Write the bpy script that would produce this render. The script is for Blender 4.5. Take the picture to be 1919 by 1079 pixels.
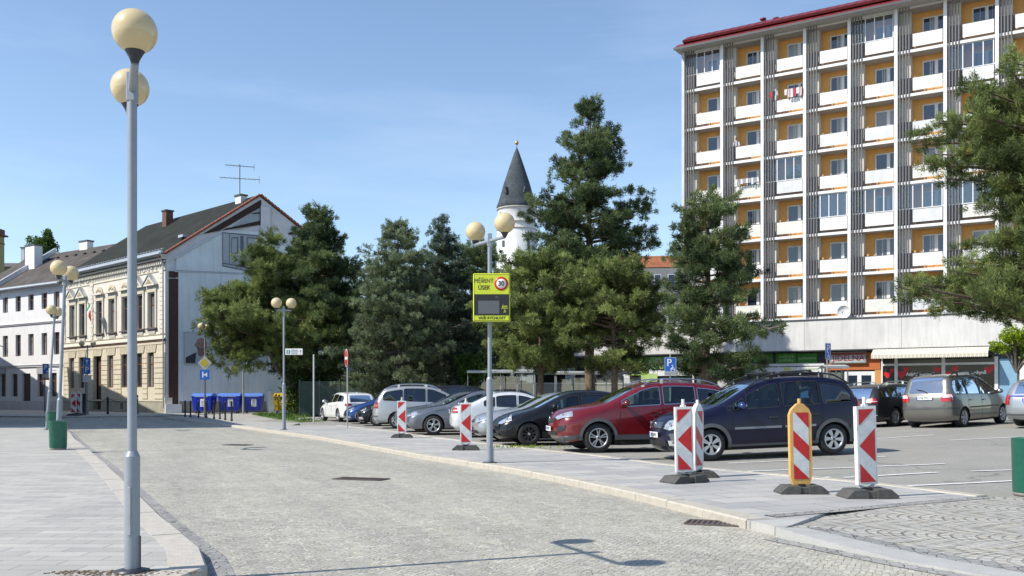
import bpy, bmesh, math, random
import numpy as np
from mathutils import Vector, Matrix
from mathutils.geometry import delaunay_2d_cdt

R = math.radians
rng = random.Random(7)
nrng = np.random.default_rng(11)
for o in list(bpy.data.objects):
    bpy.data.objects.remove(o)
scene = bpy.context.scene
COL = scene.collection

# ------------------------------------------------------------------ camera
F, HY, CX, CAMH = 1750.0, 742.0, 959.5, 1.4
cam_d = bpy.data.cameras.new('camera')
cam = bpy.data.objects.new('camera', cam_d)
COL.objects.link(cam)
cam_d.sensor_width = 36.0
cam_d.lens = 36.0 * F / 1919.0
cam_d.shift_y = (HY - 539.5) / 1919.0
cam_d.clip_start = 0.1
cam_d.clip_end = 3000
cam.location = (0, 0, CAMH)
cam.rotation_euler = (R(90), 0, 0)
scene.camera = cam

# ------------------------------------------------------------------ sky and sun
SUN_EL = R(44.5)
SUN_DIR = Vector((-.93, -.37, 0)).normalized()          # horizontal direction towards the sun
world = bpy.data.worlds.new('World')
scene.world = world
world.use_nodes = True
wn, wl = world.node_tree.nodes, world.node_tree.links
wn.clear()
wo = wn.new('ShaderNodeOutputWorld')
bg = wn.new('ShaderNodeBackground')
sky = wn.new('ShaderNodeTexSky')
sky.sky_type = 'NISHITA'
sky.sun_disc = False
sky.sun_elevation = SUN_EL
sky.sun_rotation = math.atan2(SUN_DIR.x, SUN_DIR.y)
sky.air_density = 1.0
sky.dust_density = 0.3
sky.ozone_density = 1.9
tc = wn.new('ShaderNodeTexCoord')
mp = wn.new('ShaderNodeMapping'); mp.inputs['Scale'].default_value = (1.2, 2.0, 7.0); mp.inputs['Rotation'].default_value = (0, R(14), R(20))
nz = wn.new('ShaderNodeTexNoise'); nz.inputs['Scale'].default_value = 1.6; nz.inputs['Detail'].default_value = 7; nz.inputs['Roughness'].default_value = .6
cr = wn.new('ShaderNodeValToRGB')
cr.color_ramp.elements[0].position = .50; cr.color_ramp.elements[0].color = (0, 0, 0, 1)
cr.color_ramp.elements[1].position = .85; cr.color_ramp.elements[1].color = (.16, .16, .16, 1)
mx = wn.new('ShaderNodeMix'); mx.data_type = 'RGBA'
mx.inputs['B'].default_value = (6.5, 7.2, 8.2, 1)
wl.new(tc.outputs['Generated'], mp.inputs['Vector']); wl.new(mp.outputs['Vector'], nz.inputs['Vector'])
wl.new(nz.outputs['Fac'], cr.inputs['Fac']); wl.new(cr.outputs['Color'], mx.inputs['Factor'])
wl.new(sky.outputs['Color'], mx.inputs['A'])
wl.new(mx.outputs['Result'], bg.inputs['Color'])
bg.inputs['Strength'].default_value = 0.15
wl.new(bg.outputs['Background'], wo.inputs['Surface'])

sun_d = bpy.data.lights.new('sun', 'SUN')
sun_d.energy = 4.6
sun_d.angle = R(0.5)
sun_d.color = (1.0, .945, .84)
sun = bpy.data.objects.new('sun', sun_d)
COL.objects.link(sun)
v = SUN_DIR * math.cos(SUN_EL) + Vector((0, 0, math.sin(SUN_EL)))
sun.rotation_euler = v.to_track_quat('Z', 'Y').to_euler()
sun.location = (-30, -20, 40)

scene.view_settings.view_transform = 'Standard'
scene.view_settings.look = 'None'
scene.view_settings.exposure = 0.38
scene.view_settings.gamma = 1.0
scene.cycles.max_bounces = 6
scene.cycles.transparent_max_bounces = 12
scene.cycles.caustics_reflective = False
scene.cycles.caustics_refractive = False

# ------------------------------------------------------------------ terrain height and point helpers
def gz(x, y):
    """the car park climbs gently towards the right"""
    t = min(1.0, max(0.0, (y - 12.0) / 9.0)); t = t * t * (3 - 2 * t)
    return min(.036 * max(0.0, x - 4.0), .46) * t

def ground_at(px, py, z=0.0):
    h = CAMH - z
    for _ in range(12):
        s = max((py - HY) / h, 1.0)
        x, y = (px - CX) / s, F / s
        h = CAMH - z - gz(x, y)
    return x, y

def at(px, y):
    return (px - CX) * y / F

def zat(py, y):
    return CAMH + (HY - py) * y / F

# ------------------------------------------------------------------ materials
MATS = {}
def mat(name, col, rough=.65, metal=0.0, var=.12, scale=3.0, bump=0.0, bscale=40.0, spec=.5, col2=None, alpha=None, coat=0.0, emit=None, streak=0.0):
    if name in MATS: return MATS[name]
    m = bpy.data.materials.new(name); m.use_nodes = True
    n, l = m.node_tree.nodes, m.node_tree.links
    b = n['Principled BSDF']
    b.inputs['Roughness'].default_value = rough
    b.inputs['Metallic'].default_value = metal
    b.inputs['Specular IOR Level'].default_value = spec
    if coat: b.inputs['Coat Weight'].default_value = coat; b.inputs['Coat Roughness'].default_value = .04
    geo = n.new('ShaderNodeNewGeometry')
    if var > 0 or col2:
        nz = n.new('ShaderNodeTexNoise'); nz.inputs['Scale'].default_value = scale; nz.inputs['Detail'].default_value = 5; nz.inputs['Roughness'].default_value = .65
        l.new(geo.outputs['Position'], nz.inputs['Vector'])
        rp = n.new('ShaderNodeValToRGB')
        rp.color_ramp.elements[0].position = .32; rp.color_ramp.elements[1].position = .68
        c = Vector(col)
        a = c * (1 - var); bb = Vector(col2) if col2 else c * (1 + var * .6)
        rp.color_ramp.elements[0].color = (*[min(1, q) for q in a], 1)
        rp.color_ramp.elements[1].color = (*[min(1, q) for q in bb], 1)
        l.new(nz.outputs['Fac'], rp.inputs['Fac']); colr = rp.outputs['Color']
        if streak:
            mp_ = n.new('ShaderNodeMapping'); mp_.inputs['Scale'].default_value = (1.6, 1.6, .16); l.new(geo.outputs['Position'], mp_.inputs['Vector'])
            ns = n.new('ShaderNodeTexNoise'); ns.inputs['Scale'].default_value = 2.2; ns.inputs['Detail'].default_value = 6; ns.inputs['Roughness'].default_value = .7; l.new(mp_.outputs['Vector'], ns.inputs['Vector'])
            rs_ = ramp(n, [(.30, (1 - streak, 1 - streak, 1 - streak * 1.1)), (.58, (1, 1, 1))]); l.new(ns.outputs['Fac'], rs_.inputs['Fac'])
            colr = mixc(n, l, 1.0, colr, rs_.outputs['Color'], 'MULTIPLY')
        l.new(colr, b.inputs['Base Color'])
    else:
        b.inputs['Base Color'].default_value = (*col, 1)
    if bump > 0:
        n2 = n.new('ShaderNodeTexNoise'); n2.inputs['Scale'].default_value = bscale; n2.inputs['Detail'].default_value = 4
        l.new(geo.outputs['Position'], n2.inputs['Vector'])
        bp = n.new('ShaderNodeBump'); bp.inputs['Strength'].default_value = bump; bp.inputs['Distance'].default_value = .02
        l.new(n2.outputs['Fac'], bp.inputs['Height']); l.new(bp.outputs['Normal'], b.inputs['Normal'])
    if emit:
        b.inputs['Emission Color'].default_value = (*emit, 1); b.inputs['Emission Strength'].default_value = 1
    MATS[name] = m
    return m

def glass_mat(name, tint, refl=.12, clear=.6, rough=.03):
    """thin tinted glazing: partly see-through, partly mirror"""
    if name in MATS: return MATS[name]
    m = bpy.data.materials.new(name); m.use_nodes = True
    n, l = m.node_tree.nodes, m.node_tree.links
    n.clear()
    out = n.new('ShaderNodeOutputMaterial')
    tr = n.new('ShaderNodeBsdfTransparent'); tr.inputs['Color'].default_value = (*[clear * t for t in tint], 1)
    gl = n.new('ShaderNodeBsdfGlossy'); gl.inputs['Roughness'].default_value = rough; gl.inputs['Color'].default_value = (.9, .95, 1, 1)
    lw = n.new('ShaderNodeFresnel'); lw.inputs['IOR'].default_value = 1.5
    ad = n.new('ShaderNodeMath'); ad.operation = 'ADD'; ad.inputs[1].default_value = refl; ad.use_clamp = True
    mixn = n.new('ShaderNodeMixShader')
    l.new(lw.outputs['Fac'], ad.inputs[0]); l.new(ad.outputs['Value'], mixn.inputs['Fac'])
    l.new(tr.outputs['BSDF'], mixn.inputs[1]); l.new(gl.outputs['BSDF'], mixn.inputs[2])
    l.new(mixn.outputs['Shader'], out.inputs['Surface'])
    MATS[name] = m
    return m

def nodes_mat(name):
    m = bpy.data.materials.new(name); m.use_nodes = True
    MATS[name] = m
    return m, m.node_tree.nodes, m.node_tree.links, m.node_tree.nodes['Principled BSDF']

def ramp(n, stops):
    r = n.new('ShaderNodeValToRGB')
    e = r.color_ramp.elements
    e[0].position, e[0].color = stops[0][0], (*stops[0][1], 1)
    e[1].position, e[1].color = stops[-1][0], (*stops[-1][1], 1)
    for p, c in stops[1:-1]:
        q = e.new(p); q.color = (*c, 1)
    return r

def mixc(n, l, fac, a, b, mode='MIX'):
    x = n.new('ShaderNodeMix'); x.data_type = 'RGBA'; x.blend_type = mode
    for sock, val in (('Factor', fac), ('A', a), ('B', b)):
        if hasattr(val, 'links') or hasattr(val, 'is_linked'): l.new(val, x.inputs[sock])
        elif isinstance(val, (int, float)): x.inputs[sock].default_value = val
        else: x.inputs[sock].default_value = (*val, 1)
    return x.outputs['Result']

def setts_mat(name, tones, gap, scale, rot=0.0, warp=0.0, gapw=.06, big=.18, bump=.6):
    m, n, l, b = nodes_mat(name)
    geo = n.new('ShaderNodeNewGeometry')
    mpn = n.new('ShaderNodeMapping'); mpn.inputs['Rotation'].default_value = (0, 0, rot)
    l.new(geo.outputs['Position'], mpn.inputs['Vector'])
    vec = mpn.outputs['Vector']
    if warp:
        sep = n.new('ShaderNodeSeparateXYZ'); l.new(vec, sep.inputs[0])
        a = n.new('ShaderNodeMath'); a.operation = 'DIVIDE'; a.inputs[1].default_value = warp; l.new(sep.outputs['X'], a.inputs[0])
        fr = n.new('ShaderNodeMath'); fr.operation = 'FRACT'; l.new(a.outputs[0], fr.inputs[0])
        pp = n.new('ShaderNodeMath'); pp.operation = 'PINGPONG'; pp.inputs[1].default_value = .5; l.new(fr.outputs[0], pp.inputs[0])
        sq = n.new('ShaderNodeMath'); sq.operation = 'SINE'
        k = n.new('ShaderNodeMath'); k.operation = 'MULTIPLY'; k.inputs[1].default_value = math.pi; l.new(pp.outputs[0], k.inputs[0]); l.new(k.outputs[0], sq.inputs[0])
        k2 = n.new('ShaderNodeMath'); k2.operation = 'MULTIPLY'; k2.inputs[1].default_value = warp * .42; l.new(sq.outputs[0], k2.inputs[0])
        sb = n.new('ShaderNodeMath'); sb.operation = 'SUBTRACT'; l.new(sep.outputs['Y'], sb.inputs[0]); l.new(k2.outputs[0], sb.inputs[1])
        cb = n.new('ShaderNodeCombineXYZ'); l.new(sep.outputs['X'], cb.inputs['X']); l.new(sb.outputs[0], cb.inputs['Y'])
        vec = cb.outputs[0]
    if warp:
        # small stones laid in arcs: rows across the warped direction, each row's joints jittered by noise
        jn = n.new('ShaderNodeTexNoise'); jn.inputs['Scale'].default_value = 5; l.new(geo.outputs['Position'], jn.inputs['Vector'])
        vm = n.new('ShaderNodeVectorMath'); vm.operation = 'MULTIPLY_ADD'; vm.inputs[1].default_value = (.05, .05, 0)
        l.new(jn.outputs['Color'], vm.inputs[0]); l.new(vec, vm.inputs[2]); vec = vm.outputs[0]
        br = n.new('ShaderNodeTexBrick')
        br.inputs['Scale'].default_value = 1.0; br.inputs['Brick Width'].default_value = .125; br.inputs['Row Height'].default_value = .118
        br.inputs['Mortar Size'].default_value = .016; br.inputs['Mortar Smooth'].default_value = .35; br.inputs['Bias'].default_value = 0
        br.inputs['Color1'].default_value = (0, 0, 0, 1); br.inputs['Color2'].default_value = (1, 1, 1, 1); br.inputs['Mortar'].default_value = (.5, .5, .5, 1)
        l.new(vec, br.inputs['Vector'])
        cell = br.outputs['Color']; edge = br.outputs['Fac']
    else:
        vo = n.new('ShaderNodeTexVoronoi'); vo.inputs['Scale'].default_value = scale; vo.inputs['Randomness'].default_value = .62
        ve = n.new('ShaderNodeTexVoronoi'); ve.feature = 'DISTANCE_TO_EDGE'; ve.inputs['Scale'].default_value = scale; ve.inputs['Randomness'].default_value = .62
        l.new(vec, vo.inputs['Vector']); l.new(vec, ve.inputs['Vector'])
        cell = vo.outputs['Color']
        er = n.new('ShaderNodeMapRange'); er.inputs['From Min'].default_value = 0; er.inputs['From Max'].default_value = gapw; er.inputs['To Min'].default_value = 1; er.inputs['To Max'].default_value = 0
        l.new(ve.outputs['Distance'], er.inputs['Value']); edge = er.outputs['Result']
    bw = n.new('ShaderNodeSeparateColor'); l.new(cell, bw.inputs[0])
    rp = ramp(n, [(i / (len(tones) - 1), t) for i, t in enumerate(tones)])
    l.new(bw.outputs[0], rp.inputs['Fac'])
    # large worn and dusty patches
    n1 = n.new('ShaderNodeTexNoise'); n1.inputs['Scale'].default_value = .55; n1.inputs['Detail'].default_value = 9; n1.inputs['Roughness'].default_value = .78
    l.new(geo.outputs['Position'], n1.inputs['Vector'])
    r1 = ramp(n, [(.3, (1 - big,) * 3), (.7, (1 + big * .4,) * 3)]); l.new(n1.outputs['Fac'], r1.inputs['Fac'])
    c = mixc(n, l, 1.0, rp.outputs['Color'], r1.outputs['Color'], 'MULTIPLY')
    n2 = n.new('ShaderNodeTexNoise'); n2.inputs['Scale'].default_value = 30; n2.inputs['Detail'].default_value = 3
    l.new(geo.outputs['Position'], n2.inputs['Vector'])
    r2 = ramp(n, [(.3, (.8,) * 3), (.7, (1.1,) * 3)]); l.new(n2.outputs['Fac'], r2.inputs['Fac'])
    c = mixc(n, l, 1.0, c, r2.outputs['Color'], 'MULTIPLY')
    # wear in long bands along the line of traffic, and oil-dark blots
    if not warp:
        mt = n.new('ShaderNodeMapping'); mt.inputs['Rotation'].default_value = (0, 0, R(65.5)); l.new(geo.outputs['Position'], mt.inputs['Vector'])
        mt2 = n.new('ShaderNodeMapping'); mt2.inputs['Scale'].default_value = (.07, 1.0, 1.0); l.new(mt.outputs['Vector'], mt2.inputs['Vector'])
        n4 = n.new('ShaderNodeTexNoise'); n4.inputs['Scale'].default_value = 1.1; n4.inputs['Detail'].default_value = 5; n4.inputs['Roughness'].default_value = .7; l.new(mt2.outputs['Vector'], n4.inputs['Vector'])
        r4 = ramp(n, [(.34, (.83, .83, .84)), (.62, (1.06, 1.05, 1.03))]); l.new(n4.outputs['Fac'], r4.inputs['Fac'])
        c = mixc(n, l, 1.0, c, r4.outputs['Color'], 'MULTIPLY')
        n5 = n.new('ShaderNodeTexNoise'); n5.inputs['Scale'].default_value = 2.3; n5.inputs['Detail'].default_value = 6; n5.inputs['Roughness'].default_value = .75; l.new(geo.outputs['Position'], n5.inputs['Vector'])
        r5 = ramp(n, [(.27, (.62, .61, .60)), (.38, (1, 1, 1))]); l.new(n5.outputs['Fac'], r5.inputs['Fac'])
        c = mixc(n, l, 1.0, c, r5.outputs['Color'], 'MULTIPLY')
    # gaps: open dark here, filled with sand there
    n3 = n.new('ShaderNodeTexNoise'); n3.inputs['Scale'].default_value = 5.5; n3.inputs['Detail'].default_value = 6
    l.new(geo.outputs['Position'], n3.inputs['Vector'])
    r3 = ramp(n, [(.46, gap), (.56, tuple(.75 * t for t in tones[1]))]); l.new(n3.outputs['Fac'], r3.inputs['Fac'])
    c = mixc(n, l, edge, c, r3.outputs['Color'])
    l.new(c, b.inputs['Base Color'])
    b.inputs['Roughness'].default_value = .8
    sub = n.new('ShaderNodeMath'); sub.operation = 'SUBTRACT'; sub.inputs[0].default_value = 1.0; l.new(edge, sub.inputs[1])
    ad = n.new('ShaderNodeMath'); ad.operation = 'MULTIPLY_ADD'; ad.inputs[1].default_value = .35; l.new(bw.outputs[1], ad.inputs[0]); l.new(sub.outputs[0], ad.inputs[2])
    bp = n.new('ShaderNodeBump'); bp.inputs['Strength'].default_value = bump; bp.inputs['Distance'].default_value = .022
    l.new(ad.outputs[0], bp.inputs['Height']); l.new(bp.outputs['Normal'], b.inputs['Normal'])
    return m

def slabs_mat(name, c1, c2, mortar, bwid, bh, rot=0.0, ms=.008):
    m, n, l, b = nodes_mat(name)
    geo = n.new('ShaderNodeNewGeometry')
    mpn = n.new('ShaderNodeMapping'); mpn.inputs['Rotation'].default_value = (0, 0, rot)
    l.new(geo.outputs['Position'], mpn.inputs['Vector'])
    br = n.new('ShaderNodeTexBrick'); l.new(mpn.outputs['Vector'], br.inputs['Vector'])
    br.inputs['Scale'].default_value = 1.0; br.inputs['Brick Width'].default_value = bwid; br.inputs['Row Height'].default_value = bh
    br.inputs['Mortar Size'].default_value = ms; br.inputs['Mortar Smooth'].default_value = .3
    br.inputs['Color1'].default_value = (*c1, 1); br.inputs['Color2'].default_value = (*c2, 1); br.inputs['Mortar'].default_value = (*mortar, 1)
    n1 = n.new('ShaderNodeTexNoise'); n1.inputs['Scale'].default_value = .9; n1.inputs['Detail'].default_value = 7; n1.inputs['Roughness'].default_value = .7
    l.new(geo.outputs['Position'], n1.inputs['Vector'])
    r1 = ramp(n, [(.3, (.84, .84, .85)), (.7, (1.06, 1.05, 1.03))]); l.new(n1.outputs['Fac'], r1.inputs['Fac'])
    c = mixc(n, l, 1.0, br.outputs['Color'], r1.outputs['Color'], 'MULTIPLY')
    n2 = n.new('ShaderNodeTexNoise'); n2.inputs['Scale'].default_value = 60; n2.inputs['Detail'].default_value = 3
    l.new(geo.outputs['Position'], n2.inputs['Vector'])
    r2 = ramp(n, [(.3, (.88,) * 3), (.7, (1.08,) * 3)]); l.new(n2.outputs['Fac'], r2.inputs['Fac'])
    c = mixc(n, l, 1.0, c, r2.outputs['Color'], 'MULTIPLY')
    n5 = n.new('ShaderNodeTexNoise'); n5.inputs['Scale'].default_value = 3.1; n5.inputs['Detail'].default_value = 7; n5.inputs['Roughness'].default_value = .75; l.new(geo.outputs['Position'], n5.inputs['Vector'])
    r5 = ramp(n, [(.28, (.70, .68, .65)), (.40, (1, 1, 1))]); l.new(n5.outputs['Fac'], r5.inputs['Fac'])
    c = mixc(n, l, 1.0, c, r5.outputs['Color'], 'MULTIPLY')
    l.new(c, b.inputs['Base Color']); b.inputs['Roughness'].default_value = .78
    bp = n.new('ShaderNodeBump'); bp.inputs['Strength'].default_value = .4; bp.inputs['Distance'].default_value = .008; bp.invert = True
    l.new(br.outputs['Fac'], bp.inputs['Height']); l.new(bp.outputs['Normal'], b.inputs['Normal'])
    return m

def asphalt_mat(name, base, patch):
    m, n, l, b = nodes_mat(name)
    geo = n.new('ShaderNodeNewGeometry')
    n1 = n.new('ShaderNodeTexNoise'); n1.inputs['Scale'].default_value = .25; n1.inputs['Detail'].default_value = 8; n1.inputs['Roughness'].default_value = .7
    l.new(geo.outputs['Position'], n1.inputs['Vector'])
    r1 = ramp(n, [(.33, patch), (.66, base)]); l.new(n1.outputs['Fac'], r1.inputs['Fac'])
    n2 = n.new('ShaderNodeTexNoise'); n2.inputs['Scale'].default_value = 45; n2.inputs['Detail'].default_value = 5
    l.new(geo.outputs['Position'], n2.inputs['Vector'])
    r2 = ramp(n, [(.35, (.74,) * 3), (.65, (1.14,) * 3)]); l.new(n2.outputs['Fac'], r2.inputs['Fac'])
    c = mixc(n, l, 1.0, r1.outputs['Color'], r2.outputs['Color'], 'MULTIPLY')
    vo = n.new('ShaderNodeTexVoronoi'); vo.feature = 'DISTANCE_TO_EDGE'; vo.inputs['Scale'].default_value = .16
    wv = n.new('ShaderNodeTexNoise'); wv.inputs['Scale'].default_value = 1.2; wv.inputs['Detail'].default_value = 5; l.new(geo.outputs['Position'], wv.inputs['Vector'])
    vm = n.new('ShaderNodeVectorMath'); vm.operation = 'MULTIPLY_ADD'; vm.inputs[1].default_value = (1.6, 1.6, 0); l.new(wv.outputs['Color'], vm.inputs[0]); l.new(geo.outputs['Position'], vm.inputs[2])
    l.new(vm.outputs[0], vo.inputs['Vector'])
    ck = n.new('ShaderNodeMapRange'); ck.inputs['From Max'].default_value = .006; ck.inputs['To Min'].default_value = .55; ck.inputs['To Max'].default_value = 0
    l.new(vo.outputs['Distance'], ck.inputs['Value'])
    c = mixc(n, l, ck.outputs['Result'], c, tuple(.35 * t for t in patch))
    l.new(c, b.inputs['Base Color']); b.inputs['Roughness'].default_value = .85
    bp = n.new('ShaderNodeBump'); bp.inputs['Strength'].default_value = .3; bp.inputs['Distance'].default_value = .006
    l.new(n2.outputs['Fac'], bp.inputs['Height']); l.new(bp.outputs['Normal'], b.inputs['Normal'])
    return m

def roof_mat(name, base, row, col=None, dark=.6, axis='z'):
    """courses of tile or slate by height, staggered along the eave"""
    m, n, l, b = nodes_mat(name)
    tcn = n.new('ShaderNodeTexCoord')
    sep = n.new('ShaderNodeSeparateXYZ'); l.new(tcn.outputs['Object'], sep.inputs[0])
    cb = n.new('ShaderNodeCombineXYZ'); l.new(sep.outputs['X'], cb.inputs['X']); l.new(sep.outputs['Z'], cb.inputs['Y'])
    br = n.new('ShaderNodeTexBrick'); l.new(cb.outputs[0], br.inputs['Vector'])
    br.inputs['Scale'].default_value = 1; br.inputs['Brick Width'].default_value = row * 1.1; br.inputs['Row Height'].default_value = row
    br.inputs['Mortar Size'].default_value = row * .09; br.inputs['Mortar Smooth'].default_value = .6
    br.inputs['Color1'].default_value = (*base, 1); br.inputs['Color2'].default_value = (*(tuple(q * .72 for q in base)), 1); br.inputs['Mortar'].default_value = (*(tuple(q * dark for q in base)), 1)
    n1 = n.new('ShaderNodeTexNoise'); n1.inputs['Scale'].default_value = .5; n1.inputs['Detail'].default_value = 6
    l.new(tcn.outputs['Object'], n1.inputs['Vector'])
    r1 = ramp(n, [(.3, (.78,) * 3), (.7, (1.12,) * 3)]); l.new(n1.outputs['Fac'], r1.inputs['Fac'])
    c = mixc(n, l, 1.0, br.outputs['Color'], r1.outputs['Color'], 'MULTIPLY')
    l.new(c, b.inputs['Base Color']); b.inputs['Roughness'].default_value = .9; b.inputs['Specular IOR Level'].default_value = .15
    bp = n.new('ShaderNodeBump'); bp.inputs['Strength'].default_value = .5; bp.inputs['Distance'].default_value = .03; bp.invert = True
    l.new(br.outputs['Fac'], bp.inputs['Height']); l.new(bp.outputs['Normal'], b.inputs['Normal'])
    return m

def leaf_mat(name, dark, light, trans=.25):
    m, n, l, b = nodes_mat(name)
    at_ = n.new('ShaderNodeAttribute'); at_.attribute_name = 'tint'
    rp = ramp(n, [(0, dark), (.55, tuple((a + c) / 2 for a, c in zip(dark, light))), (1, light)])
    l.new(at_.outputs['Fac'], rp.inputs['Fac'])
    l.new(rp.outputs['Color'], b.inputs['Base Color'])
    b.inputs['Roughness'].default_value = .6; b.inputs['Specular IOR Level'].default_value = .25
    tr = n.new('ShaderNodeBsdfTranslucent'); l.new(rp.outputs['Color'], tr.inputs['Color'])
    mixn = n.new('ShaderNodeMixShader'); mixn.inputs['Fac'].default_value = trans
    out = n['Material Output']
    l.new(b.outputs['BSDF'], mixn.inputs[1]); l.new(tr.outputs['BSDF'], mixn.inputs[2]); l.new(mixn.outputs['Shader'], out.inputs['Surface'])
    return m

# ------------------------------------------------------------------ mesh building
class MB:
    """collects shapes, then links them as ONE mesh object"""
    def __init__(s): s.v, s.f, s.m, s.sm, s.mats, s.M = [], [], [], [], [], None
    def mi(s, m):
        if m not in s.mats: s.mats.append(m)
        return s.mats.index(m)
    def add(s, vs, fs, m, smooth=False):
        b = len(s.v)
        if s.M is not None: vs = [s.M @ Vector(p) for p in vs]
        s.v += [tuple(p) for p in vs]
        k = s.mi(m)
        for f in fs:
            s.f.append([i + b for i in f]); s.m.append(k); s.sm.append(smooth)
    def box(s, x0, x1, y0, y1, z0, z1, m, ch=0.0):
        if ch <= 0:
            vs = [(x, y, z) for z in (z0, z1) for x, y in ((x0, y0), (x1, y0), (x1, y1), (x0, y1))]
            s.add(vs, [(3, 2, 1, 0), (4, 5, 6, 7), (0, 1, 5, 4), (1, 2, 6, 5), (2, 3, 7, 6), (3, 0, 4, 7)], m)
        else:
            c = min(ch, (x1 - x0) * .45, (y1 - y0) * .45, (z1 - z0) * .45)
            def ring(i, z): return [(x0 + i, y0 + c, z), (x0 + c, y0 + i, z), (x1 - c, y0 + i, z), (x1 - i, y0 + c, z), (x1 - i, y1 - c, z), (x1 - c, y1 - i, z), (x0 + c, y1 - i, z), (x0 + i, y1 - c, z)]
            rs = [ring(c, z0)] + [ring(0, z0 + c), ring(0, z1 - c)] + [ring(c, z1)]
            # inner rings for the top and bottom caps
            vs = [p for r in rs for p in r]
            fs = [tuple(reversed(range(8))), tuple(range(24, 32))]
            for k in range(3):
                for i in range(8):
                    j = (i + 1) % 8
                    fs.append((k * 8 + i, k * 8 + j, k * 8 + 8 + j, k * 8 + 8 + i))
            s.add(vs, fs, m)
    def quad(s, a, b, c, d, m): s.add([a, b, c, d], [(0, 1, 2, 3)], m)
    def poly(s, pts, m): s.add(pts, [tuple(range(len(pts)))], m)
    def prism(s, pts, axis, a, b, m, smooth=False):
        """extrude a 2-D outline: axis 'x' takes (y,z), 'y' takes (x,z), 'z' takes (x,y)"""
        def P(p, t):
            if axis == 'x': return (t, p[0], p[1])
            if axis == 'y': return (p[0], t, p[1])
            return (p[0], p[1], t)
        n = len(pts)
        vs = [P(p, a) for p in pts] + [P(p, b) for p in pts]
        fs = [(i, (i + 1) % n, n + (i + 1) % n, n + i) for i in range(n)]
        s.add(vs, fs, m, smooth)
        s.add(vs, [tuple(reversed(range(n))), tuple(range(n, 2 * n))], m)
    def tube(s, pts, rad, m, n=8, caps=True):
        pts = [Vector(p) for p in pts]
        rs = rad if isinstance(rad, (list, tuple)) else [rad] * len(pts)
        vs, up = [], None
        for i, p in enumerate(pts):
            d = (pts[min(i + 1, len(pts) - 1)] - pts[max(i - 1, 0)]).normalized()
            if up is None:
                up = Vector((0, 0, 1)) if abs(d.z) < .9 else Vector((1, 0, 0))
            a = d.cross(up)
            if a.length < 1e-5: a = d.cross(Vector((0, 1, 0)))
            a.normalize(); b = a.cross(d).normalized(); up = b
            for k in range(n):
                t = 2 * math.pi * k / n
                vs.append(p + (a * math.cos(t) + b * math.sin(t)) * rs[i])
        fs = []
        for i in range(len(pts) - 1):
            for k in range(n):
                j = (k + 1) % n
                fs.append((i * n + k, i * n + j, (i + 1) * n + j, (i + 1) * n + k))
        s.add(vs, fs, m, True)
        if caps:
            L = (len(pts) - 1) * n
            s.add(vs[:n], [tuple(range(n))], m); s.add(vs[L:], [tuple(reversed(range(n)))], m)
    def lathe(s, prof, m, n=24, c=(0, 0, 0), axis='z', smooth=True):
        vs, fs = [], []
        for r, h in prof:
            for k in range(n):
                t = 2 * math.pi * k / n
                if axis == 'z': vs.append((c[0] + r * math.cos(t), c[1] + r * math.sin(t), c[2] + h))
                elif axis == 'y': vs.append((c[0] + r * math.cos(t), c[1] + h, c[2] + r * math.sin(t)))
                else: vs.append((c[0] + h, c[1] + r * math.cos(t), c[2] + r * math.sin(t)))
        for i in range(len(prof) - 1):
            for k in range(n):
                j = (k + 1) % n
                fs.append((i * n + k, i * n + j, (i + 1) * n + j, (i + 1) * n + k))
        s.add(vs, fs, m, smooth)
    def ball(s, c, r, m, n=24, k=14, sc=(1, 1, 1)):
        vs, fs = [], []
        for i in range(k + 1):
            a = math.pi * i / k
            for j in range(n):
                t = 2 * math.pi * j / n
                vs.append((c[0] + r * sc[0] * math.sin(a) * math.cos(t), c[1] + r * sc[1] * math.sin(a) * math.sin(t), c[2] + r * sc[2] * math.cos(a)))
        for i in range(k):
            for j in range(n):
                q = (j + 1) % n
                fs.append((i * n + j, (i + 1) * n + j, (i + 1) * n + q, i * n + q))
        s.add(vs, fs, m, True)
    def build(s, name, parent=None):
        me = bpy.data.meshes.new(name)
        me.from_pydata(s.v, [], s.f)
        for m in s.mats: me.materials.append(m)
        me.polygons.foreach_set('material_index', s.m)
        me.polygons.foreach_set('use_smooth', s.sm)
        me.update()
        o = bpy.data.objects.new(name, me); COL.objects.link(o)
        if parent: o.parent = parent
        return o

def np_mesh(name, verts, k, m, parent=None, tint=None, smooth=False):
    """verts (N*k,3): N polygons of k corners each, one mesh object"""
    n = len(verts) // k
    me = bpy.data.meshes.new(name)
    me.vertices.add(n * k); me.vertices.foreach_set('co', np.asarray(verts, dtype=np.float32).ravel())
    me.loops.add(n * k); me.loops.foreach_set('vertex_index', np.arange(n * k, dtype=np.int32))
    me.polygons.add(n); me.polygons.foreach_set('loop_start', np.arange(0, n * k, k, dtype=np.int32))
    me.polygons.foreach_set('loop_total', np.full(n, k, dtype=np.int32))
    me.update(calc_edges=True)
    me.materials.append(m)
    if tint is not None:
        a = me.attributes.new('tint', 'FLOAT', 'POINT'); a.data.foreach_set('value', np.repeat(tint, k).astype(np.float32))
    o = bpy.data.objects.new(name, me); COL.objects.link(o)
    if parent: o.parent = parent
    return o

def thing(name, label, cat, loc=(0, 0, 0), rz=0.0, group=None):
    o = bpy.data.objects.new(name, None); COL.objects.link(o)
    o.empty_display_size = .3
    o.location = loc; o.rotation_euler = (0, 0, rz)
    o['label'] = label; o['category'] = cat
    if group: o['group'] = group
    return o

def tag(o, label, cat, group=None, kind=None):
    o['label'] = label; o['category'] = cat
    if group: o['group'] = group
    if kind: o['kind'] = kind
    return o

def struct(o):
    o['kind'] = 'structure'; return o

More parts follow.
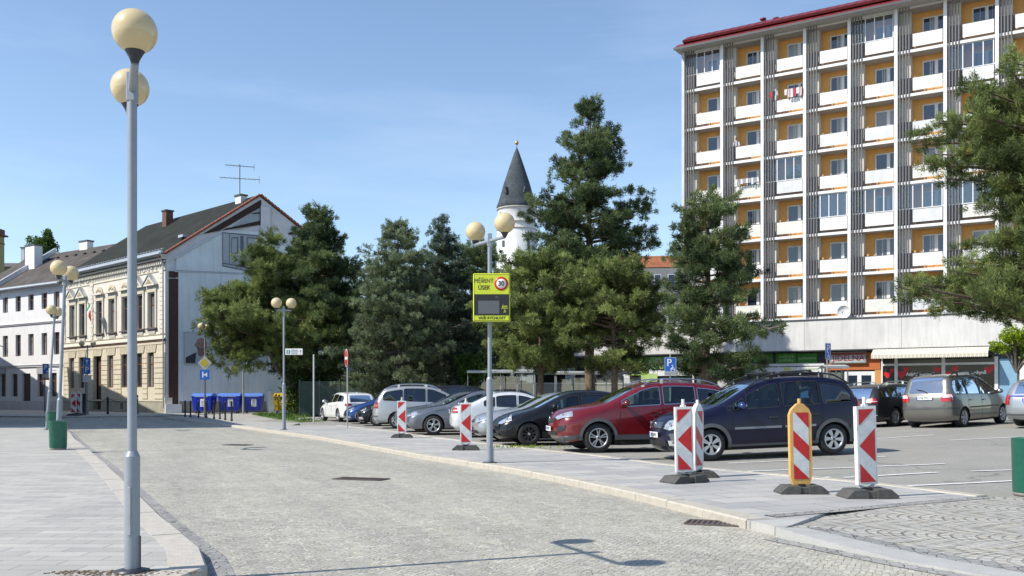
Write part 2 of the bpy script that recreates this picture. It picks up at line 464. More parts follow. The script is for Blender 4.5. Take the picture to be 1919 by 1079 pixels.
def dup(root, loc, rz, label, group=None, scale=None):
    r = root.copy(); COL.objects.link(r); r.location = loc; r.rotation_euler = (0, 0, rz); r['label'] = label
    if group: r['group'] = group
    if scale: r.scale = (scale,) * 3
    for ch in list(root.children):
        c = ch.copy(); COL.objects.link(c); c.parent = r
        for g in ch.children:
            d = g.copy(); COL.objects.link(d); d.parent = c
    return r

def text_mesh(name, body, size, m, parent, loc, rot=(R(90), 0, 0), align='CENTER', depth=.004, xs=1.0, bold=0.0, shear=0.0):
    cu = bpy.data.curves.new(name, 'FONT'); cu.body = body; cu.size = size; cu.align_x = align; cu.align_y = 'CENTER'
    cu.extrude = depth; cu.offset = bold; cu.shear = shear; cu.resolution_u = 3; cu.space_line = .85
    t = bpy.data.objects.new(name + '_tmp', cu); COL.objects.link(t)
    bpy.context.view_layer.update()
    me = bpy.data.meshes.new_from_object(t.evaluated_get(bpy.context.evaluated_depsgraph_get()))
    bpy.data.objects.remove(t); bpy.data.curves.remove(cu)
    me.name = name; me.materials.clear(); me.materials.append(m)
    o = bpy.data.objects.new(name, me); COL.objects.link(o); o.parent = parent
    o.location = loc; o.rotation_euler = rot; o.scale = (xs, 1, 1)
    return o

def pip(px, py, poly):
    """vectorised point in polygon"""
    px, py = np.asarray(px), np.asarray(py)
    inside = np.zeros(px.shape, bool)
    n = len(poly)
    for i in range(n):
        x1, y1 = poly[i]; x2, y2 = poly[(i + 1) % n]
        if y1 == y2: continue
        c = ((y1 > py) != (y2 > py)) & (px < (x2 - x1) * (py - y1) / (y2 - y1) + x1)
        inside ^= c
    return inside

def cdt(outline, holes=(), step=None, extra=()):
    """triangulate an outline with holes and inner grid points -> (points, triangles)"""
    pts, edges = [], []
    for lp in [outline] + list(holes):
        b = len(pts); pts += [Vector((p[0], p[1])) for p in lp]
        edges += [(b + i, b + (i + 1) % len(lp)) for i in range(len(lp))]
    if step:
        xs = [p[0] for p in outline]; ys = [p[1] for p in outline]
        gx, gy = np.meshgrid(np.arange(min(xs) + step * .37, max(xs), step), np.arange(min(ys) + step * .41, max(ys), step))
        gx, gy = gx.ravel(), gy.ravel()
        ok = pip(gx, gy, outline)
        for h in holes: ok &= ~pip(gx, gy, h)
        allp = np.array([(p.x, p.y) for p in pts])
        gx, gy = gx[ok], gy[ok]
        if len(gx):
            d = np.min((gx[:, None] - allp[None, :, 0]) ** 2 + (gy[:, None] - allp[None, :, 1]) ** 2, axis=1)
            k = d > (step * .35) ** 2
            pts += [Vector((a, b)) for a, b in zip(gx[k], gy[k])]
    pts += [Vector(p) for p in extra]
    r = delaunay_2d_cdt(pts, edges, [], 0, 1e-6)
    P = np.array([(p.x, p.y) for p in r[0]]); T = np.array([t for t in r[2] if len(t) == 3])
    c = P[T].mean(axis=1)
    ok = pip(c[:, 0], c[:, 1], outline)
    for h in holes: ok &= ~pip(c[:, 0], c[:, 1], h)
    return P, T[ok]

def wall_holes(mb, x0, x1, z0, z1, ops, m, depth=.3, y=0.0, mrev=None, P=None):
    """front wall (facing -y) with rectangular openings (xa,xb,za,zb) and their reveals"""
    xs = sorted({x0, x1, *[o[0] for o in ops], *[o[1] for o in ops]}); zs = sorted({z0, z1, *[o[2] for o in ops], *[o[3] for o in ops]})
    xs = [x for x in xs if x0 <= x <= x1]; zs = [z for z in zs if z0 <= z <= z1]
    for i in range(len(xs) - 1):
        for j in range(len(zs) - 1):
            cx, cz = (xs[i] + xs[i + 1]) / 2, (zs[j] + zs[j + 1]) / 2
            if any(o[0] < cx < o[1] and o[2] < cz < o[3] for o in ops): continue
            mb.quad((xs[i], y, zs[j]), (xs[i + 1], y, zs[j]), (xs[i + 1], y, zs[j + 1]), (xs[i], y, zs[j + 1]), m)
    mr = mrev or m
    for a, b, c, d in ops:
        mb.quad((a, y, c), (a, y, d), (a, y + depth, d), (a, y + depth, c), mr)
        mb.quad((b, y, c), (b, y + depth, c), (b, y + depth, d), (b, y, d), mr)
        mb.quad((a, y, d), (b, y, d), (b, y + depth, d), (a, y + depth, d), mr)
        mb.quad((a, y, c), (a, y + depth, c), (b, y + depth, c), (b, y, c), mr)

def window(parent, x, z, w, h, y, mf, mg, bars=(1, 0), fr=.07, name='window', transom=None, dark=None):
    """frame mesh with its pane as a sub-part, lower-left corner (x,z), facing -y"""
    f = MB()
    f.box(x, x + w, y, y + .06, z, z + fr, mf); f.box(x, x + w, y, y + .06, z + h - fr, z + h, mf)
    f.box(x, x + fr, y, y + .06, z + fr, z + h - fr, mf); f.box(x + w - fr, x + w, y, y + .06, z + fr, z + h - fr, mf)
    for i in range(bars[0]):
        cx = x + w * (i + 1) / (bars[0] + 1); f.box(cx - fr * .5, cx + fr * .5, y - .003, y + .057, z + fr, z + h - fr, mf)
    if transom:
        f.box(x + fr, x + w - fr, y - .006, y + .05, z + h * transom - fr * .5, z + h * transom + fr * .5, mf)
    o = f.build(name, parent)
    g = MB(); g.quad((x + fr, y + .04, z + fr), (x + w - fr, y + .04, z + fr), (x + w - fr, y + .04, z + h - fr), (x + fr, y + .04, z + h - fr), mg)
    g.build('pane', o)
    return o
# ------------------------------------------------------------------ the ground and its surfaces
m_setts = setts_mat('setts', [(.36, .345, .29), (.49, .465, .385), (.41, .395, .355), (.56, .54, .46)], (.09, .082, .066), 16.5, rot=.45, gapw=.07, big=.2)
m_fan = setts_mat('fan_setts', [(.44, .41, .34), (.38, .37, .34), (.49, .465, .41), (.42, .41, .38)], (.15, .14, .12), 8, rot=R(-64), warp=1.25, big=.15, bump=.7)
m_fan_edge = setts_mat('edge_setts', [(.27, .265, .255), (.35, .345, .33), (.31, .305, .30)], (.05, .05, .05), 9, rot=.2, gapw=.07)
m_slab_l = slabs_mat('pavement_slabs', (.36, .35, .325), (.46, .448, .41), (.20, .19, .17), .55, .22, rot=R(0.5), ms=.006)
m_slab_r = slabs_mat('strip_slabs', (.34, .34, .335), (.45, .44, .415), (.20, .20, .19), 1.0, .5, rot=R(-24), ms=.012)
m_kerb = mat('kerb_granite', (.43, .395, .335), .8, var=.14, scale=9, bump=.4, bscale=60)
m_kerb_l = mat('kerb_granite_left', (.46, .425, .37), .8, var=.15, scale=9, bump=.4, bscale=60)
m_gut = mat('gutter_band', (.38, .38, .365), .8, var=.1, scale=4, bump=.3, bscale=70)
m_asph = asphalt_mat('car_park_asphalt', (.31, .30, .27), (.24, .232, .212))
m_far = asphalt_mat('far_ground', (.22, .215, .20), (.17, .17, .16))
m_white = mat('road_paint', (.72, .72, .70), .7, var=.25, scale=14)
m_grass = mat('lawn', (.07, .13, .025), .9, var=.4, scale=2.5, bump=.6, bscale=30, col2=(.13, .20, .04))

def sheet(name, poly, z, m, step=1.2, skirt=.13, zf=None):
    P, T = cdt(poly, step=step)
    zz = [(zf(x, y) if zf else z) + gz(x, y) for x, y in P]
    mb = MB()
    fs = []
    for t in T:
        a, b, c = P[t[0]], P[t[1]], P[t[2]]
        if (b[0] - a[0]) * (c[1] - a[1]) - (b[1] - a[1]) * (c[0] - a[0]) < 0: t = t[::-1]
        fs.append(tuple(int(i) for i in t))
    mb.add([(x, y, q) for (x, y), q in zip(P, zz)], fs, m, True)
    if skirt:
        n = len(poly)
        for i in range(n):
            (x1, y1), (x2, y2) = poly[i], poly[(i + 1) % n]
            z1, z2 = [(zf(*p) if zf else z) + gz(*p) for p in ((x1, y1), (x2, y2))]
            mb.quad((x1, y1, z1), (x2, y2, z2), (x2, y2, z2 - skirt), (x1, y1, z1 - skirt), m)
    return struct(mb.build(name))

# one sheet to the horizon
gx = [-1500, -600, -300, -150, -80, -50] + [-30 + 2 * i for i in range(36)] + [50, 80, 150, 300, 600, 1500]
gy = [-200, -60, -20, -5] + [2 * i for i in range(46)] + [110, 140, 200, 400, 900, 2500]
mb = MB()
vs = [(x, y, -.125 + gz(x, y)) for y in gy for x in gx]
nx = len(gx)
mb.add(vs, [(j * nx + i, j * nx + i + 1, (j + 1) * nx + i + 1, (j + 1) * nx + i) for j in range(len(gy) - 1) for i in range(nx - 1)], m_far, True)
struct(mb.build('ground'))

ZR = -.10                                                  # the carriageway lies a kerb's height below the pavements
sheet('road', [(-60, -6), (14, -6), (14, 10), (6, 22), (-2, 38), (-4, 62), (-60, 96)], ZR, m_setts, 2.2, 0)

# left pavement: edge runs from the lamp away to the green bins
le = [ground_at(385, 1062), ground_at(372, 1026), ground_at(300, 968), ground_at(236, 905), ground_at(196, 868), ground_at(160, 838), ground_at(140, 822)]
le_far = [(-16.8, 35.5), (-20.5, 42.5)]
left_edge = le + le_far
e0 = left_edge[0]
sheet('pavement', [(-2.62, 6.9), e0] + left_edge[1:] + [(-24, 45.5), (-60, 50), (-60, -2), (-3.4, -2), (-3.0, 5.2)], 0.0, m_slab_l, 1.2)

def kerb_stones(name, line, width, z, m, L=1.0, side=1, drop=.14, chamf=.02, gap=.008):
    mb = MB()
    pts = [Vector((p[0], p[1])) for p in line]
    # resample to stones
    seg, out, acc = 0, [pts[0]], 0
    d = [0]
    for i in range(1, len(pts)): d.append(d[-1] + (pts[i] - pts[i - 1]).length)
    n = max(1, int(d[-1] / L))
    def P(t):
        for i in range(1, len(pts)):
            if t <= d[i] or i == len(pts) - 1:
                k = (t - d[i - 1]) / max(1e-6, d[i] - d[i - 1]); return pts[i - 1].lerp(pts[i], k)
    for i in range(n):
        a, b = P(d[-1] * i / n), P(d[-1] * (i + 1) / n)
        u = (b - a).normalized(); w = Vector((-u.y, u.x)) * side; a = a + u * gap / 2 - w * .018; b = b - u * gap / 2 - w * .018
        j = rng.uniform(-.004, .004)
        za, zb = z + gz(*a) + j, z + gz(*b) + j
        c = chamf
        rows = []
        for off, dz in ((0, -drop), (0, -c), (c, 0), (width, 0), (width, -drop)):
            rows.append(((a + w * off), (b + w * off), dz))
        vs = []
        for pa, pb, dz in rows: vs += [(pa.x, pa.y, za + dz), (pb.x, pb.y, zb + dz)]
        fs = [(2 * k, 2 * k + 1, 2 * k + 3, 2 * k + 2) for k in range(4)] + [(0, 2, 4, 6, 8), (9, 7, 5, 3, 1)]
        mb.add(vs, fs, m)
    return struct(mb.build(name))

kerb_stones('kerb', left_edge, .30, .006, m_kerb_l, 1.0, side=1)
kerb_stones('kerb', [(-2.62, 6.9), left_edge[0]], .28, .005, m_kerb_l, .55, side=1)

# narrow strip of darker setts in the gutter of the left kerb
def band(name, line, w0, w1, z, m, side=1, face=0):
    mb = MB(); pts = [Vector((p[0], p[1])) for p in line]
    A, B = [], []
    for i, p in enumerate(pts):
        u = (pts[min(i + 1, len(pts) - 1)] - pts[max(i - 1, 0)]).normalized(); w = Vector((-u.y, u.x)) * side
        A.append(p + w * w0); B.append(p + w * w1)
    zf = z if callable(z) else (lambda x, y: z)
    vs = [(q.x, q.y, zf(q.x, q.y) + gz(q.x, q.y)) for pr in zip(A, B) for q in pr]
    mb.add(vs, [(2 * i, 2 * i + 1, 2 * i + 3, 2 * i + 2) for i in range(len(pts) - 1)], m)
    if face:
        for i in range(len(pts) - 1):
            a, b = vs[2 * i], vs[2 * i + 2]; mb.quad(a, b, (b[0], b[1], b[2] - face), (a[0], a[1], a[2] - face), m)
    return struct(mb.build(name))
band('gutter', left_edge, -.02, -.24, ZR + .005, m_fan_edge, side=1)

# right strip between the street and the car park
near = [ground_at(1466, 990), ground_at(1400, 974), ground_at(1180, 921), ground_at(1060, 896), ground_at(940, 874), ground_at(795, 853), ground_at(680, 833), ground_at(600, 819), ground_at(520, 808), ground_at(470, 801)]
lotk = [ground_at(1831, 931), ground_at(1640, 907), ground_at(1440, 889), ground_at(1240, 871), ground_at(1180, 862), ground_at(1080, 850), ground_at(1017, 844), ground_at(900, 831), ground_at(820, 821), ground_at(730, 808), ground_at(630, 797)]
strip_poly = near + [ground_at(545, 797)] + lotk[::-1] + [ground_at(1700, 942), ground_at(1560, 955)]
sheet('paved_strip', strip_poly, 0.0, m_slab_r, 1.0)
kerb_stones('kerb', near[1:], .28, .008, m_kerb, 1.0, side=-1)
kerb_stones('kerb', lotk, .22, .014, m_kerb, 1.0, side=-1, drop=.12)

# car park
lot = lotk + [ground_at(560, 793), (-14.5, 52), (-14, 60), (60, 60), (60, 10.5), (9.5, 12.2)]
sheet('car_park', [(-12.5, 40.5) if False else p for p in lot], -.006, m_asph, 1.6, .1)

# corner of arched setts with the smooth dropped kerb
gut = [ground_at(1466, 990), ground_at(1560, 1008), ground_at(1700, 1034), ground_at(1919, 1071), (6.5, 6.2), (8.5, 5.2)]
def fan_z(x, y):
    # falls from the strip's level to the carriageway along the dropped kerb
    best = 9e9
    for i in range(len(gut) - 1):
        a, b = Vector(gut[i]), Vector(gut[i + 1]); p = Vector((x, y)); ab = b - a
        t = max(0, min(1, (p - a).dot(ab) / ab.length_squared)); best = min(best, (a + ab * t - p).length)
    k = max(0, min(1, (Vector((x, y)) - Vector(gut[0])).length / 1.3))
    return -.085 * k * max(0, 1 - best / 2.6)
fan = gut + [(14, 6), (14, 12.0), (9.5, 12.2), lotk[0], ground_at(1700, 942), ground_at(1560, 955), ground_at(1430, 966)]
sheet('corner_setts', fan, 0, m_fan, .35, 0, zf=lambda x, y: fan_z(x, y) + .003)
band('gutter', gut, -.06, .30, lambda x, y: fan_z(x, y) + .012, m_gut, face=.13)
band('gutter', gut, .30, .52, lambda x, y: fan_z(x, y) + .009, m_fan_edge)
band('gutter', gut, -.06, -.26, ZR + .006, m_fan_edge)
fe = [ground_at(1430, 966), ground_at(1560, 955), ground_at(1700, 942), lotk[0]]
band('gutter', fe, .0, -.22, .008, m_fan_edge)

# painted bay lines
mbl = MB()
def pline(mb, a, b, w=.11, z=.004):
    (x1, y1), (x2, y2) = a, b
    u = Vector((x2 - x1, y2 - y1)); n = max(1, int(u.length / 1.0)); u.normalize(); p = Vector((-u.y, u.x)) * w / 2
    pts = [Vector((x1, y1)).lerp(Vector((x2, y2)), i / n) for i in range(n + 1)]
    vs = [(q.x + s * p.x, q.y + s * p.y, gz(q.x, q.y) + z) for q in pts for s in (-1, 1)]
    mb.add(vs, [(2 * i, 2 * i + 1, 2 * i + 3, 2 * i + 2) for i in range(n)], m_white)
for a, b in (((1379, 884), (1770, 869)), ((1581, 895), (1758, 885)), ((1690, 911), (1915, 900)), ((1819, 883), (1915, 880)), ((1365, 868), (1500, 862)), ((1540, 895), (1556, 894)), ((1600, 858), (1660, 855)), ((1640, 822), (1750, 815)), ((1780, 825), (1905, 819)), ((1500, 822), (1600, 816))):
    pline(mbl, ground_at(*a), ground_at(*b))
struct(mbl.build('bay_markings'))

# far pavements, lawn under the pines
far_edge = [ground_at(0, 779), ground_at(130, 780.5), ground_at(300, 778.5), ground_at(340, 779)]
sheet('pavement', [(-60, 70), far_edge[0], far_edge[1], far_edge[2], (-24.5, 66.5), (-22, 90), (-34, 92), (-60, 118)], 0.0, m_slab_l, 4)
isl = [(-23.6, 64), (-22.6, 60.5), ground_at(350, 787), ground_at(412, 794), ground_at(470, 801), ground_at(545, 797), ground_at(560, 793), (-14.5, 52), (-14, 60), (0, 60.5), (0, 96), (-21, 96)]
sheet('pavement', isl, -.001, m_slab_l, 3)
kerb_stones('kerb', [ground_at(470, 801), ground_at(412, 794), ground_at(350, 787)], .25, .01, m_kerb_l, 1.0, side=-1)
lawn = [ground_at(520, 786), ground_at(560, 791), ground_at(612, 789), (-14.2, 56), (-13, 66), (2, 64), (2, 92), (-18, 92), (-19.5, 70)]
sheet('lawn', lawn, .03, m_grass, 3, .05)
# ------------------------------------------------------------------ street furniture
m_pole = mat('painted_steel', (.27, .30, .34), .45, metal=.15, var=.08, scale=5)
m_globe = mat('opal_globe', (.62, .49, .27), .25, var=.05, scale=5, coat=.4)
m_cup = mat('lamp_cup', (.03, .032, .045), .4, var=.1)
m_green = mat('bin_green', (.015, .13, .085), .4, var=.18, scale=6)
m_dirt = mat('dirt', (.16, .12, .07), .95, var=.4, scale=25, bump=.6)
m_sign_w = mat('sign_white', (.74, .74, .74), .4, var=.05)
m_sign_r = mat('sign_red', (.50, .01, .015), .35, var=.06)
m_sign_b = mat('sign_blue', (.015, .12, .50), .35, var=.06)
m_sign_bk = mat('sign_black', (.015, .015, .015), .45, var=0)
m_sign_y = mat('sign_lime', (.55, .62, .03), .4, var=.04)
m_sign_yel = mat('sign_yellow', (.42, .35, .03), .4, var=.04)
m_rubber = mat('beacon_foot', (.075, .075, .07), .85, var=.3, scale=12, bump=.3)
m_galv = mat('galvanised', (.42, .44, .45), .45, metal=.5, var=.12, scale=12)
m_bluebin = mat('bin_blue', (.012, .035, .42), .4, var=.12, scale=5)
m_bluelid = mat('bin_blue_lid', (.10, .22, .62), .35, var=.12, scale=5)
m_yelbin = mat('bin_yellow', (.52, .33, .01), .45, var=.12, scale=5)
m_dkgreen = mat('bin_dark_green', (.01, .10, .05), .4, var=.15, scale=5)
m_boll = mat('bollard_iron', (.02, .02, .023), .5, var=.1)

def lamp(label, x, y, k, dirv, half, zg, lean=(0, 0), group='globe street lamps', base=.9, rg=.205, single=False, z0=0.0):
    """k: overall scale; zg: height of the globe centres; dirv: direction of the cross arm"""
    t = thing('street_lamp', label, 'street lamp', (x, y, z0), 0, group)
    zt = zg - 1.25 * rg * k - .02
    p = MB(); ex = Vector((lean[0], lean[1], 0))
    def L(z): return Vector((ex.x * z / zg, ex.y * z / zg, z))
    p.tube([L(0), L(base)], .070 * k, m_pole, 18); p.tube([L(base), L(base + .05 * k)], [.070 * k, .046 * k], m_pole, 18)
    p.tube([L(base + .05 * k), L(zt + .12)], .043 * k, m_pole, 16)
    po = p.build('pole', t)
    s = MB(); s.box(-.012, .012, -.078 * k, -.066 * k, .35 * k, .80 * k, m_galv, .002); s.tube([(.085 * k, -.02, 0), (.085 * k, -.02, .34 * k)], .006, m_cup, 6); s.build('service_hatch', po)
    f = MB(); f.lathe([(.16 * k, .0), (.16 * k, .012), (.075 * k, .03)], m_cup, 16); f.build('base_plate', t)
    c = L(zt); d = Vector((dirv[0], dirv[1], 0)).normalized()
    gl = [d * half] if single else [d * half, d * -half]
    a = MB(); a.tube([c + d * (half if 1 else 0), c - (d * half if not single else Vector((0, 0, 0)))], .036 * k, m_pole, 10)
    a.box(c.x - .045 * k, c.x + .045 * k, c.y - .045 * k, c.y + .045 * k, c.z - .12 * k, c.z + .16 * k, m_pole, .01)
    a.build('cross_arm', t)
    for g in gl:
        q = c + g
        cu = MB(); cu.lathe([(.001, -.01), (.032 * k, -.01), (.045 * k, .02), (.07 * k, .07 * k), (.13 * k, .16 * k), (.132 * k, .185 * k)], m_cup, 20, q)
        co = cu.build('lamp_holder', t)
        gb = MB(); gb.ball((q.x, q.y, zg), rg * k, m_globe, 32, 20); gb.build('globe', t)
    return t

lamp('tall grey lamp with two cream globes beside the near kerb, largest of all the lamps', -3.03, 7.45, .85, (.40, -.915), .68, 4.065, base=.92, rg=.188)
dt = MB()
for i in range(420):
    a = rng.uniform(0, 6.28); r_ = rng.uniform(0, 1) ** .6
    dt.ball((-3.03 + .05 + r_ * .62 * math.cos(a) - .1, 7.38 + r_ * .13 * math.sin(a), .004), rng.uniform(.004, .013), m_dirt, 5, 3, (1.3, 1, .35))
tag(dt.build('dirt'), 'brown dirt and moss around the foot of the near lamp', 'dirt', kind='stuff')
x, y = -.467, 19.55
lampm = lamp('two-globe lamp that carries the lime speed display', x, y, 1.0, (.53, -.85), .60, 4.93, base=1.75, rg=.212)
lamp('two-globe lamp carrying the small information board, by the end of the paved strip', at(532, 38.9), 38.9, 1.0, (.62, .2), .30, 5.27, base=1.9, rg=.22)
X_, Y_ = ground_at(103, 841)
lamp('two-globe lamp standing behind the nearer green litter bin', X_, 24.9, .97, (.18, -.98), .55, 4.74, lean=(.20, 0), base=1.3, rg=.215)
lamp('short leaning lamp beside the farther green litter bin', at(88, 38.9), 38.9, .95, (.2, -.98), .45, 4.95, lean=(.33, 0), base=1.6, rg=.22)
lamp('far lamp with two globes in front of the cream townhouse', at(164, 72), 72, 1.0, (1, .15), .42, 5.45, base=1.5, rg=.21)
lamp('lamp half hidden by pine branches in front of the blank gable', at(384, 65.5), 65.5, 1.0, (.2, 1), .45, 6.25, base=1.5, rg=.26)

# speed display on the middle lamp: a thing of its own fixed to the pole
yd = 19.40
s = yd / F
sx0, sx1, sz0, sz1 = (887 - CX) * s, (956 - CX) * s, zat(603, yd), zat(513, yd)
dx, dz = (sx0 + sx1) / 2, sz0
sd = thing('speed_display', 'lime green speed display reading MĚŘENÝ ÚSEK 30 on the middle lamp post', 'speed sign', (dx, yd, dz), R(-1))
w, h = (sx1 - sx0) / 2, sz1 - sz0
b = MB(); b.box(-w, w, -.10, .04, 0, h, m_sign_y, .02); b.build('housing', sd)
b = MB()
def rim(mb, x0, x1, z0, z1, t, m, y):
    mb.box(x0, x1, y - .002, y, z0, z0 + t, m); mb.box(x0, x1, y - .002, y, z1 - t, z1, m); mb.box(x0, x0 + t, y - .002, y, z0 + t, z1 - t, m); mb.box(x1 - t, x1, y - .002, y, z0 + t, z1 - t, m)
rim(b, -w + .018, w - .018, .018, h - .018, .006, m_sign_bk, -.101); b.build('border', sd)
b = MB(); b.box(-w + .022, w - .022, -.106, -.101, h * .13, h * .565, m_sign_bk); so = b.build('screen', sd)
b = MB(); b.box(-w * .72, w * .42, -.109, -.1065, h * .16, h * .43, mat('display_glass', (.10, .105, .115), .35, var=.05)); b.build('display', so)
b = MB(); b.box(w * .20, w * .38, -.108, -.1065, h * .48, h * .53, mat('sensor', (.05, .05, .05), .4, var=0)); b.build('sensor', so)
text_mesh('lettering', 'MĚŘENÝ', .120, m_sign_bk, sd, (-w * .42, -.102, h * .84), depth=.002, xs=.84, bold=0)
text_mesh('lettering', 'ÚSEK', .125, m_sign_bk, sd, (-w * .40, -.102, h * .70), depth=.002, xs=.88, bold=.0015)
text_mesh('lettering', 'km', .095, m_sign_y, so, (w * .70, -.108, h * .31), depth=.002, xs=.95, bold=.001, shear=.3)
text_mesh('lettering', 'h', .095, m_sign_y, so, (w * .70, -.108, h * .21), depth=.002, xs=.95, bold=.001, shear=.3)
b = MB(); b.box(w * .52, w * .88, -.109, -.1065, h * .262, h * .270, m_sign_y); b.build('fraction_bar', so)
text_mesh('lettering', 'VAŠE RYCHLOST', .075, m_sign_bk, sd, (0, -.102, h * .072), depth=.002, xs=1.0, bold=.0015, shear=.25)
b = MB(); cz = h * .785; cx_ = w * .52
b.lathe([(.001, -.105), (.135, -.105), (.135, -.101)], m_sign_w, 40, (cx_, 0, cz), 'y'); b.build('roundel', sd)
b = MB(); b.lathe([(.103, -.1075), (.14, -.1075), (.14, -.102), (.103, -.102), (.103, -.1075)], m_sign_r, 40, (cx_, 0, cz), 'y'); b.build('red_ring', sd)
text_mesh('lettering', '30', .145, m_sign_bk, sd, (cx_, -.107, cz), depth=.002, xs=.9, bold=.004)
b = MB()
for zz in (.15, h - .15): b.box(-.12, .12, .04, .20, zz - .02, zz + .02, m_galv)
b.build('bracket', sd)

# striped guide beacons
def beacon(label, px, py, k, rz, style='chevron', group='striped guide beacons', col=None, white=None, lean=0.0, foot_rz=0.0, foot='low'):
    x, y = ground_at(px, py)
    t = thing('guide_beacon', label, 'guide beacon', (x, y, .003), rz, group)
    W_, H_ = .25 * k, 1.0 * k; z0 = .17 * k; fm = col or mat('beacon_frame', (.70, .70, .69), .5, var=.22, scale=7)
    f = MB(); d = .035 * k
    if style == 'chevron':
        out = [(-W_ * .58, z0), (W_ * .58, z0), (W_ * .58, z0 + H_ + .03), (-W_ * .58, z0 + H_ + .03)]
    else:
        out = [(-W_ * .50, z0 - .05), (W_ * .50, z0 - .05), (W_ * .66, z0 + .08), (W_ * .66, z0 + H_ - .04), (W_ * .52, z0 + H_ + .04), (W_ * .16, z0 + H_ + .12), (-W_ * .16, z0 + H_ + .12), (-W_ * .52, z0 + H_ + .04), (-W_ * .66, z0 + H_ - .04), (-W_ * .66, z0 + .08)]
    f.prism(out, 'y', -d, d, fm)
    f.build('frame', t)
    st = MB(); st.tube([(0, 0, out[2][1] if style == 'chevron' else z0 + H_ + .10), (0, 0, z0 + H_ + (.15 if style == 'chevron' else .19) * k)], .026 * k, fm, 10)
    if style == 'chevron': st.box(-.045 * k, .045 * k, -.02, .02, z0 + H_ + .028, z0 + H_ + .06, fm, .005)
    st.build('top_stub', t)
    x0, x1, za, zb = -W_ * .47, W_ * .47, z0 + .035, z0 + H_ - .01
    fc = MB(); fc.quad((x0, -d - .003, za), (x1, -d - .003, za), (x1, -d - .003, zb), (x0, -d - .003, zb), mat('reflective_white', (.58, .60, .61), .4, var=.16, scale=9)); fo = fc.build('face', t)
    r = MB(); y_ = -d - .006; hh = zb - za; w2 = x1 - x0
    def pl(pts): r.poly([(x0 + a * w2, y_, za + b * hh) for a, b in pts], mat('reflective_red', (.48, .015, .02), .4, var=.22, scale=9))
    if style == 'chevron':
        pl([(0, 1), (0, .77), (1, 1)]) if False else pl([(0, .775), (1, 1), (0, 1)])
        pl([(0, .5), (1, .27), (1, .735)])
        pl([(0, 0), (1, 0), (0, .26)])
    else:
        pl([(0.12, 1), (1, .765), (1, 1)])
        pl([(0, .735), (0, .50), (1, .265), (1, .50)])
        pl([(0, .235), (0, 0), (1, 0)])
    r.build('red_stripes', fo)
    # v-shaped clamp and foot
    c = MB()
    c.prism([(-W_ * .5, z0), (-.035, z0 - .09 * k), (.035, z0 - .09 * k), (W_ * .5, z0), (W_ * .42, z0 + .004), (0, z0 - .04 * k), (-W_ * .42, z0 + .004)], 'y', -.012, .012, m_galv if style == 'chevron' else fm)
    c.box(-.03, .03, -.03, .03, .05, z0 - .03, m_galv, .005)
    c.build('clamp', t)
    ft = MB(); ft.M = Matrix.Rotation(foot_rz, 4, 'Z')
    lx, wy, hh = .40 * k, .20 * k, .115 * k
    if foot == 'low': lx, wy, hh = .34 * k, .20 * k, .115 * k
    for q in (-1, 1):
        xs = (.06 * k) * q; xe = lx * q
        pts = [(xs, 0.0), (xe, 0.0), (xe, .03), (xe - .10 * k * q, hh), (xs, hh)]
        ft.prism(pts if q > 0 else pts[::-1], 'y', -wy, wy, m_rubber)
    ft.box(-.06 * k, .06 * k, -wy * .9, wy * .9, 0.012, hh * .8, m_rubber)
    ft.box(-.05 * k, .05 * k, -.05 * k, .05 * k, hh * .8, hh + .02, m_sign_bk)
    ft.build('foot', t)
    t.rotation_euler = (0, R(lean), rz)
    return t

ybm = mat('beacon_yellow', (.64, .37, .11), .5, var=.12, scale=9)
beacon('white framed beacon with red arrowheads farthest right, on a grey rubber foot', 1625, 932, 1.05, R(14), lean=-2.0, foot_rz=R(-12))
beacon('yellow framed beacon with slanted red stripes between the white ones', 1501, 924, 1.0, R(8), 'slant', col=ybm, lean=-1.2, foot_rz=R(-8))
beacon('white framed arrowhead beacon with black foot, standing before the navy minivan', 1283, 904, 1.02, R(10), lean=-1.2, foot_rz=R(18))
beacon('beacon half hidden behind the white arrowhead one in front of the navy minivan', 1307, 894, .98, R(52), 'slant', col=mat('beacon_frame', (.74,) * 3, .45), foot_rz=R(-50))
beacon('arrowhead beacon next to the middle lamp, in front of the pearl saloon', 873, 843, 1.02, R(4), foot_rz=R(-4))
beacon('arrowhead beacon in front of the steel grey saloon', 753, 820, 1.03, R(0))
beacon('distant beacon by the far pavement, left one of the pair at the townhouse', 138, 779.0, 1.3, R(8), group='far beacons by the townhouse')
beacon('distant beacon by the far pavement, right one of the pair at the townhouse', 147, 778.0, 1.35, R(-6), 'slant', group='far beacons by the townhouse')

# litter bins
def litter_bin(label, x, y, r_, h_, lean=0):
    t = thing('litter_bin', label, 'litter bin', (x, y, gz(x, y)), 0, 'green litter bins')
    b = MB(); b.lathe([(r_ * .9, .05), (r_ * .93, .06), (r_, h_), (r_ + .008, h_ + .008), (r_ - .012, h_ + .006), (r_ - .02, h_ - .25), (.001, h_ - .27)], m_green, 36); b.build('body', t)
    b = MB(); b.lathe([(.001, .0), (r_ * .86, 0), (r_ * .88, .05), (r_ * .8, .052)], mat('bin_foot', (.25, .23, .2), .9), 24); b.build('foot', t)
    return t
litter_bin('green round litter bin in front of the two-globe lamp at left', at(109, 24.4), 24.4, .225, .74)
litter_bin('green litter bin partly hidden behind the nearer one', at(98.5, 38.4), 38.4, .20, .76)
litter_bin('green litter bin cut off by the right edge near the car park', at(1930, 13.1), 13.1, .235, .80)

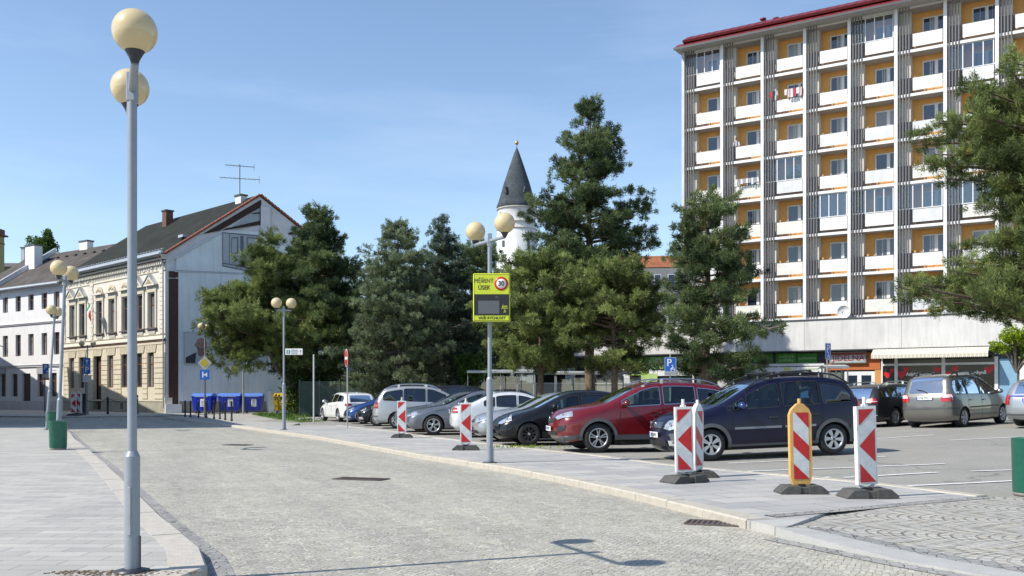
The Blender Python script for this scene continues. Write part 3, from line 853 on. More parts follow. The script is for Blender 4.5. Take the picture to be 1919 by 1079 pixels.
# signs on posts
def post(label, name, x, y, h_, r_=.03, cat='sign', m=None, z0=0.0, group=None, rz=0.0):
    t = thing(name, label, cat, (x, y, z0), rz, group)
    p = MB(); p.tube([(0, 0, 0), (0, 0, h_)], r_, m or m_galv, 12); p.build('post', t)
    return t
def plate_rect(t, x, z, w, h, m, name='sign_plate', y=-.05, rim_m=None, parent=None):
    b = MB(); b.box(x - w / 2, x + w / 2, y - .004, y + .004, z - h / 2, z + h / 2, m, .002)
    o = b.build(name, t)
    if rim_m:
        r = MB(); rim(r, x - w / 2 + .012, x + w / 2 - .012, z - h / 2 + .012, z + h / 2 - .012, .012, rim_m, y - .0045); r.build('border', o)
    return o
def wheelchair(o, x, z, s, y, m):
    b = MB(); b.lathe([(.09 * s, y - .002), (.12 * s, y - .002), (.12 * s, y), (.09 * s, y)], m, 18, (x, 0, z - .06 * s), 'y')
    b.ball((x - .02 * s, y, z + .16 * s), .035 * s, m, 8, 6, (1, .1, 1)); b.box(x - .035 * s, x, y - .003, y, z - .05 * s, z + .12 * s, m); b.box(x - .02 * s, x + .10 * s, y - .003, y, z - .06 * s, z - .03 * s, m)
    b.box(x + .09 * s, x + .12 * s, y - .003, y, z - .16 * s, z - .03 * s, m); b.build('wheelchair_symbol', o)

yP = 46.0
t = post('blue P sign with wheelchair symbol above the red car', 'parking_sign', at(1256, yP), yP, zat(668, yP), group='parking signs in the car park', z0=gz(at(1256, yP), yP))
w_, h_ = 22 * yP / F, 27 * yP / F; zc = zat(683, yP) - t.location.z
o = plate_rect(t, 0, zc, w_, h_, m_sign_b, rim_m=m_sign_w); text_mesh('lettering', 'P', .5, m_sign_w, o, (-.06, -.058, zc + .08), depth=.002, bold=.008); wheelchair(o, .12, zc - .2, .9, -.056, m_sign_w)
plate_rect(t, 0, zat(700, yP) - t.location.z, w_, 7 * yP / F, m_galv, 'lower_plate')
t = post('narrow blue P sign with wheelchair symbol turned edgewise left of the canteen sign', 'parking_sign', at(1550, yP), yP, zat(643, yP), group='parking signs in the car park', rz=R(40))
zc = zat(658, yP); w_ = 19 * yP / F
o = plate_rect(t, 0, zc, w_, 30 * yP / F, m_sign_b, rim_m=m_sign_w); text_mesh('lettering', 'P', .55, m_sign_w, o, (0, -.058, zc + .1), depth=.002, bold=.008); wheelchair(o, .05, zc - .24, 1.0, -.056, m_sign_w)

yN = 41.5
t = post('round no-entry sign seen almost edge on, beside the white estate', 'no_entry_sign', at(651, yN), yN, zat(655, yN), rz=R(-70))
zc = zat(671, yN)
b = MB(); b.lathe([(.001, -.052), (.39, -.052), (.40, -.044), (.001, -.044)], m_sign_r, 36, (0, 0, zc), 'y'); o = b.build('sign_plate', t)
b = MB(); b.box(-.28, .28, -.056, -.053, zc - .06, zc + .06, m_sign_w); b.build('white_bar', o)
b = MB(); b.lathe([(.375, -.054), (.40, -.054), (.40, -.0525), (.375, -.0525)], m_sign_w, 36, (0, 0, zc), 'y'); b.build('border', o)

yI = 38.82
t = thing('information_board', 'small white information board with arrow on the lamp by the bins', 'sign', (at(535, yI), yI, zat(659, yI)), 0)
b = MB(); b.box(0, .72, -.02, .01, -.13, .13, m_sign_w, .012); o = b.build('sign_plate', t)
b = MB(); b.box(.05, .19, -.024, -.021, -.08, .08, mat('teal', (.02, .20, .20), .4)); b.build('teal_square', o)
text_mesh('lettering', 'i', .17, m_sign_w, o, (.12, -.026, 0), depth=.002, bold=.01)
for k, tx in enumerate(('Městské', 'informační', 'centrum')): text_mesh('lettering', tx, .075, m_sign_bk, o, (.38, -.023, .065 - .065 * k), depth=.001)
b = MB(); b.box(.628, .642, -.024, -.021, -.07, .04, m_sign_bk); b.poly([(.60, -.0235, .02), (.67, -.0235, .02), (.635, -.0235, .08)], m_sign_bk); b.build('arrow', o)

post('bare light grey post on the lawn beside the leaning pine', 'sign_post', at(588, 49), 49, zat(664, 49), .045, m=mat('pale_post', (.48, .52, .50), .5))
t = post('thin grey post in front of the blue containers', 'sign_post', at(456, 72), 72, zat(695, 72), .07, m=m_galv)
b = MB(); b.tube([(0, 0, zat(696, 72)), (.35, 0, zat(676, 72))], .03, m_galv, 6); b.build('bent_tip', t)

yD = 61.5
t = post('yellow diamond priority sign above a blue one on a dark post', 'priority_sign', at(384, yD), yD, zat(668, yD), .05, m=mat('dark_post', (.12, .13, .15), .5))
zc = zat(680, yD); r_ = 13.5 * yD / F
b = MB(); b.prism([(-r_, zc), (0, zc - r_), (r_, zc), (0, zc + r_)], 'y', -.058, -.045, mat('dull_sign_border', (.36, .38, .38), .5)); o = b.build('sign_plate', t)
b = MB(); q = r_ * .66; b.prism([(-q, zc), (0, zc - q), (q, zc), (0, zc + q)], 'y', -.066, -.061, m_sign_yel); b.build('yellow_field', o)
zc = zat(702, yD); w_ = 18 * yD / F
o = plate_rect(t, 0, zc, w_, w_, m_sign_b)
b = MB(); b.box(-.16, -.08, -.06, -.055, zc - .2, zc + .2, m_sign_w); b.box(-.08, .17, -.06, -.055, zc - .05, zc + .05, m_sign_w); b.box(.10, .17, -.060, -.055, zc + .05, zc + .14, m_sign_w); b.box(.10, .17, -.060, -.055, zc - .14, zc - .05, m_sign_w); b.build('symbol', o)

yA = 71.0
t = post('blue arrow and P signs with a white text plate on one post by the townhouse', 'parking_sign', at(161, yA), yA, zat(668, yA), .05, m=mat('dark_post', (.12, .13, .15), .5))
zc = zat(678, yA); w_ = 13.5 * yA / F
o = plate_rect(t, .1, zc, w_, 15 * yA / F, m_sign_b, rim_m=m_sign_w)
b = MB(); b.box(.07, .13, -.06, -.055, zc - .2, zc + .1, m_sign_w); b.poly([(-.04, -.058, zc + .04), (.24, -.058, zc + .04), (.1, -.058, zc + .22)], m_sign_w); b.build('arrow', o)
zc = zat(693, yA); o = plate_rect(t, .1, zc, w_, 16 * yA / F, m_sign_b, rim_m=m_sign_w); text_mesh('lettering', 'P', .6, m_sign_w, o, (.1, -.06, zc), depth=.003, bold=.01)
zc = zat(709, yA); o = plate_rect(t, .1, zc, 17 * yA / F, 13 * yA / F, m_sign_w, 'text_plate')
for k in range(4): text_mesh('lettering', 'Po-Pá 7-17 h', .13, m_sign_bk, o, (.1, -.056, zc + .19 - .125 * k), depth=.001)
yB = 80.0
t = post('blue P sign with car symbol in front of the white building', 'parking_sign', at(84, yB), yB, zat(682, yB), .06, m=mat('dark_post', (.12, .13, .15), .5))
zc = zat(691, yB); w_ = 12 * yB / F
o = plate_rect(t, .1, zc, w_, 19 * yB / F, m_sign_b, rim_m=m_sign_w); text_mesh('lettering', 'P', .55, m_sign_w, o, (.1, -.06, zc + .1), depth=.003, bold=.01)
b = MB(); b.box(.16, .34, -.058, -.055, zc - .30, zc - .16, m_sign_w); b.build('car_symbol', o)
plate_rect(t, .1, zat(704, yB), w_, 8 * yB / F, mat('pale_plate', (.5, .5, .48), .5), 'lower_plate'); plate_rect(t, .1, zat(710, yB), w_ * 1.1, 4 * yB / F, mat('orange_plate', (.45, .16, .06), .5), 'lower_plate')

# bollards
bx = [(347, 781), (357, 782), (372, 782.5), (387, 783), (401, 785), (412, 785.5), (422, 787), (434, 789)]
names = ['first bollard from the left in the row by the priority sign', 'second bollard from the left in the row by the priority sign', 'bollard just left of the priority sign post', 'bollard just right of the priority sign post', 'fourth bollard from the right in the row by the bins', 'third bollard from the right in the row by the bins', 'second bollard from the right in the row by the bins', 'right-hand end bollard of the row, in front of the middle blue bin']
def bollard(label, x, y, h_, r_, grp, ring=False):
    t = thing('bollard', label, 'bollard', (x, y, 0), 0, grp)
    b = MB(); b.lathe([(r_ * 1.3, 0), (r_ * 1.3, .10), (r_, .12), (r_, h_ - .10), (r_ * 1.15, h_ - .09), (r_ * 1.15, h_ - .05), (r_ * .9, h_ - .03), (.001, h_)], m_boll, 14); b.build('body', t)
    if ring: b = MB(); b.lathe([(r_ * 1.05, h_ - .35), (r_ * 1.08, h_ - .34), (r_ * 1.08, h_ - .22), (r_ * 1.05, h_ - .21)], m_sign_w, 14); b.build('reflector_band', t)
    return t
for (px, py), nm in zip(bx, names):
    x, y = ground_at(px, py); bollard('black iron ' + nm, x, y, 1.12, .052, 'black bollards by the blue bins')
fb = [(143.5, 778, 1.35), (157.5, 777, 1.6), (202, 776, 1.35), (257, 775.2, 1.5)]
lb = ['black bollard in front of the far beacons', 'wide black bollard right of the far beacons', 'black bollard with a chain before the townhouse door', 'dark bollard with a white band at the townhouse']
for i, ((px, py, hh), nm) in enumerate(zip(fb, lb)):
    x, y = ground_at(px, py); bollard(nm, x, y, hh, .085 if i != 1 else .12, 'bollards before the townhouse', ring=(i == 3))
ch = MB(); P3 = [ground_at(px, py) for px, py, _ in fb]
for a, b2 in zip(P3[1:], P3[2:]):
    ch.tube([(a[0] + (b2[0] - a[0]) * t / 10, a[1] + (b2[1] - a[1]) * t / 10, 1.2 - .28 * math.sin(math.pi * t / 10)) for t in range(11)], .022, m_boll, 5)
tag(ch.build('chain'), 'black chain hanging between the bollards of the townhouse', 'chain')

# wheeled containers
def container(label, x, y, rz, mbody, mlid, w=1.75, h=1.35, lidopen=False, group='blue recycling containers', sticker=True, d=1.15):
    t = thing('waste_container', label, 'waste container', (x, y, 0), rz, group)
    b = MB(); W_, D_ = w / 2, d / 2; zb = .22
    vs = []
    for z, k in ((zb, .84), (h * .55, .93), (h, 1.0)): vs += [(-W_ * k, -D_ * k, z), (W_ * k, -D_ * k, z), (W_ * k, D_ * k, z), (-W_ * k, D_ * k, z)]
    fs = [(3, 2, 1, 0)] + [(4 * j + i, 4 * j + (i + 1) % 4, 4 * j + 4 + (i + 1) % 4, 4 * j + 4 + i) for j in range(2) for i in range(4)]
    b.add(vs, fs, mbody)
    b.box(-W_ - .03, W_ + .03, -D_ - .03, D_ + .03, h, h + .06, mbody, .01)
    for q in (-.55, 0, .55): b.box(q * W_ - .03, q * W_ + .03, -D_ * .97 - .02, -D_ * .9, zb + .05, h, mbody)
    b.build('body', t)
    l = MB(); pr = [(-D_ - .02, h + .06), (-D_ * .7, h + .20), (-D_ * .2, h + .28), (D_ * .4, h + .27), (D_ + .02, h + .08)]
    l.prism(pr[::-1], 'x', -W_ - .01, W_ + .01, mlid); l.build('lid', t)
    hn = MB(); hn.tube([(-W_ * .7, -D_ - .07, h + .0), (W_ * .7, -D_ - .07, h + .0)], .02, m_galv, 6); hn.build('handle', t)
    for sx in (-1, 1):
        for sy in (-1, 1):
            k = MB(); k.lathe([(.001, -.03), (.10, -.03), (.10, .03), (.001, .03)], m_tyre2, 14, (sx * W_ * .66, sy * D_ * .6, .10), 'x'); k.box(sx * W_ * .66 - .04, sx * W_ * .66 + .04, sy * D_ * .6 - .05, sy * D_ * .6 + .05, .14, zb + .01, m_galv); k.build('castor', t)
    if sticker:
        s_ = MB(); s_.M = Matrix.Translation((.12, 0, 0)); s_.box(-.20, .20, -D_ * .985 - .012, -D_ * .97, zb + .35, h - .18, m_sign_w); so_ = s_.build('sticker', t)
        k = MB(); 
        for i in range(4): k.box(-.13 + .12, .13 + .12, -D_ * .985 - .016, -D_ * .985 - .013, zb + .42 + i * .11, zb + .47 + i * .11, m_sign_bk if i % 2 else m_sign_b)
        k.build('sticker_print', so_)
    return t
m_tyre2 = mat('castor_rubber', (.03, .03, .03), .8)
container('blue paper container with dark lid, leftmost of the three by the gable', at(383, 74.6), 74.6, R(-6), m_bluebin, m_bluelid, 1.6)
container('middle blue container of the three, light blue lid raised at its left', at(432, 75.0), 75.0, R(4), m_bluebin, m_bluelid, 1.7)
container('right blue container of the three, next to the thin grey post', at(475, 75.6), 75.6, R(6), m_bluebin, m_bluelid, 1.55)
container('yellow plastics container partly behind the lamp post', at(531, 76), 76, R(6), m_yelbin, m_yelbin, 1.45, group='yellow plastics containers')
container('yellow plastics container behind the leaning pine stem', at(563, 76.6), 76.6, R(8), m_yelbin, m_yelbin, 1.45, group='yellow plastics containers', sticker=False)
container('dark green container behind the white estate', at(640, 66), 66, R(8), m_dkgreen, m_dkgreen, 1.5, group='green containers', sticker=False)

# drain covers
for (px, py, w_, d_), lab in zip(((677, 898, .95, .42), (1337, 981, .62, .40), (445, 834, .8, .5)), ('drain grate in the middle of the street', 'rusty drain grate beside the near kerb of the strip', 'small drain cover far up the street')):
    x, y = ground_at(px, py, ZR); t = thing('drain_grate', lab, 'drain grate', (x, y, ZR + .005), R(-20), 'street drains')
    b = MB(); mdr = mat('cast_iron', (.11, .085, .075), .8, var=.3, scale=20)
    b.box(-w_ / 2, w_ / 2, -d_ / 2, -d_ / 2 + .04, 0, .012, mdr); b.box(-w_ / 2, w_ / 2, d_ / 2 - .04, d_ / 2, 0, .012, mdr)
    n = int(w_ / .06)
    for i in range(n + 1): q = -w_ / 2 + w_ * i / n; b.box(q - .012, q + .012, -d_ / 2 + .04, d_ / 2 - .04, 0, .010, mdr)
    b.build('grate', t)
    b = MB(); b.box(-w_ / 2, w_ / 2, -d_ / 2, d_ / 2, -.03, .002, m_boll); b.build('pit', t)
# ------------------------------------------------------------------ cars
def paint(name, col, metal=.35, rough=.32):
    dk_ = max(col) < .06
    m = mat('paint_' + name, col, rough, metal=metal, var=.05, scale=6, spec=.25 if dk_ else .5, coat=.4 if dk_ else .8)
    return m
m_tyre = mat('tyre_rubber', (.022, .022, .023), .85, var=.2, scale=30)
m_alloy = mat('alloy', (.50, .51, .53), .35, metal=.75, var=.1, scale=20)
m_black = mat('black_plastic', (.018, .018, .02), .55, var=.1)
m_well = mat('wheel_well', (.008, .008, .008), .9, var=0)
m_clad = mat('grey_cladding', (.085, .088, .095), .6, var=.1)
m_int = mat('interior', (.035, .036, .04), .8, var=.2, scale=10)
m_seam = mat('panel_gap', (.006, .006, .007), .7, var=0)
m_chrome = mat('chrome', (.65, .66, .68), .15, metal=1.0, var=0)
m_plate = mat('plate_white', (.72, .73, .74), .5, var=.04)
m_plate_t = mat('plate_text', (.02, .02, .03), .5, var=0)
m_plate_b = mat('plate_blue', (.02, .06, .35), .5, var=0)
m_lampglass = mat('headlight', (.62, .64, .67), .1, metal=.6, var=.25, scale=25, coat=1)
m_lampdark = mat('lamp_dark', (.08, .085, .095), .12, metal=.3, var=.4, scale=25, coat=1)
m_red_l = mat('tail_red', (.42, .012, .012), .15, var=.35, scale=18, coat=1)
m_amber = mat('amber', (.60, .16, .02), .15, var=.1, coat=1)
m_white_l = mat('tail_white', (.6, .5, .5), .15, var=.1, coat=1)
g_side = glass_mat('side_glass', (.62, .78, .72), refl=.03, clear=.95)
g_wind = glass_mat('windscreen_glass', (.50, .66, .74), refl=.34, clear=.8, rough=.05)
g_dark = glass_mat('privacy_glass', (.12, .15, .18), refl=.07, clear=.5)

def chaikin(pts, n=2):
    for _ in range(n):
        q = [pts[0]]
        for a, b in zip(pts, pts[1:]):
            q.append(tuple(.75 * i + .25 * j for i, j in zip(a, b))); q.append(tuple(.25 * i + .75 * j for i, j in zip(a, b)))
        q.append(pts[-1]); pts = q
    return pts

class Body:
    def __init__(s, sp):
        s.sp = sp; s.hw = sp['hw']; s.Lx = max(p[0] for p in sp['prof']); s.zs = sp.get('sill', .24)
        pf = chaikin([tuple(p) for p in sp['prof']], 2)          # x, z, fillet radius, camber
        out = [pf[0]]
        for p in pf[1:]:
            dx = math.hypot(p[0] - out[-1][0], p[1] - out[-1][1]); k = max(1, int(dx / .09))
            a = out[-1]
            for i in range(1, k + 1): out.append(tuple(u + (v - u) * i / k for u, v in zip(a, p)))
        s.pf = np.array(out)
        arch = []
        R_ = sp['R'] * 1.13
        bot = []
        x0, x1 = s.pf[0][0], s.pf[-1][0]
        zb0, zb1 = s.pf[0][1], s.pf[-1][1]
        # bottom line from the rear forwards with the two wheel arches
        for xc in (sp['xr'], sp['xf']):
            a0 = math.asin(max(-.9, min(.9, (s.zs - sp['R']) / R_)))
            for k in range(15):
                a = a0 + (math.pi - 2 * a0) * k / 14
                bot.append((xc + R_ * math.cos(a), sp['R'] + R_ * math.sin(a)))
        s.outline = [(p[0], p[1]) for p in s.pf] + bot
        # profile runs front-bottom -> over the roof -> rear-bottom, then bot runs rear -> front: closed
        s.L = s.pf[:, :2]
        s.belt = sp['belt']
    def beltz(s, x):
        b = s.belt; return float(np.interp(x, [q[0] for q in b], [q[1] for q in b]))
    def dist(s, x, z):
        A, B = s.L[:-1], s.L[1:]
        x = np.atleast_1d(x).astype(float); z = np.atleast_1d(z).astype(float)
        ab = B - A; L2 = (ab ** 2).sum(1)
        px = x[:, None] - A[None, :, 0]; pz = z[:, None] - A[None, :, 1]
        t = np.clip((px * ab[:, 0] + pz * ab[:, 1]) / L2, 0, 1)
        dx = px - t * ab[:, 0]; dz = pz - t * ab[:, 1]
        d = np.sqrt(dx ** 2 + dz ** 2); k = d.argmin(1); ii = np.arange(len(x))
        tt = t[ii, k]; r = s.pf[k, 2] * (1 - tt) + s.pf[k + 1, 2] * tt
        return d[ii, k], r
    def base(s, x, z):
        x = np.atleast_1d(x).astype(float); z = np.atleast_1d(z).astype(float)
        hw = s.hw
        bz = np.interp(x, [q[0] for q in s.belt], [q[1] for q in s.belt])
        y = np.full(x.shape, hw)
        y -= .06 * np.clip((.42 - z) / .25, 0, 1) ** 1.5
        mid = s.belt[0][1] * .62
        y -= .035 * np.clip((z - mid) / (bz - mid + .01), 0, 1) ** 2
        y -= s.sp.get('tumble', .36) * np.clip(z - bz, 0, 1)
        y -= .012 * np.exp(-((z - mid * .88) / .03) ** 2)        # crease
        f = s.sp.get('nose', .9); y -= .13 * np.clip((f - x) / f, 0, 1) ** 2.0
        rr = .8; y -= .10 * np.clip((x - (s.Lx - rr)) / rr, 0, 1) ** 2.0
        return y
    def sidey(s, x, z):
        d, r = s.dist(x, z); y = s.base(x, z)
        q = np.clip(r - d, 0, None)
        return y - (r - np.sqrt(np.clip(r * r - q * q, 0, None)))
    def top_z(s, x):
        c = [p for p in s.L]
        best = None
        for a, b in zip(s.L[:-1], s.L[1:]):
            if min(a[0], b[0]) <= x <= max(a[0], b[0]) and abs(a[0] - b[0]) > 1e-9:
                z = a[1] + (b[1] - a[1]) * (x - a[0]) / (b[0] - a[0]); best = z if best is None else max(best, z)
        return best if best is not None else .5
    def end_x(s, y, z, rear=False):
        """x of the front (or rear) surface at (y,z)"""
        y = abs(y); lo, hi = (0, 1.3) if not rear else (s.Lx, s.Lx - 1.3)
        n = 90; xs = np.linspace(lo, hi, n); zz = np.full(n, z)
        ins = pip(xs, zz, s.outline_full) & (s.sidey(xs, zz) >= y - 1e-6)
        k = int(np.argmax(ins)) if ins.any() else 0
        x = xs[k]
        if k > 0:
            a, b = xs[k - 1], xs[k]
            for _ in range(7):
                m = (a + b) / 2
                if bool(pip([m], [z], s.outline_full)[0]) and s.sidey([m], [z])[0] >= y: b = m
                else: a = m
            x = b
        ye = float(s.sidey([x], [z])[0]); d, r = s.dist([x], [z])
        cam_ = s.sp.get('camber', .05) * max(0, 1 - (y / max(.1, ye)) ** 2) if d[0] < .03 else 0
        return x - cam_ if not rear else x + cam_
    def end_pt(s, y, z, rear=False, off=.008):
        """surface point at the front or rear for a wanted (y,z); wraps onto the flank at most .42 m"""
        sg = -1 if y < 0 else 1; ya = abs(y); x = s.end_x(ya, z, rear); lim = s.Lx - .17 if rear else .34
        o = off if rear else -off
        if (not rear and x > lim) or (rear and x < lim) or bool(s.sidey([lim], [z])[0] < ya):
            return lim, sg * (float(s.sidey([lim], [z])[0]) + off), z
        yc = float(s.sidey([s.Lx - .05 if rear else .05], [z])[0])
        k = max(0, min(1, (ya - yc + .1) / .2))
        return x + o, sg * (ya + off * k), z
    @property
    def outline_full(s):
        return [(p[0], p[1]) for p in s.pf] + [(s.pf[-1][0], .1), (s.pf[0][0], .1)]

def side_patch(bd, mb, poly, m, off, step=.12, both=True, sides=(1, -1)):
    P, T = cdt(dense(poly, .06), step=step)
    y = bd.sidey(P[:, 0], P[:, 1]) + off
    for sg in sides:
        vs = [(x, sg * yy, z) for (x, z), yy in zip(P, y)]
        mb.add(vs, [tuple(int(i) for i in t) for t in T], m, True)

def dense(pl, s_=.04):
    out = []
    for i in range(len(pl)):
        a, b = pl[i], pl[(i + 1) % len(pl)]; n = max(1, int(math.hypot(b[0] - a[0], b[1] - a[1]) / s_))
        out += [(a[0] + (b[0] - a[0]) * k / n, a[1] + (b[1] - a[1]) * k / n) for k in range(n)]
    return out

def end_patch(bd, mb, poly, m, off=.008, rear=False, mirror=True, step=.1):
    """poly in (y,z) laid onto the front or rear"""
    P, T = cdt(dense(poly, .08), step=step * .7)
    for sg in ((1, -1) if mirror else (1,)):
        vs = []
        for y, z in P:
            x, yy, z = bd.end_pt(y, z, rear, off); vs.append((x, sg * yy, z))
        mb.add(vs, [tuple(int(i) for i in t) for t in T], m, True)

def seam(bd, mb, line, w=.010, off=.003, m=None, sides=(1, -1)):
    pts = []
    for a, b in zip(line, line[1:]):
        n = max(1, int(math.hypot(b[0] - a[0], b[1] - a[1]) / .08))
        pts += [(a[0] + (b[0] - a[0]) * i / n, a[1] + (b[1] - a[1]) * i / n) for i in range(n)]
    pts.append(line[-1])
    L, Rr = [], []
    for i, p in enumerate(pts):
        a, b = pts[max(0, i - 1)], pts[min(len(pts) - 1, i + 1)]
        dx, dz = b[0] - a[0], b[1] - a[1]; q = math.hypot(dx, dz) or 1
        L.append((p[0] - dz / q * w / 2, p[1] + dx / q * w / 2)); Rr.append((p[0] + dz / q * w / 2, p[1] - dx / q * w / 2))
    A = np.array(L + Rr); y = bd.sidey(A[:, 0], A[:, 1]) + off; n = len(pts)
    for sg in sides:
        mb.add([(x, sg * yy, z) for (x, z), yy in zip(A, y)], [(i, i + 1, n + i + 1, n + i) for i in range(n - 1)], m or m_seam, True)

def make_wheel(R_, w, style, spoke_m=None, n=5):
    """wheel lying on axis y, outer face towards -y; returns (tyre MB, rim MB)"""
    t = MB(); rr = R_ * .66
    h = w / 2
    t.lathe([(rr, -h), (rr + .02, -h - .004), (R_ * .93, -h - .004), (R_ * .985, -h + .025), (R_, -h + .05), (R_, h - .05), (R_ * .985, h - .025), (R_ * .93, h), (rr, h)], m_tyre, 36, axis='y')
    r = MB(); sm = spoke_m or m_alloy
    r.lathe([(rr + .004, -h - .001), (rr - .012, -h - .006), (rr - .026, -h + .01), (rr - .03, h * .6)], sm, 36, axis='y')
    r.lathe([(0.001, -h + .075), (rr - .02, -h + .075)], m_well, 24, axis='y')
    r.lathe([(.001, -h + .004), (.05, -h + .004), (.062, -h + .02), (.065, -h + .06)], sm, 20, axis='y')
    r.lathe([(.001, -h + .001), (.024, -h + .001), (.026, -h + .006)], m_black if sm is m_alloy else m_alloy, 14, axis='y')
    for k in range(n):
        a = 2 * math.pi * k / n + .3
        def q(rad, da): return (rad * math.cos(a + da), rad * math.sin(a + da))
        if style == 'six': wi, wo = .42, .25
        elif style == 'split': wi, wo = .26, .07
        elif style == 'cover': wi, wo = .30, .17
        else: wi, wo = .36, .15
        for sh in ((-.10, .12) if style == 'split' else (0,)):
            p = [q(.045, -wi + sh), q(rr - .02, -wo + sh * 1.6), q(rr - .02, wo + sh * 1.6), q(.045, wi + sh)]
            r.prism(p, 'y', -h + .006, -h + .045, sm)
    return t, r

def build_car(name, label, sp, x, y, fwd, scale=1.0, group='cars parked in the square', z=None, cat='car'):
    """fwd: heading in degrees measured anticlockwise from +X; (x,y): ground point of the car's origin (nose, centre line)"""
    a = R(fwd)
    rz = a + math.pi                                          # local +x runs to the rear
    root = thing(name, label, cat, (x, y, gz(x, y) if z is None else z), rz, group)
    root.scale = (scale,) * 3
    # follow the slope of the ground
    ux, uy = math.cos(rz), math.sin(rz)
    sl = (gz(x + 3.5 * ux, y + 3.5 * uy) - gz(x + .8 * ux, y + .8 * uy)) / 2.7
    sw = (gz(x + 2 * ux - uy, y + 2 * uy + ux) - gz(x + 2 * ux + uy, y + 2 * uy - ux)) / 2
    root.rotation_euler = (math.atan(sw), -math.atan(sl), rz)
    bd = Body(sp); pm = sp['paint']; hw = sp['hw']
    # --- painted side skins with real window openings
    wins = []
    for wsp in sp['wins']:
        x0, x1 = wsp[0], wsp[1]; ins = wsp[2] if len(wsp) > 2 else .10
        s0, s1 = (wsp[3] if len(wsp) > 3 else 0), (wsp[4] if len(wsp) > 4 else 0)
        top, botm = [], []
        for i in range(13):
            t = i / 12; xx = x0 + (x1 - x0) * t
            zb = bd.beltz(xx) + .012
            zt = bd.top_z(xx)
            while zt > zb and bd.dist([xx], [zt])[0][0] < ins: zt -= .012
            sh = (s0 * (1 - t) + s1 * t)
            if zt > zb + .02: top.append((xx + sh * (zt - zb), zt)); botm.append((xx, zb))
        pl = botm + top[::-1]
        # round the corners a little
        q = []
        for i in range(len(pl)):
            p0, p1, p2 = pl[i - 1], pl[i], pl[(i + 1) % len(pl)]
            v1 = Vector(p0) - Vector(p1); v2 = Vector(p2) - Vector(p1)
            if v1.length > 1e-5 and v2.length > 1e-5 and v1.angle(v2) < 2.4:
                r1, r2 = min(.04, v1.length * .4), min(.04, v2.length * .4)
                q += [tuple(Vector(p1) + v1.normalized() * r1), tuple(Vector(p1) + (v1.normalized() * r1 + v2.normalized() * r2) * .3), tuple(Vector(p1) + v2.normalized() * r2)]
            else: q.append(p1)
        wins.append(q)
    mb = MB()
    P, T = cdt(bd.outline, wins, step=.075)
    yy = bd.sidey(P[:, 0], P[:, 1])
    lowz = sp.get('cladz', 0)
    for sg in (1, -1):
        vs = [(p[0], sg * q, p[1]) for p, q in zip(P, yy)]
        mb.add(vs, [tuple(int(i) for i in t) for t in T], pm, True)
    # --- top ribbon
    pf = bd.pf; ye = bd.sidey(pf[:, 0], pf[:, 1])
    fr = [-1, -.93, -.86, -.66, -.4, -.14, .14, .4, .66, .86, .93, 1]
    nrm = np.zeros((len(pf), 2))
    for i in range(len(pf)):
        d = pf[min(i + 1, len(pf) - 1), :2] - pf[max(i - 1, 0), :2]; d /= np.linalg.norm(d) + 1e-9
        nrm[i] = (-d[1], d[0])
    grid = []
    for i in range(len(pf)):
        for f in fr:
            c = pf[i, 3] * (1 - f * f)
            grid.append((pf[i, 0] + nrm[i, 0] * c, f * ye[i], pf[i, 1] + nrm[i, 1] * c))
    K = len(fr); body_f, ws_f, rg_f, dark_f = [], [], [], []
    wx0, wx1 = sp['ws']; rx0, rx1 = sp['rg']
    for i in range(len(pf) - 1):
        cx, cz = (pf[i, 0] + pf[i + 1, 0]) / 2, (pf[i, 1] + pf[i + 1, 1]) / 2
        for j in range(K - 1):
            f = (i * K + j, i * K + j + 1, (i + 1) * K + j + 1, (i + 1) * K + j)
            inner = abs(fr[j] + fr[j + 1]) / 2 < .92
            inr = abs(fr[j] + fr[j + 1]) / 2 < .89
            if wx0 < cx < wx1 and inner and cz > .6: ws_f.append(f)
            elif rx0 < cx < rx1 and inr and cz > sp.get('rgz', .9): rg_f.append(f)
            elif cz < lowz: dark_f.append(f)
            else: body_f.append(f)
    def pick(fs):
        ids = sorted({i for f in fs for i in f}); mp_ = {q: k for k, q in enumerate(ids)}
        return [grid[i] for i in ids], [tuple(mp_[i] for i in f) for f in fs]
    mb.add(*pick(body_f), pm, True)
    if dark_f: mb.add(*pick(dark_f), m_clad, True)
    # merge ribbon and sides for smooth shading
    body = mb.build('body', root)
    bm = bmesh.new(); bm.from_mesh(body.data); bmesh.ops.remove_doubles(bm, verts=bm.verts, dist=.0006); bmesh.ops.recalc_face_normals(bm, faces=bm.faces); bm.to_mesh(body.data); bm.free()
    for nm, fs, gm in (('windscreen', ws_f, g_wind), ('rear_window', rg_f, sp.get('rglass', g_dark))):
        if fs:
            g = MB(); g.add(*pick(fs), gm, True); g.build(nm, root)
            # dark ceramic border is the pillar's trim
    # --- side windows
    for i, wp in enumerate(wins):
        for sg in (1, -1):
            g = MB(); side_patch(bd, g, wp, (sp.get('sglass') or [g_side] * 9)[min(i, 8)], -.012, .2, sides=(sg,))
            g.build('side_window', root)
    # --- dark trims: window surround, gaps, sill, arches
    trim_m = sp.get('trim', m_black)
    hx = sp['ws'][0]
    for sd_ in (1, -1):
        tr = MB()
        for wp in wins: seam(bd, tr, wp + [wp[0]], .018, .002, trim_m, (sd_,))
        for xx, z0, z1, sh in sp['doors']: seam(bd, tr, [(xx, z0), (xx + sh * .3, (z0 + z1) / 2), (xx + sh, z1)], .011, sides=(sd_,))
        seam(bd, tr, [(sp['xf'] + .05, bd.beltz(hx) - .11), (hx * .98, bd.beltz(hx) - .05)], .009, sides=(sd_,))
        tr.build('trim', root)
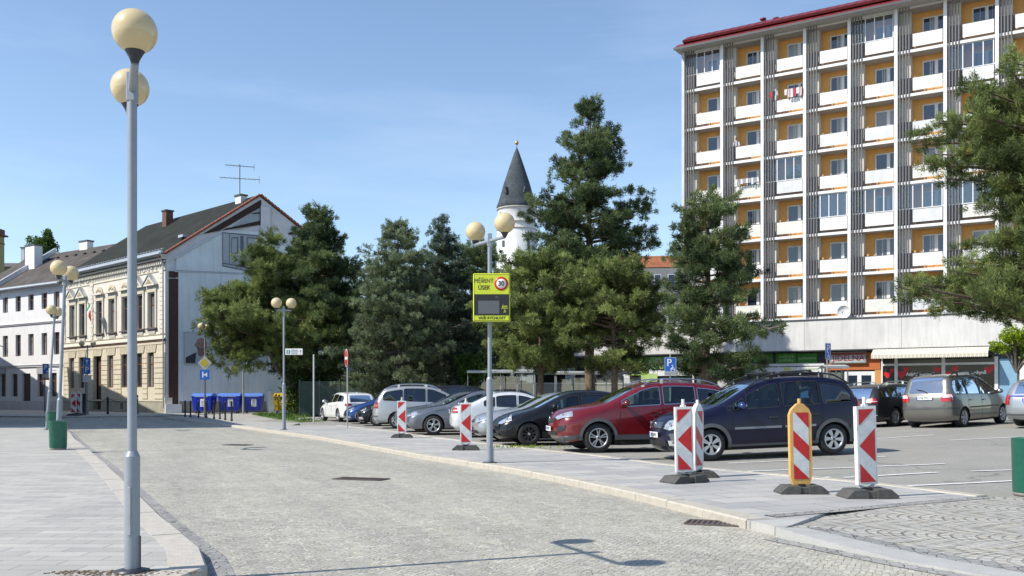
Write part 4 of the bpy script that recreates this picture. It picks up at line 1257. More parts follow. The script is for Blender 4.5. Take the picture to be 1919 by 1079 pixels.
    for sd_ in ((1, -1) if sp.get('sillclad') else ()):
        sc = MB(); zc = sp['sillclad']; R_ = sp['R'] * 1.13; Ro = R_ + sp.get('archw', .07)
        for xc in (sp['xf'], sp['xr']):
            a0 = math.asin((bd.zs - sp['R']) / R_); ring = []
            for k in range(19): a = a0 + (math.pi - 2 * a0) * k / 18; ring.append((xc + R_ * math.cos(a), sp['R'] + R_ * math.sin(a)))
            for k in range(19): a = math.pi - a0 - (math.pi - 2 * a0) * k / 18; ring.append((xc + Ro * math.cos(a), sp['R'] + Ro * math.sin(a)))
            side_patch(bd, sc, ring, m_clad, .014, .3, sides=(sd_,))
        side_patch(bd, sc, [(sp['xf'] + R_ + .02, bd.zs), (sp['xr'] - R_ - .02, bd.zs), (sp['xr'] - R_ - .06, zc), (sp['xf'] + R_ + .06, zc)], m_clad, .012, .3, sides=(sd_,))
        side_patch(bd, sc, [(sp['xr'] + R_ + .03, bd.zs + .05), (bd.Lx - .10, bd.zs + .1), (bd.Lx - .05, sp.get('bumpz', .62)), (sp['xr'] + R_ + .03, sp.get('bumpz', .62))], m_clad, .010, .2, sides=(sd_,))
        if sp.get('bumpf'): side_patch(bd, sc, [(.10, .26), (sp['xf'] - R_ - .03, bd.zs + .05), (sp['xf'] - R_ - .03, sp['bumpf']), (.04, sp['bumpf'] - .02)], m_clad, .016, .06, sides=(sd_,))
        sc.build('cladding', root)
    if sp.get('strip'):
        z0, z1, segs = sp['strip']
        for sd_ in (1, -1):
            st = MB()
            for xa, xb in segs: side_patch(bd, st, [(xa, z0), (xb, z0), (xb, z1), (xa, z1)], sp.get('strip_m', m_clad), .014, .3, sides=(sd_,))
            st.build('side_moulding', root)
    # --- wells and underbody
    ub = MB(); hb = hw - .27
    ub.box(.25, bd.Lx - .2, -hb, hb, .17, .42, m_well)
    ub.box(sp['xf'] + sp['R'] * 1.15, sp['xr'] - sp['R'] * 1.15, -hw + .08, hw - .08, .19, .45, m_well)
    for xc in (sp['xf'], sp['xr']):
        for sg in (1, -1):
            R_ = sp['R'] * 1.13 + .004; vs = []
            for k in range(13):
                q = -.15 + (math.pi + .3) * k / 12
                vs += [(xc + R_ * math.cos(q), sg * (hw - .045), sp['R'] + R_ * math.sin(q)), (xc + R_ * math.cos(q), sg * (hw - .40), sp['R'] + R_ * math.sin(q))]
            ub.add(vs, [(2 * k, 2 * k + 1, 2 * k + 3, 2 * k + 2) for k in range(12)], m_well)
            ub.add([vs[2 * k + 1] for k in range(13)], [tuple(range(13))], m_well)
    ub.build('underbody', root)
    # --- seats, dashboard
    it = MB(); zb = bd.beltz(2.0); xs0 = sp['ws'][0] + 1.05
    it.box(sp['ws'][0] - .1, bd.Lx - .35, -hw + .12, hw - .12, .40, .48, m_int)
    it.box(sp['ws'][0] + .0, sp['ws'][0] + .45, -hw + .13, hw - .13, .5, zb - .05, m_int, .06)
    for sx, ys, n in ((xs0, .36, 1), (xs0 + .92, .36, 1)):
        for sg in (1, -1):
            it.box(sx - .35, sx + .18, sg * ys - .25, sg * ys + .25, .48, .68, m_int, .05)
            it.prism([(sx + .10, .62), (sx + .24, .62), (sx + .36, zb + .14), (sx + .25, zb + .16)], 'y', sg * ys - .24, sg * ys + .24, m_int)
            it.box(sx + .27, sx + .37, sg * ys - .13, sg * ys + .13, zb + .17, zb + .36, m_int, .04)
    it.tube([(sp['ws'][0] + .50 + .05 * math.sin(t), -.36 + .18 * math.cos(t), zb - .02 + .17 * math.sin(t)) for t in [2 * math.pi * k / 12 for k in range(13)]], .014, m_int, 5)
    it.build('interior', root)
    # --- wheels
    for xc in (sp['xf'], sp['xr']):
        for sg in (-1, 1):
            t, r = make_wheel(sp['R'], .21, sp.get('wstyle', 'five'), sp.get('wmat'), sp.get('wn', 5))
            wo = bpy.data.objects.new('wheel', None); COL.objects.link(wo); wo.parent = root
            wo.location = (xc, sg * (hw - .135), sp['R']); wo.rotation_euler = (0, rng.uniform(0, 6), 0 if sg < 0 else math.pi)
            wo.empty_display_size = .1
            t.build('tyre', wo); r.build('rim', wo)
    # --- door handles, mirrors
    hd = sp.get('handles', []); hm = sp.get('handle_m', pm)
    for hx_ in hd:
        for sg in (1, -1):
            zz = bd.beltz(hx_) - sp.get('hdrop', .13); yv = float(bd.sidey([hx_], [zz])[0])
            h = MB(); h.box(hx_ - .10, hx_ + .10, sg * yv - .005, sg * yv + .035 if sg > 0 else sg * yv + .005, zz - .02, zz + .02, hm, .01) if sg > 0 else h.box(hx_ - .10, hx_ + .10, -yv - .035, -yv + .005, zz - .02, zz + .02, hm, .01)
            h.build('door_handle', root)
    mx_ = sp['ws'][0] + sp.get('mirx', .42); zm = bd.beltz(mx_) + .09
    for sg in (1, -1):
        ym = float(bd.sidey([mx_], [bd.beltz(mx_)])[0])
        mi = MB(); mm = sp.get('mir_m', pm)
        mi.ball((mx_, sg * (ym + .14), zm), 1, mm, 14, 10, (.085, .115, .080))
        mi.box(mx_ - .02, mx_ + .06, min(sg * (ym - .02), sg * (ym + .08)), max(sg * (ym - .02), sg * (ym + .08)), zm - .07, zm - .035, m_black, .01)
        mi.lathe([(.001, .072), (.065, .070), (.07, .055)], m_chrome, 14, (mx_ + .012, sg * (ym + .14), zm), 'x')
        mi.build('mirror', root)
    # --- front
    fp = sp['front']
    gr = MB()
    for pl, m_ in fp.get('grille', []): end_patch(bd, gr, pl, m_, .010, mirror=fp.get('gm', True))
    if gr.f: gr.build('grille', root)
    if fp.get('bars'):
        g2 = MB()
        for z_, y0, y1, m_ in fp['bars']:
            end_patch(bd, g2, [(y0, z_ - .008), (y1, z_ - .008), (y1, z_ + .008), (y0, z_ + .008)], m_, .020)
        g2.build('grille_bar', root)
    for pl, m_ in fp.get('lights', []):
        for sg in (1, -1):
            g = MB(); P_, T_ = cdt(dense(pl, .06), step=.055)
            vs = [(q[0], sg * q[1], q[2]) for q in (bd.end_pt(y_, z_, False, .012) for y_, z_ in P_)]
            g.add(vs, [tuple(int(i) for i in t) for t in T_], m_, True)
            ho = g.build('headlight', root)
            cy = sum(p[0] for p in pl) / len(pl) - .02; cz = sum(p[1] for p in pl) / len(pl)
            k = MB(); xx, cy, cz = bd.end_pt(cy, cz, False, .006); xx -= .004; cy -= .0
            k.lathe([(.001, -.012), (.045, -.014), (.055, -.004)], m_chrome, 14, (xx, sg * cy, cz), 'x'); k.build('reflector', ho)
    fg = MB()
    for pl, m_ in fp.get('fog', []): end_patch(bd, fg, pl, m_, .009)
    if fg.f: fg.build('fog_light', root)
    if 'badge' in fp:
        zc = fp['badge']; xb = bd.end_x(0, zc) - .028
        b_ = MB(); b_.tube([(xb, .055 * math.cos(t), zc + .055 * math.sin(t)) for t in [2 * math.pi * k / 14 for k in range(15)]], .008, m_chrome, 6)
        if fp.get('badge_style') == 'bolt': b_.prism([(-.05, zc + .008), (.0, zc + .03), (-.01, zc + .004), (.05, zc - .008), (0, zc - .03), (.01, zc - .004)], 'x', xb - .006, xb + .008, m_chrome)
        elif fp.get('badge_style') == 'h': 
            for q in (-.026, .026): b_.box(xb - .006, xb + .004, q - .008, q + .008, zc - .035, zc + .035, m_chrome)
            b_.box(xb - .004, xb + .004, -.02, .02, zc - .006, zc + .006, m_chrome)
        elif fp.get('badge_style') == 'slash': b_.tube([(xb, -.05, zc - .05), (xb, .05, zc + .05)], .012, m_chrome, 5)
        b_.build('badge', root)
    def plate(zc, rear, txt):
        xx = bd.end_x(0, zc, rear) + (.022 if rear else -.022)
        p = MB(); p.box(xx - .006, xx + .006, -.26, .26, zc - .058, zc + .058, m_plate, .004)
        yb = .235 if not rear else -.235
        s_ = 1 if rear else -1
        p.quad((xx + s_ * .007, (.255 if not rear else -.255), zc - .054), (xx + s_ * .007, (.215 if not rear else -.215), zc - .054), (xx + s_ * .007, (.215 if not rear else -.215), zc + .054), (xx + s_ * .007, (.255 if not rear else -.255), zc + .054), m_plate_b)
        po = p.build('number_plate', root)
        if txt: text_mesh('lettering', txt, .105, m_plate_t, po, (xx + s_ * .008, 0, zc), (R(90), 0, R(90) if rear else R(-90)), depth=.001, xs=.9)
    if fp.get('plate'): plate(fp['plate'], False, sp.get('txt'))
    rp = sp['rear']
    if rp.get('plate'): plate(rp['plate'], True, sp.get('txt'))
    for pls in rp.get('lights', []):
        for sg in (1, -1):
            ho = None
            for pl, m_ in pls:
                g = MB(); P_, T_ = cdt(dense(pl, .07), step=.06)
                vs = [(q[0], sg * q[1], q[2]) for q in (bd.end_pt(y_, z_, True, .012 + (.006 if ho else 0)) for y_, z_ in P_)]
                g.add(vs, [tuple(int(i) for i in t) for t in T_], m_, True)
                if ho is None: ho = g.build('tail_light', root)
                else: g.build('lens', ho)
    rb = MB()
    for pl, m_ in rp.get('patch', []): end_patch(bd, rb, pl, m_, .010, True, True)
    if rb.f: rb.build('bumper_trim', root)
    if rp.get('wiper'):
        zc = rp['wiper']; w_ = MB()
        pts = [(bd.end_x(y_, z_, True) + .02, y_, z_) for y_, z_ in ((.05, zc), (-.1, zc + .07), (-.30, zc + .10))]
        w_.tube(pts, .012, m_black, 6); w_.build('wiper', root)
    if sp.get('rails'):
        x0, x1 = sp['rails']
        for sg in (1, -1):
            rl = MB(); pts = []
            for i in range(9):
                t = i / 8; xx = x0 + (x1 - x0) * t; zz = bd.top_z(xx); yv = bd.hw - .30
                lift = .075 * min(1, min(t, 1 - t) * 6)
                pts.append((xx, sg * (float(bd.sidey([xx], [zz - .02])[0]) - .015), zz + .012 + lift))
            rl.tube(pts, .017, sp.get('rail_m', m_black), 7)
            for i in (0, 2, 6, 8):
                q = pts[i]; rl.box(q[0] - .04, q[0] + .04, q[1] - .014, q[1] + .014, bd.top_z(q[0]) - .03, q[2], sp.get('rail_m', m_black))
            rl.build('roof_rail', root)
    if sp.get('bars'):
        for xx in sp['bars']:
            b_ = MB(); zz = bd.top_z(xx) + .13; ye_ = float(bd.sidey([xx], [bd.top_z(xx) - .03])[0])
            b_.box(xx - .03, xx + .03, -ye_ - .04, ye_ + .04, zz - .015, zz + .018, m_black, .01)
            for sg in (1, -1): b_.box(xx - .06, xx + .06, sg * ye_ - .05, sg * ye_ + .05, zz - .075, zz - .01, m_black, .02)
            b_.build('roof_bar', root)
    if sp.get('fin'):
        xx = sp['fin']; f = MB(); zz = bd.top_z(xx)
        f.prism([(xx - .12, zz - .01), (xx + .06, zz - .01), (xx + .06, zz + .06)], 'y', -.02, .02, pm); f.build('aerial', root)
    if sp.get('antenna'):
        xx = sp['antenna']; zz = bd.top_z(xx); f = MB(); f.tube([(xx, 0, zz), (xx + .30, 0, zz + .42)], .006, m_black, 5); f.build('aerial', root)
    return root

# -- shapes of the different cars (x from the nose, z, edge radius, camber)
def front(gr_z, hl, plate, low=None, chrome=None, badge=None, style='slash', gy=.42, extra=None):
    d = dict(grille=[([(0, gr_z[0]), (gy, gr_z[0]), (gy * .95, gr_z[1]), (0, gr_z[1])], m_black)], lights=[(hl, m_lampglass)], plate=plate)
    if low: d['grille'].append(([(0, low[0]), (low[2], low[0]), (low[2] * .92, low[1]), (0, low[1])], m_black))
    if chrome: d['bars'] = [(z_, 0.0, gy * .93, m_chrome) for z_ in chrome]
    if badge: d['badge'] = badge; d['badge_style'] = style
    if extra: d.update(extra)
    return d

HL = [(.42, .66), (.62, .62), (.80, .68), (.82, .76), (.66, .80), (.48, .76)]
minivan = dict(hw=.87, R=.315, xf=.86, xr=3.55, sill=.25, belt=[(.5, .88), (1.2, .98), (4.3, 1.08)], tumble=.30, nose=.95, camber=.06,
    prof=[(.16, .20, .16, .03), (.03, .30, .22, .05), (.0, .50, .26, .06), (.03, .60, .26, .06), (.08, .80, .24, .05), (.35, .93, .2, .05), (1.00, 1.05, .12, .03), (1.25, 1.17, .10, .03), (1.98, 1.55, .10, .03), (2.5, 1.635, .10, .02), (3.3, 1.63, .10, .02), (3.85, 1.56, .10, .02), (4.06, 1.45, .10, .02), (4.24, 1.02, .12, .02), (4.30, .85, .16, .03), (4.32, .5, .2, .04), (4.27, .30, .2, .04), (4.15, .22, .16, .03)],
    ws=(1.07, 1.93), rg=(4.0, 4.25), rgz=1.02, wins=[(1.22, 1.60, .09), (1.66, 2.38, .09), (2.46, 3.28, .09), (3.34, 4.08, .12)],
    doors=[(1.30, .30, .95, .05), (2.42, .28, 1.5, .0), (3.30, .60, 1.45, .02)], handles=[2.22, 3.12], hdrop=.20)

suv = dict(hw=.91, R=.35, xf=.93, xr=3.55, sill=.30, belt=[(.6, .98), (1.3, 1.06), (3.2, 1.15), (4.5, 1.24)], tumble=.34, nose=1.0, camber=.08,
    prof=[(.22, .24, .15, .03), (.08, .32, .2, .05), (.0, .50, .28, .07), (.01, .66, .30, .08), (.06, .86, .3, .08), (.30, 1.0, .25, .06), (1.08, 1.13, .14, .04), (1.30, 1.22, .11, .03), (2.02, 1.58, .11, .03), (2.55, 1.675, .11, .03), (3.4, 1.655, .11, .03), (4.05, 1.57, .11, .02), (4.28, 1.47, .12, .02), (4.42, 1.15, .14, .03), (4.55, .98, .18, .04), (4.57, .6, .22, .05), (4.52, .38, .2, .05), (4.38, .27, .16, .03)],
    ws=(1.16, 1.98), rg=(4.2, 4.44), rgz=1.15, wins=[(1.52, 2.48, .09), (2.56, 3.36, .09), (3.43, 4.12, .11)],
    doors=[(1.42, .38, 1.0, .06), (2.52, .36, 1.55, .0), (3.42, .75, 1.25, -.05)], handles=[2.30, 3.22], hdrop=.16,
    sillclad=.42, archw=.075, bumpz=.55, bumpf=.42, cladz=.36, wstyle='split', wn=5, trim=m_black)

hatch = dict(hw=.83, R=.30, xf=.79, xr=3.23, sill=.22, belt=[(.5, .80), (1.0, .90), (3.6, 1.0)], tumble=.40, nose=.85, camber=.08,
    prof=[(.14, .19, .15, .04), (.02, .28, .22, .06), (.0, .45, .27, .08), (.04, .58, .27, .08), (.18, .70, .26, .06), (.5, .82, .2, .05), (.92, .93, .12, .04), (1.15, 1.04, .10, .03), (1.72, 1.33, .10, .03), (2.15, 1.425, .10, .03), (2.8, 1.42, .10, .02), (3.3, 1.34, .10, .02), (3.45, 1.25, .12, .02), (3.68, .98, .14, .03), (3.80, .85, .18, .04), (3.84, .5, .2, .05), (3.78, .30, .2, .04), (3.65, .21, .15, .03)],
    ws=(1.0, 1.66), rg=(3.4, 3.68), rgz=.98, wins=[(1.32, 2.12, .085), (2.20, 2.86, .085), (2.91, 3.40, .11)],
    doors=[(1.22, .26, .86, .05), (2.16, .24, 1.30, .0), (2.95, .5, 1.25, .0)], handles=[1.96, 2.72], wstyle='cover', wn=9)

sedan = dict(hw=.89, R=.325, xf=.86, xr=3.62, sill=.22, belt=[(.5, .80), (1.3, .90), (3.8, 1.0)], tumble=.42, nose=.95, camber=.08,
    prof=[(.16, .19, .15, .04), (.03, .27, .22, .06), (.0, .45, .26, .08), (.02, .58, .26, .08), (.12, .72, .25, .07), (.45, .83, .2, .05), (1.20, .95, .12, .04), (1.42, 1.03, .10, .03), (2.12, 1.37, .10, .03), (2.55, 1.45, .10, .03), (3.1, 1.43, .10, .03), (3.5, 1.34, .10, .02), (4.0, 1.09, .12, .02), (4.3, 1.03, .14, .03), (4.55, .98, .18, .04), (4.62, .75, .2, .06), (4.64, .45, .22, .06), (4.58, .30, .2, .05), (4.42, .21, .16, .03)],
    ws=(1.28, 2.05), rg=(3.46, 4.02), rgz=1.05, wins=[(1.62, 2.50, .085), (2.58, 3.22, .085), (3.27, 3.62, .10)],
    doors=[(1.50, .26, .88, .06), (2.54, .24, 1.33, .0), (3.32, .55, 1.2, .0)], handles=[2.32, 3.14], wstyle='split', wn=5)

estate = dict(sedan, prof=sedan['prof'][:10] + [(3.1, 1.45, .10, .03), (3.9, 1.42, .10, .02), (4.30, 1.35, .10, .02), (4.45, 1.22, .12, .02), (4.62, .98, .16, .03), (4.72, .80, .2, .05), (4.74, .45, .22, .06), (4.68, .30, .2, .05), (4.5, .21, .16, .03)],
    rg=(4.36, 4.63), rgz=.98, wins=[(1.62, 2.50, .085), (2.58, 3.36, .085), (3.43, 4.34, .11)], doors=[(1.50, .26, .88, .06), (2.54, .24, 1.35, .0), (3.40, .55, 1.3, .0)])

mpv = dict(hw=.90, R=.325, xf=.92, xr=3.78, sill=.25, belt=[(.5, .90), (1.2, 1.02), (4.6, 1.08)], tumble=.28, nose=.95, camber=.05,
    prof=[(.16, .20, .16, .03), (.03, .30, .22, .05), (.0, .50, .26, .06), (.06, .75, .25, .06), (.35, .90, .2, .05), (.95, 1.05, .12, .03), (1.15, 1.13, .10, .03), (2.0, 1.58, .10, .03), (2.6, 1.72, .10, .02), (3.6, 1.71, .10, .02), (4.2, 1.66, .10, .02), (4.38, 1.58, .10, .02), (4.52, 1.12, .13, .02), (4.60, .98, .16, .03), (4.62, .60, .2, .04), (4.60, .36, .2, .04), (4.46, .24, .16, .03)],
    ws=(1.02, 1.92), rg=(4.33, 4.54), rgz=1.12, wins=[(1.30, 2.48, .09), (2.58, 3.45, .09), (3.53, 4.32, .12)],
    doors=[(1.25, .30, 1.0, .05), (2.53, .28, 1.6, .0), (3.49, .60, 1.5, .0)], handles=[2.36, 3.3], hdrop=.18)
p_navy = paint('navy', (.004, .004, .022), .0, .35)
p_red = paint('red', (.15, .004, .008), .2, .28)
p_black = paint('black', (.008, .009, .012), .0, .25)
p_silver = paint('silver', (.36, .38, .40), .55, .32)
p_pearl = paint('pearl', (.62, .63, .64), .2, .3)
p_steel = paint('steel', (.15, .165, .19), .55, .3)
p_wagon = paint('light_silver', (.44, .45, .46), .5, .33)
p_blue = paint('blue', (.008, .05, .20), .35, .25)
p_white = paint('white', (.70, .71, .71), .0, .3)
p_char = paint('charcoal', (.03, .027, .03), .3, .3)
p_taupe = paint('taupe', (.17, .165, .15), .6, .34)
p_grey = paint('grey', (.13, .14, .15), .5, .33)

NOSE = lambda sp, fx, fy, fwd, sc: (fx + math.cos(R(fwd)) * sp['xf'] * sc - math.sin(R(fwd)) * 0, fy + math.sin(R(fwd)) * sp['xf'] * sc)
def place(name, label, sp, fw_px, fwd, sc, near_side='left', rear=False, gp=None, group='cars parked in the square'):
    """fw_px: pixel-measured ground contact of the near front (or rear) wheel"""
    cx, cy = gp if gp else ground_at(*fw_px)
    a = R(fwd); f = Vector((math.cos(a), math.sin(a))); lft = Vector((-f.y, f.x))
    side = lft if near_side == 'left' else -lft
    xw = sp['xr'] if rear else sp['xf']
    nose = Vector((cx, cy)) - side * (sp['hw'] - .12) * sc + f * xw * sc
    return build_car(name, label, sp, nose.x, nose.y, fwd, sc, group)

zaf = dict(minivan, paint=p_navy, txt='2M7 8481', sillclad=.30, archw=.075, bumpz=.60, bumpf=.58, wstyle='six', wn=6, handle_m=m_black,
    strip=(.60, .645, [(1.36, 2.38), (2.46, 3.14)]), strip_m=mat('moulding', (.22, .23, .26), .4, metal=.3, var=.1),
    rails=(1.75, 4.0), bars=(2.35, 3.15), mir_m=paint('mirror_blue', (.02, .04, .16), .3, .2),
    sglass=[g_side, g_side, g_side, glass_mat('quarter_glass', (.35, .5, .6), .08, .7)],
    front=front((.66, .80), [(.40, .66), (.62, .63), (.80, .68), (.84, .80), (.70, .86), (.46, .82)], .53, (.30, .42, .55), (.69, .73, .77), .735, 'bolt', .34,
        dict(fog=[([(.60, .31), (.78, .31), (.78, .42), (.60, .42)], m_lampglass)])),
    rear=dict(plate=.80, lights=[[([(.62, .85), (.80, .85), (.78, 1.2), (.66, 1.2)], m_red_l)]]))
zaf['grille_clad'] = True
place('minivan', 'dark navy minivan with black roof rails and crossbars, parked behind the striped beacons', zaf, (1331, 864), 190, 1.05)

crv = dict(suv, paint=p_red, txt='3M8 2091', rails=(2.1, 4.0), rail_m=m_chrome, handle_m=p_red, trim=m_chrome, sglass=[g_side, g_side, g_dark],
    front=front((.70, .88), [(.30, .84), (.50, .78), (.80, .86), (.84, 1.0), (.72, 1.0), (.44, .92)], .56, (.40, .50, .5), (.86,), .80, 'h', .36,
        dict(fog=[([(.50, .50), (.76, .52), (.78, .66), (.56, .62)], m_black)])),
    rear=dict(plate=.85, lights=[[([(.60, .95), (.80, .95), (.76, 1.5), (.70, 1.5)], m_red_l)]]))
place('suv', 'bright red sport utility car with grey cladding, beside the navy minivan', crv, (1120, 848), 190, 1.04)

p206 = dict(hatch, paint=p_black, txt='4M1 3320', wmat=m_black, sglass=[g_side, g_dark, g_dark], handle_m=m_black,
    front=front((.50, .56), [(.40, .58), (.60, .56), (.74, .66), (.80, .82), (.70, .82), (.50, .70)], .36, (.24, .32, .55), None, None, 'slash', .55),
    rear=dict(plate=.6, lights=[[([(.6, .6), (.78, .6), (.74, .95), (.66, .95)], m_red_l)]]))
place('hatchback', 'small black hatchback with black wheel covers, left of the red car', p206, (991, 835), 190, 1.09)

merc = dict(sedan, paint=p_silver, txt='1M5 7712',
    front=front((.56, .70), [(.40, .58), (.62, .56), (.80, .64), (.82, .74), (.60, .74), (.46, .70)], .40, (.24, .34, .6), (.60, .65), None, 'slash', .34),
    rear=dict(plate=.7, lights=[[([(.5, .8), (.8, .8), (.8, .95), (.5, .95)], m_red_l)]]))
place('saloon_car', 'light silver saloon with clear headlights, nose showing behind the mid lamp post', merc, None, 190, 1.04, gp=(-.18, 28.6))

bmw = dict(sedan, paint=p_pearl, txt='5M2 0914', fin=3.2, sglass=[g_dark, g_dark, g_dark],
    front=front((.56, .70), HL, .40), rgz=1.06,
    rear=dict(plate=.82, lights=[[([(.45, .80), (.84, .78), (.84, .94), (.45, .96)], m_red_l), ([(.62, .84), (.80, .84), (.80, .88), (.62, .88)], m_white_l)]], patch=[([(0, .26), (.6, .26), (.6, .34), (0, .34)], m_black)]))
place('saloon_car', 'pearl white saloon parked tail outwards between the two grey ones', bmw, None, 6, 1.06, near_side='right', rear=True, gp=(-.95, 31.6))

volvo = dict(sedan, paint=p_steel, txt='6M3 5518',
    front=front((.52, .70), [(.44, .62), (.62, .60), (.82, .64), (.84, .74), (.66, .76), (.48, .74)], .42, (.22, .32, .6), (.70,), .62, 'slash', .30),
    rear=dict(plate=.8, lights=[[([(.6, .8), (.8, .8), (.8, .95), (.6, .95)], m_red_l)]]))
place('saloon_car', 'steel grey saloon with silver multi-spoke wheels beside a striped beacon', volvo, (812, 815), 189, 1.10)

old = dict(sedan, paint=paint('old_grey', (.10, .11, .12), .4, .35), txt='7M6 4403', antenna=2.3,
    front=front((.54, .68), HL, .42, None, (.60,), None, 'slash', .36),
    rear=dict(plate=.8, lights=[[([(.6, .8), (.8, .8), (.8, .95), (.6, .95)], m_red_l)]]))
place('saloon_car', 'older dark grey saloon, windscreen and nose showing behind the steel grey saloon', old, None, 189, 1.08, gp=(-3.55, 36.2))

van_sp = dict(mpv, paint=p_black, sglass=[g_dark] * 3, front=front((.56, .70), HL, .40), rear=dict(plate=.8, lights=[[([(.6, .8), (.8, .8), (.8, 1.3), (.6, 1.3)], m_red_l)]]))
place('van', 'long black van whose roof shows behind the parked row', van_sp, None, 0, 1.12, near_side='right', rear=True, gp=(-3.5, 46.0))

wag = dict(minivan, paint=p_wagon, txt='8M4 1157', rails=(1.9, 4.0), rail_m=m_chrome, sglass=[g_side, g_dark, g_dark, g_dark], rglass=g_wind,
    prof=minivan['prof'][:11] + [(3.6, 1.60, .10, .02), (4.02, 1.52, .12, .02), (4.15, 1.42, .12, .02), (4.36, 1.02, .14, .03), (4.42, .85, .16, .04), (4.46, .5, .2, .05), (4.40, .30, .2, .04), (4.25, .22, .16, .03)],
    rg=(4.1, 4.38), rgz=1.0, front=front((.66, .80), HL, .5),
    rear=dict(plate=.80, lights=[[([(.66, .78), (.83, .78), (.81, 1.12), (.74, 1.22), (.70, 1.1)], m_red_l), ([(.68, .84), (.82, .84), (.815, .92), (.68, .92)], m_amber)]], patch=[([(0, .44), (.82, .44), (.82, .50), (0, .50)], m_clad)]))
place('estate_car', 'light silver family estate parked tail outwards, red and amber tail light', wag, None, 8, 1.12, near_side='right', rear=True, gp=(-4.95, 40.2))

bh = dict(hatch, paint=p_black, txt='9M7 6620', sglass=[g_dark] * 3,
    front=front((.46, .58), HL, .40, (.24, .36, .6), (.60,), .52, 'slash', .5, dict(fog=[([(.58, .28), (.74, .28), (.74, .38), (.58, .38)], m_lampglass)])),
    rear=dict(plate=.6, lights=[]))
place('hatchback', 'black hatchback squeezed between the blue car and the silver estate', bh, None, 190, 1.12, gp=(-6.3, 43.6))
blh = dict(hatch, paint=p_blue, txt='2M9 8845', sglass=[g_dark] * 3,
    front=front((.40, .56), HL, .40, None, (.58,), None, 'slash', .5, dict(fog=[([(.56, .28), (.74, .28), (.74, .36), (.56, .36)], m_lampglass)])),
    rear=dict(plate=.6, lights=[]))
place('hatchback', 'glossy blue hatchback, nose to the strip beside the white car', blh, None, 192, 1.10, gp=(-7.4, 46.6))
wh = dict(estate, paint=p_white, txt='3M6 1208', fin=3.9, sglass=[g_side, g_dark, g_dark],
    front=front((.56, .70), HL, .40),
    rear=dict(plate=.62, lights=[[([(.50, .80), (.86, .80), (.86, .94), (.50, .90)], m_red_l)]], patch=[([(0, .24), (.7, .24), (.7, .36), (0, .36)], m_black)]))
build_car('estate_car', 'white estate car seen from behind at the lawn edge, farthest of the row', wh, -10.4, 54.6, 117, 1.10)

# the second row on the right
pas = dict(estate, paint=p_char, txt='4M0 2276', rails=(2.2, 4.2), rail_m=m_chrome, trim=m_chrome, sglass=[g_dark] * 3, rglass=g_wind, wstyle='split', wn=7,
    front=front((.56, .70), HL, .40),
    rear=dict(plate=.62, lights=[[([(.42, .84), (.84, .82), (.86, .98), (.50, .98)], m_red_l), ([(.45, .88), (.8, .87), (.8, .89), (.45, .90)], m_white_l)]], patch=[([(0, .40), (.80, .40), (.80, .425), (0, .425)], m_chrome)]))
place('estate_car', 'charcoal estate with chrome window trim, left of the taupe people carrier', pas, None, 36, 1.03, near_side='right', rear=True, gp=(13.4, 32.8))
gal = dict(mpv, paint=p_taupe, txt='5M8 9931', rails=(2.2, 4.2), sglass=[glass_mat('green_glass', (.45, .80, .68), .06, .8)] * 2 + [glass_mat('green_glass_dark', (.2, .5, .42), .06, .7)], rglass=g_wind, wn=6,
    strip=(.62, .665, [(.2, .55), (1.3, 3.4), (4.15, 4.5)]),
    front=front((.56, .70), HL, .40),
    rear=dict(plate=.98, wiper=1.16, lights=[[([(.52, .86), (.86, .86), (.88, 1.0), (.80, 1.10), (.60, 1.10), (.52, 1.0)], m_red_l), ([(.56, .98), (.84, .98), (.79, 1.085), (.61, 1.085)], m_white_l)]], patch=[([(0, .64), (.85, .64), (.85, .68), (0, .68)], m_clad)]))
place('people_carrier', 'taupe grey people carrier with green tinted glass seen from behind', gal, None, 40, 1.02, near_side='right', rear=True, gp=(14.75, 30.6))
skd = dict(estate, paint=p_silver, txt='1M3 5014', sglass=[g_side, g_dark, g_dark], rglass=g_wind,
    front=front((.56, .70), HL, .40),
    rear=dict(plate=.80, lights=[[([(.66, .66), (.84, .66), (.84, .94), (.66, .94)], m_red_l)]], patch=[([(0, .90), (.66, .90), (.66, .93), (0, .93)], m_plate_b), ([(0, .34), (.82, .34), (.82, .38), (0, .38)], m_clad)]))
place('estate_car', 'silver estate cut off by the right edge, nearest of the second row', skd, None, 40, 1.04, near_side='right', rear=True, gp=(17.0, 28.1))
dk = dict(hatch, paint=p_black, sglass=[g_side] * 3, front=front((.56, .70), HL, .40), rear=dict(plate=.6, lights=[[([(.6, .8), (.8, .8), (.8, .95), (.6, .95)], m_red_l)]]))
place('hatchback', 'dark hatchback whose roof shows between the navy minivan and the charcoal estate', dk, None, 20, 1.08, near_side='right', rear=True, gp=(12.1, 36.2))
# ------------------------------------------------------------------ buildings
class Facade:
    """plane of a house front: origin, direction to the right; local y runs into the house"""
    def __init__(s, ox, oy, ux, uy):
        q = math.hypot(ux, uy); s.ox, s.oy, s.ux, s.uy = ox, oy, ux / q, uy / q; s.rz = math.atan2(uy, ux)
    def x(s, px, y0=0.0):
        k = (px - CX) / F; vx, vy = -s.uy, s.ux
        return (k * (s.oy + vy * y0) - (s.ox + vx * y0)) / (s.ux - k * s.uy)
    def z(s, px, py, y0=0.0):
        t = s.x(px, y0); Y = s.oy + s.uy * t + s.ux * y0
        return zat(py, Y)

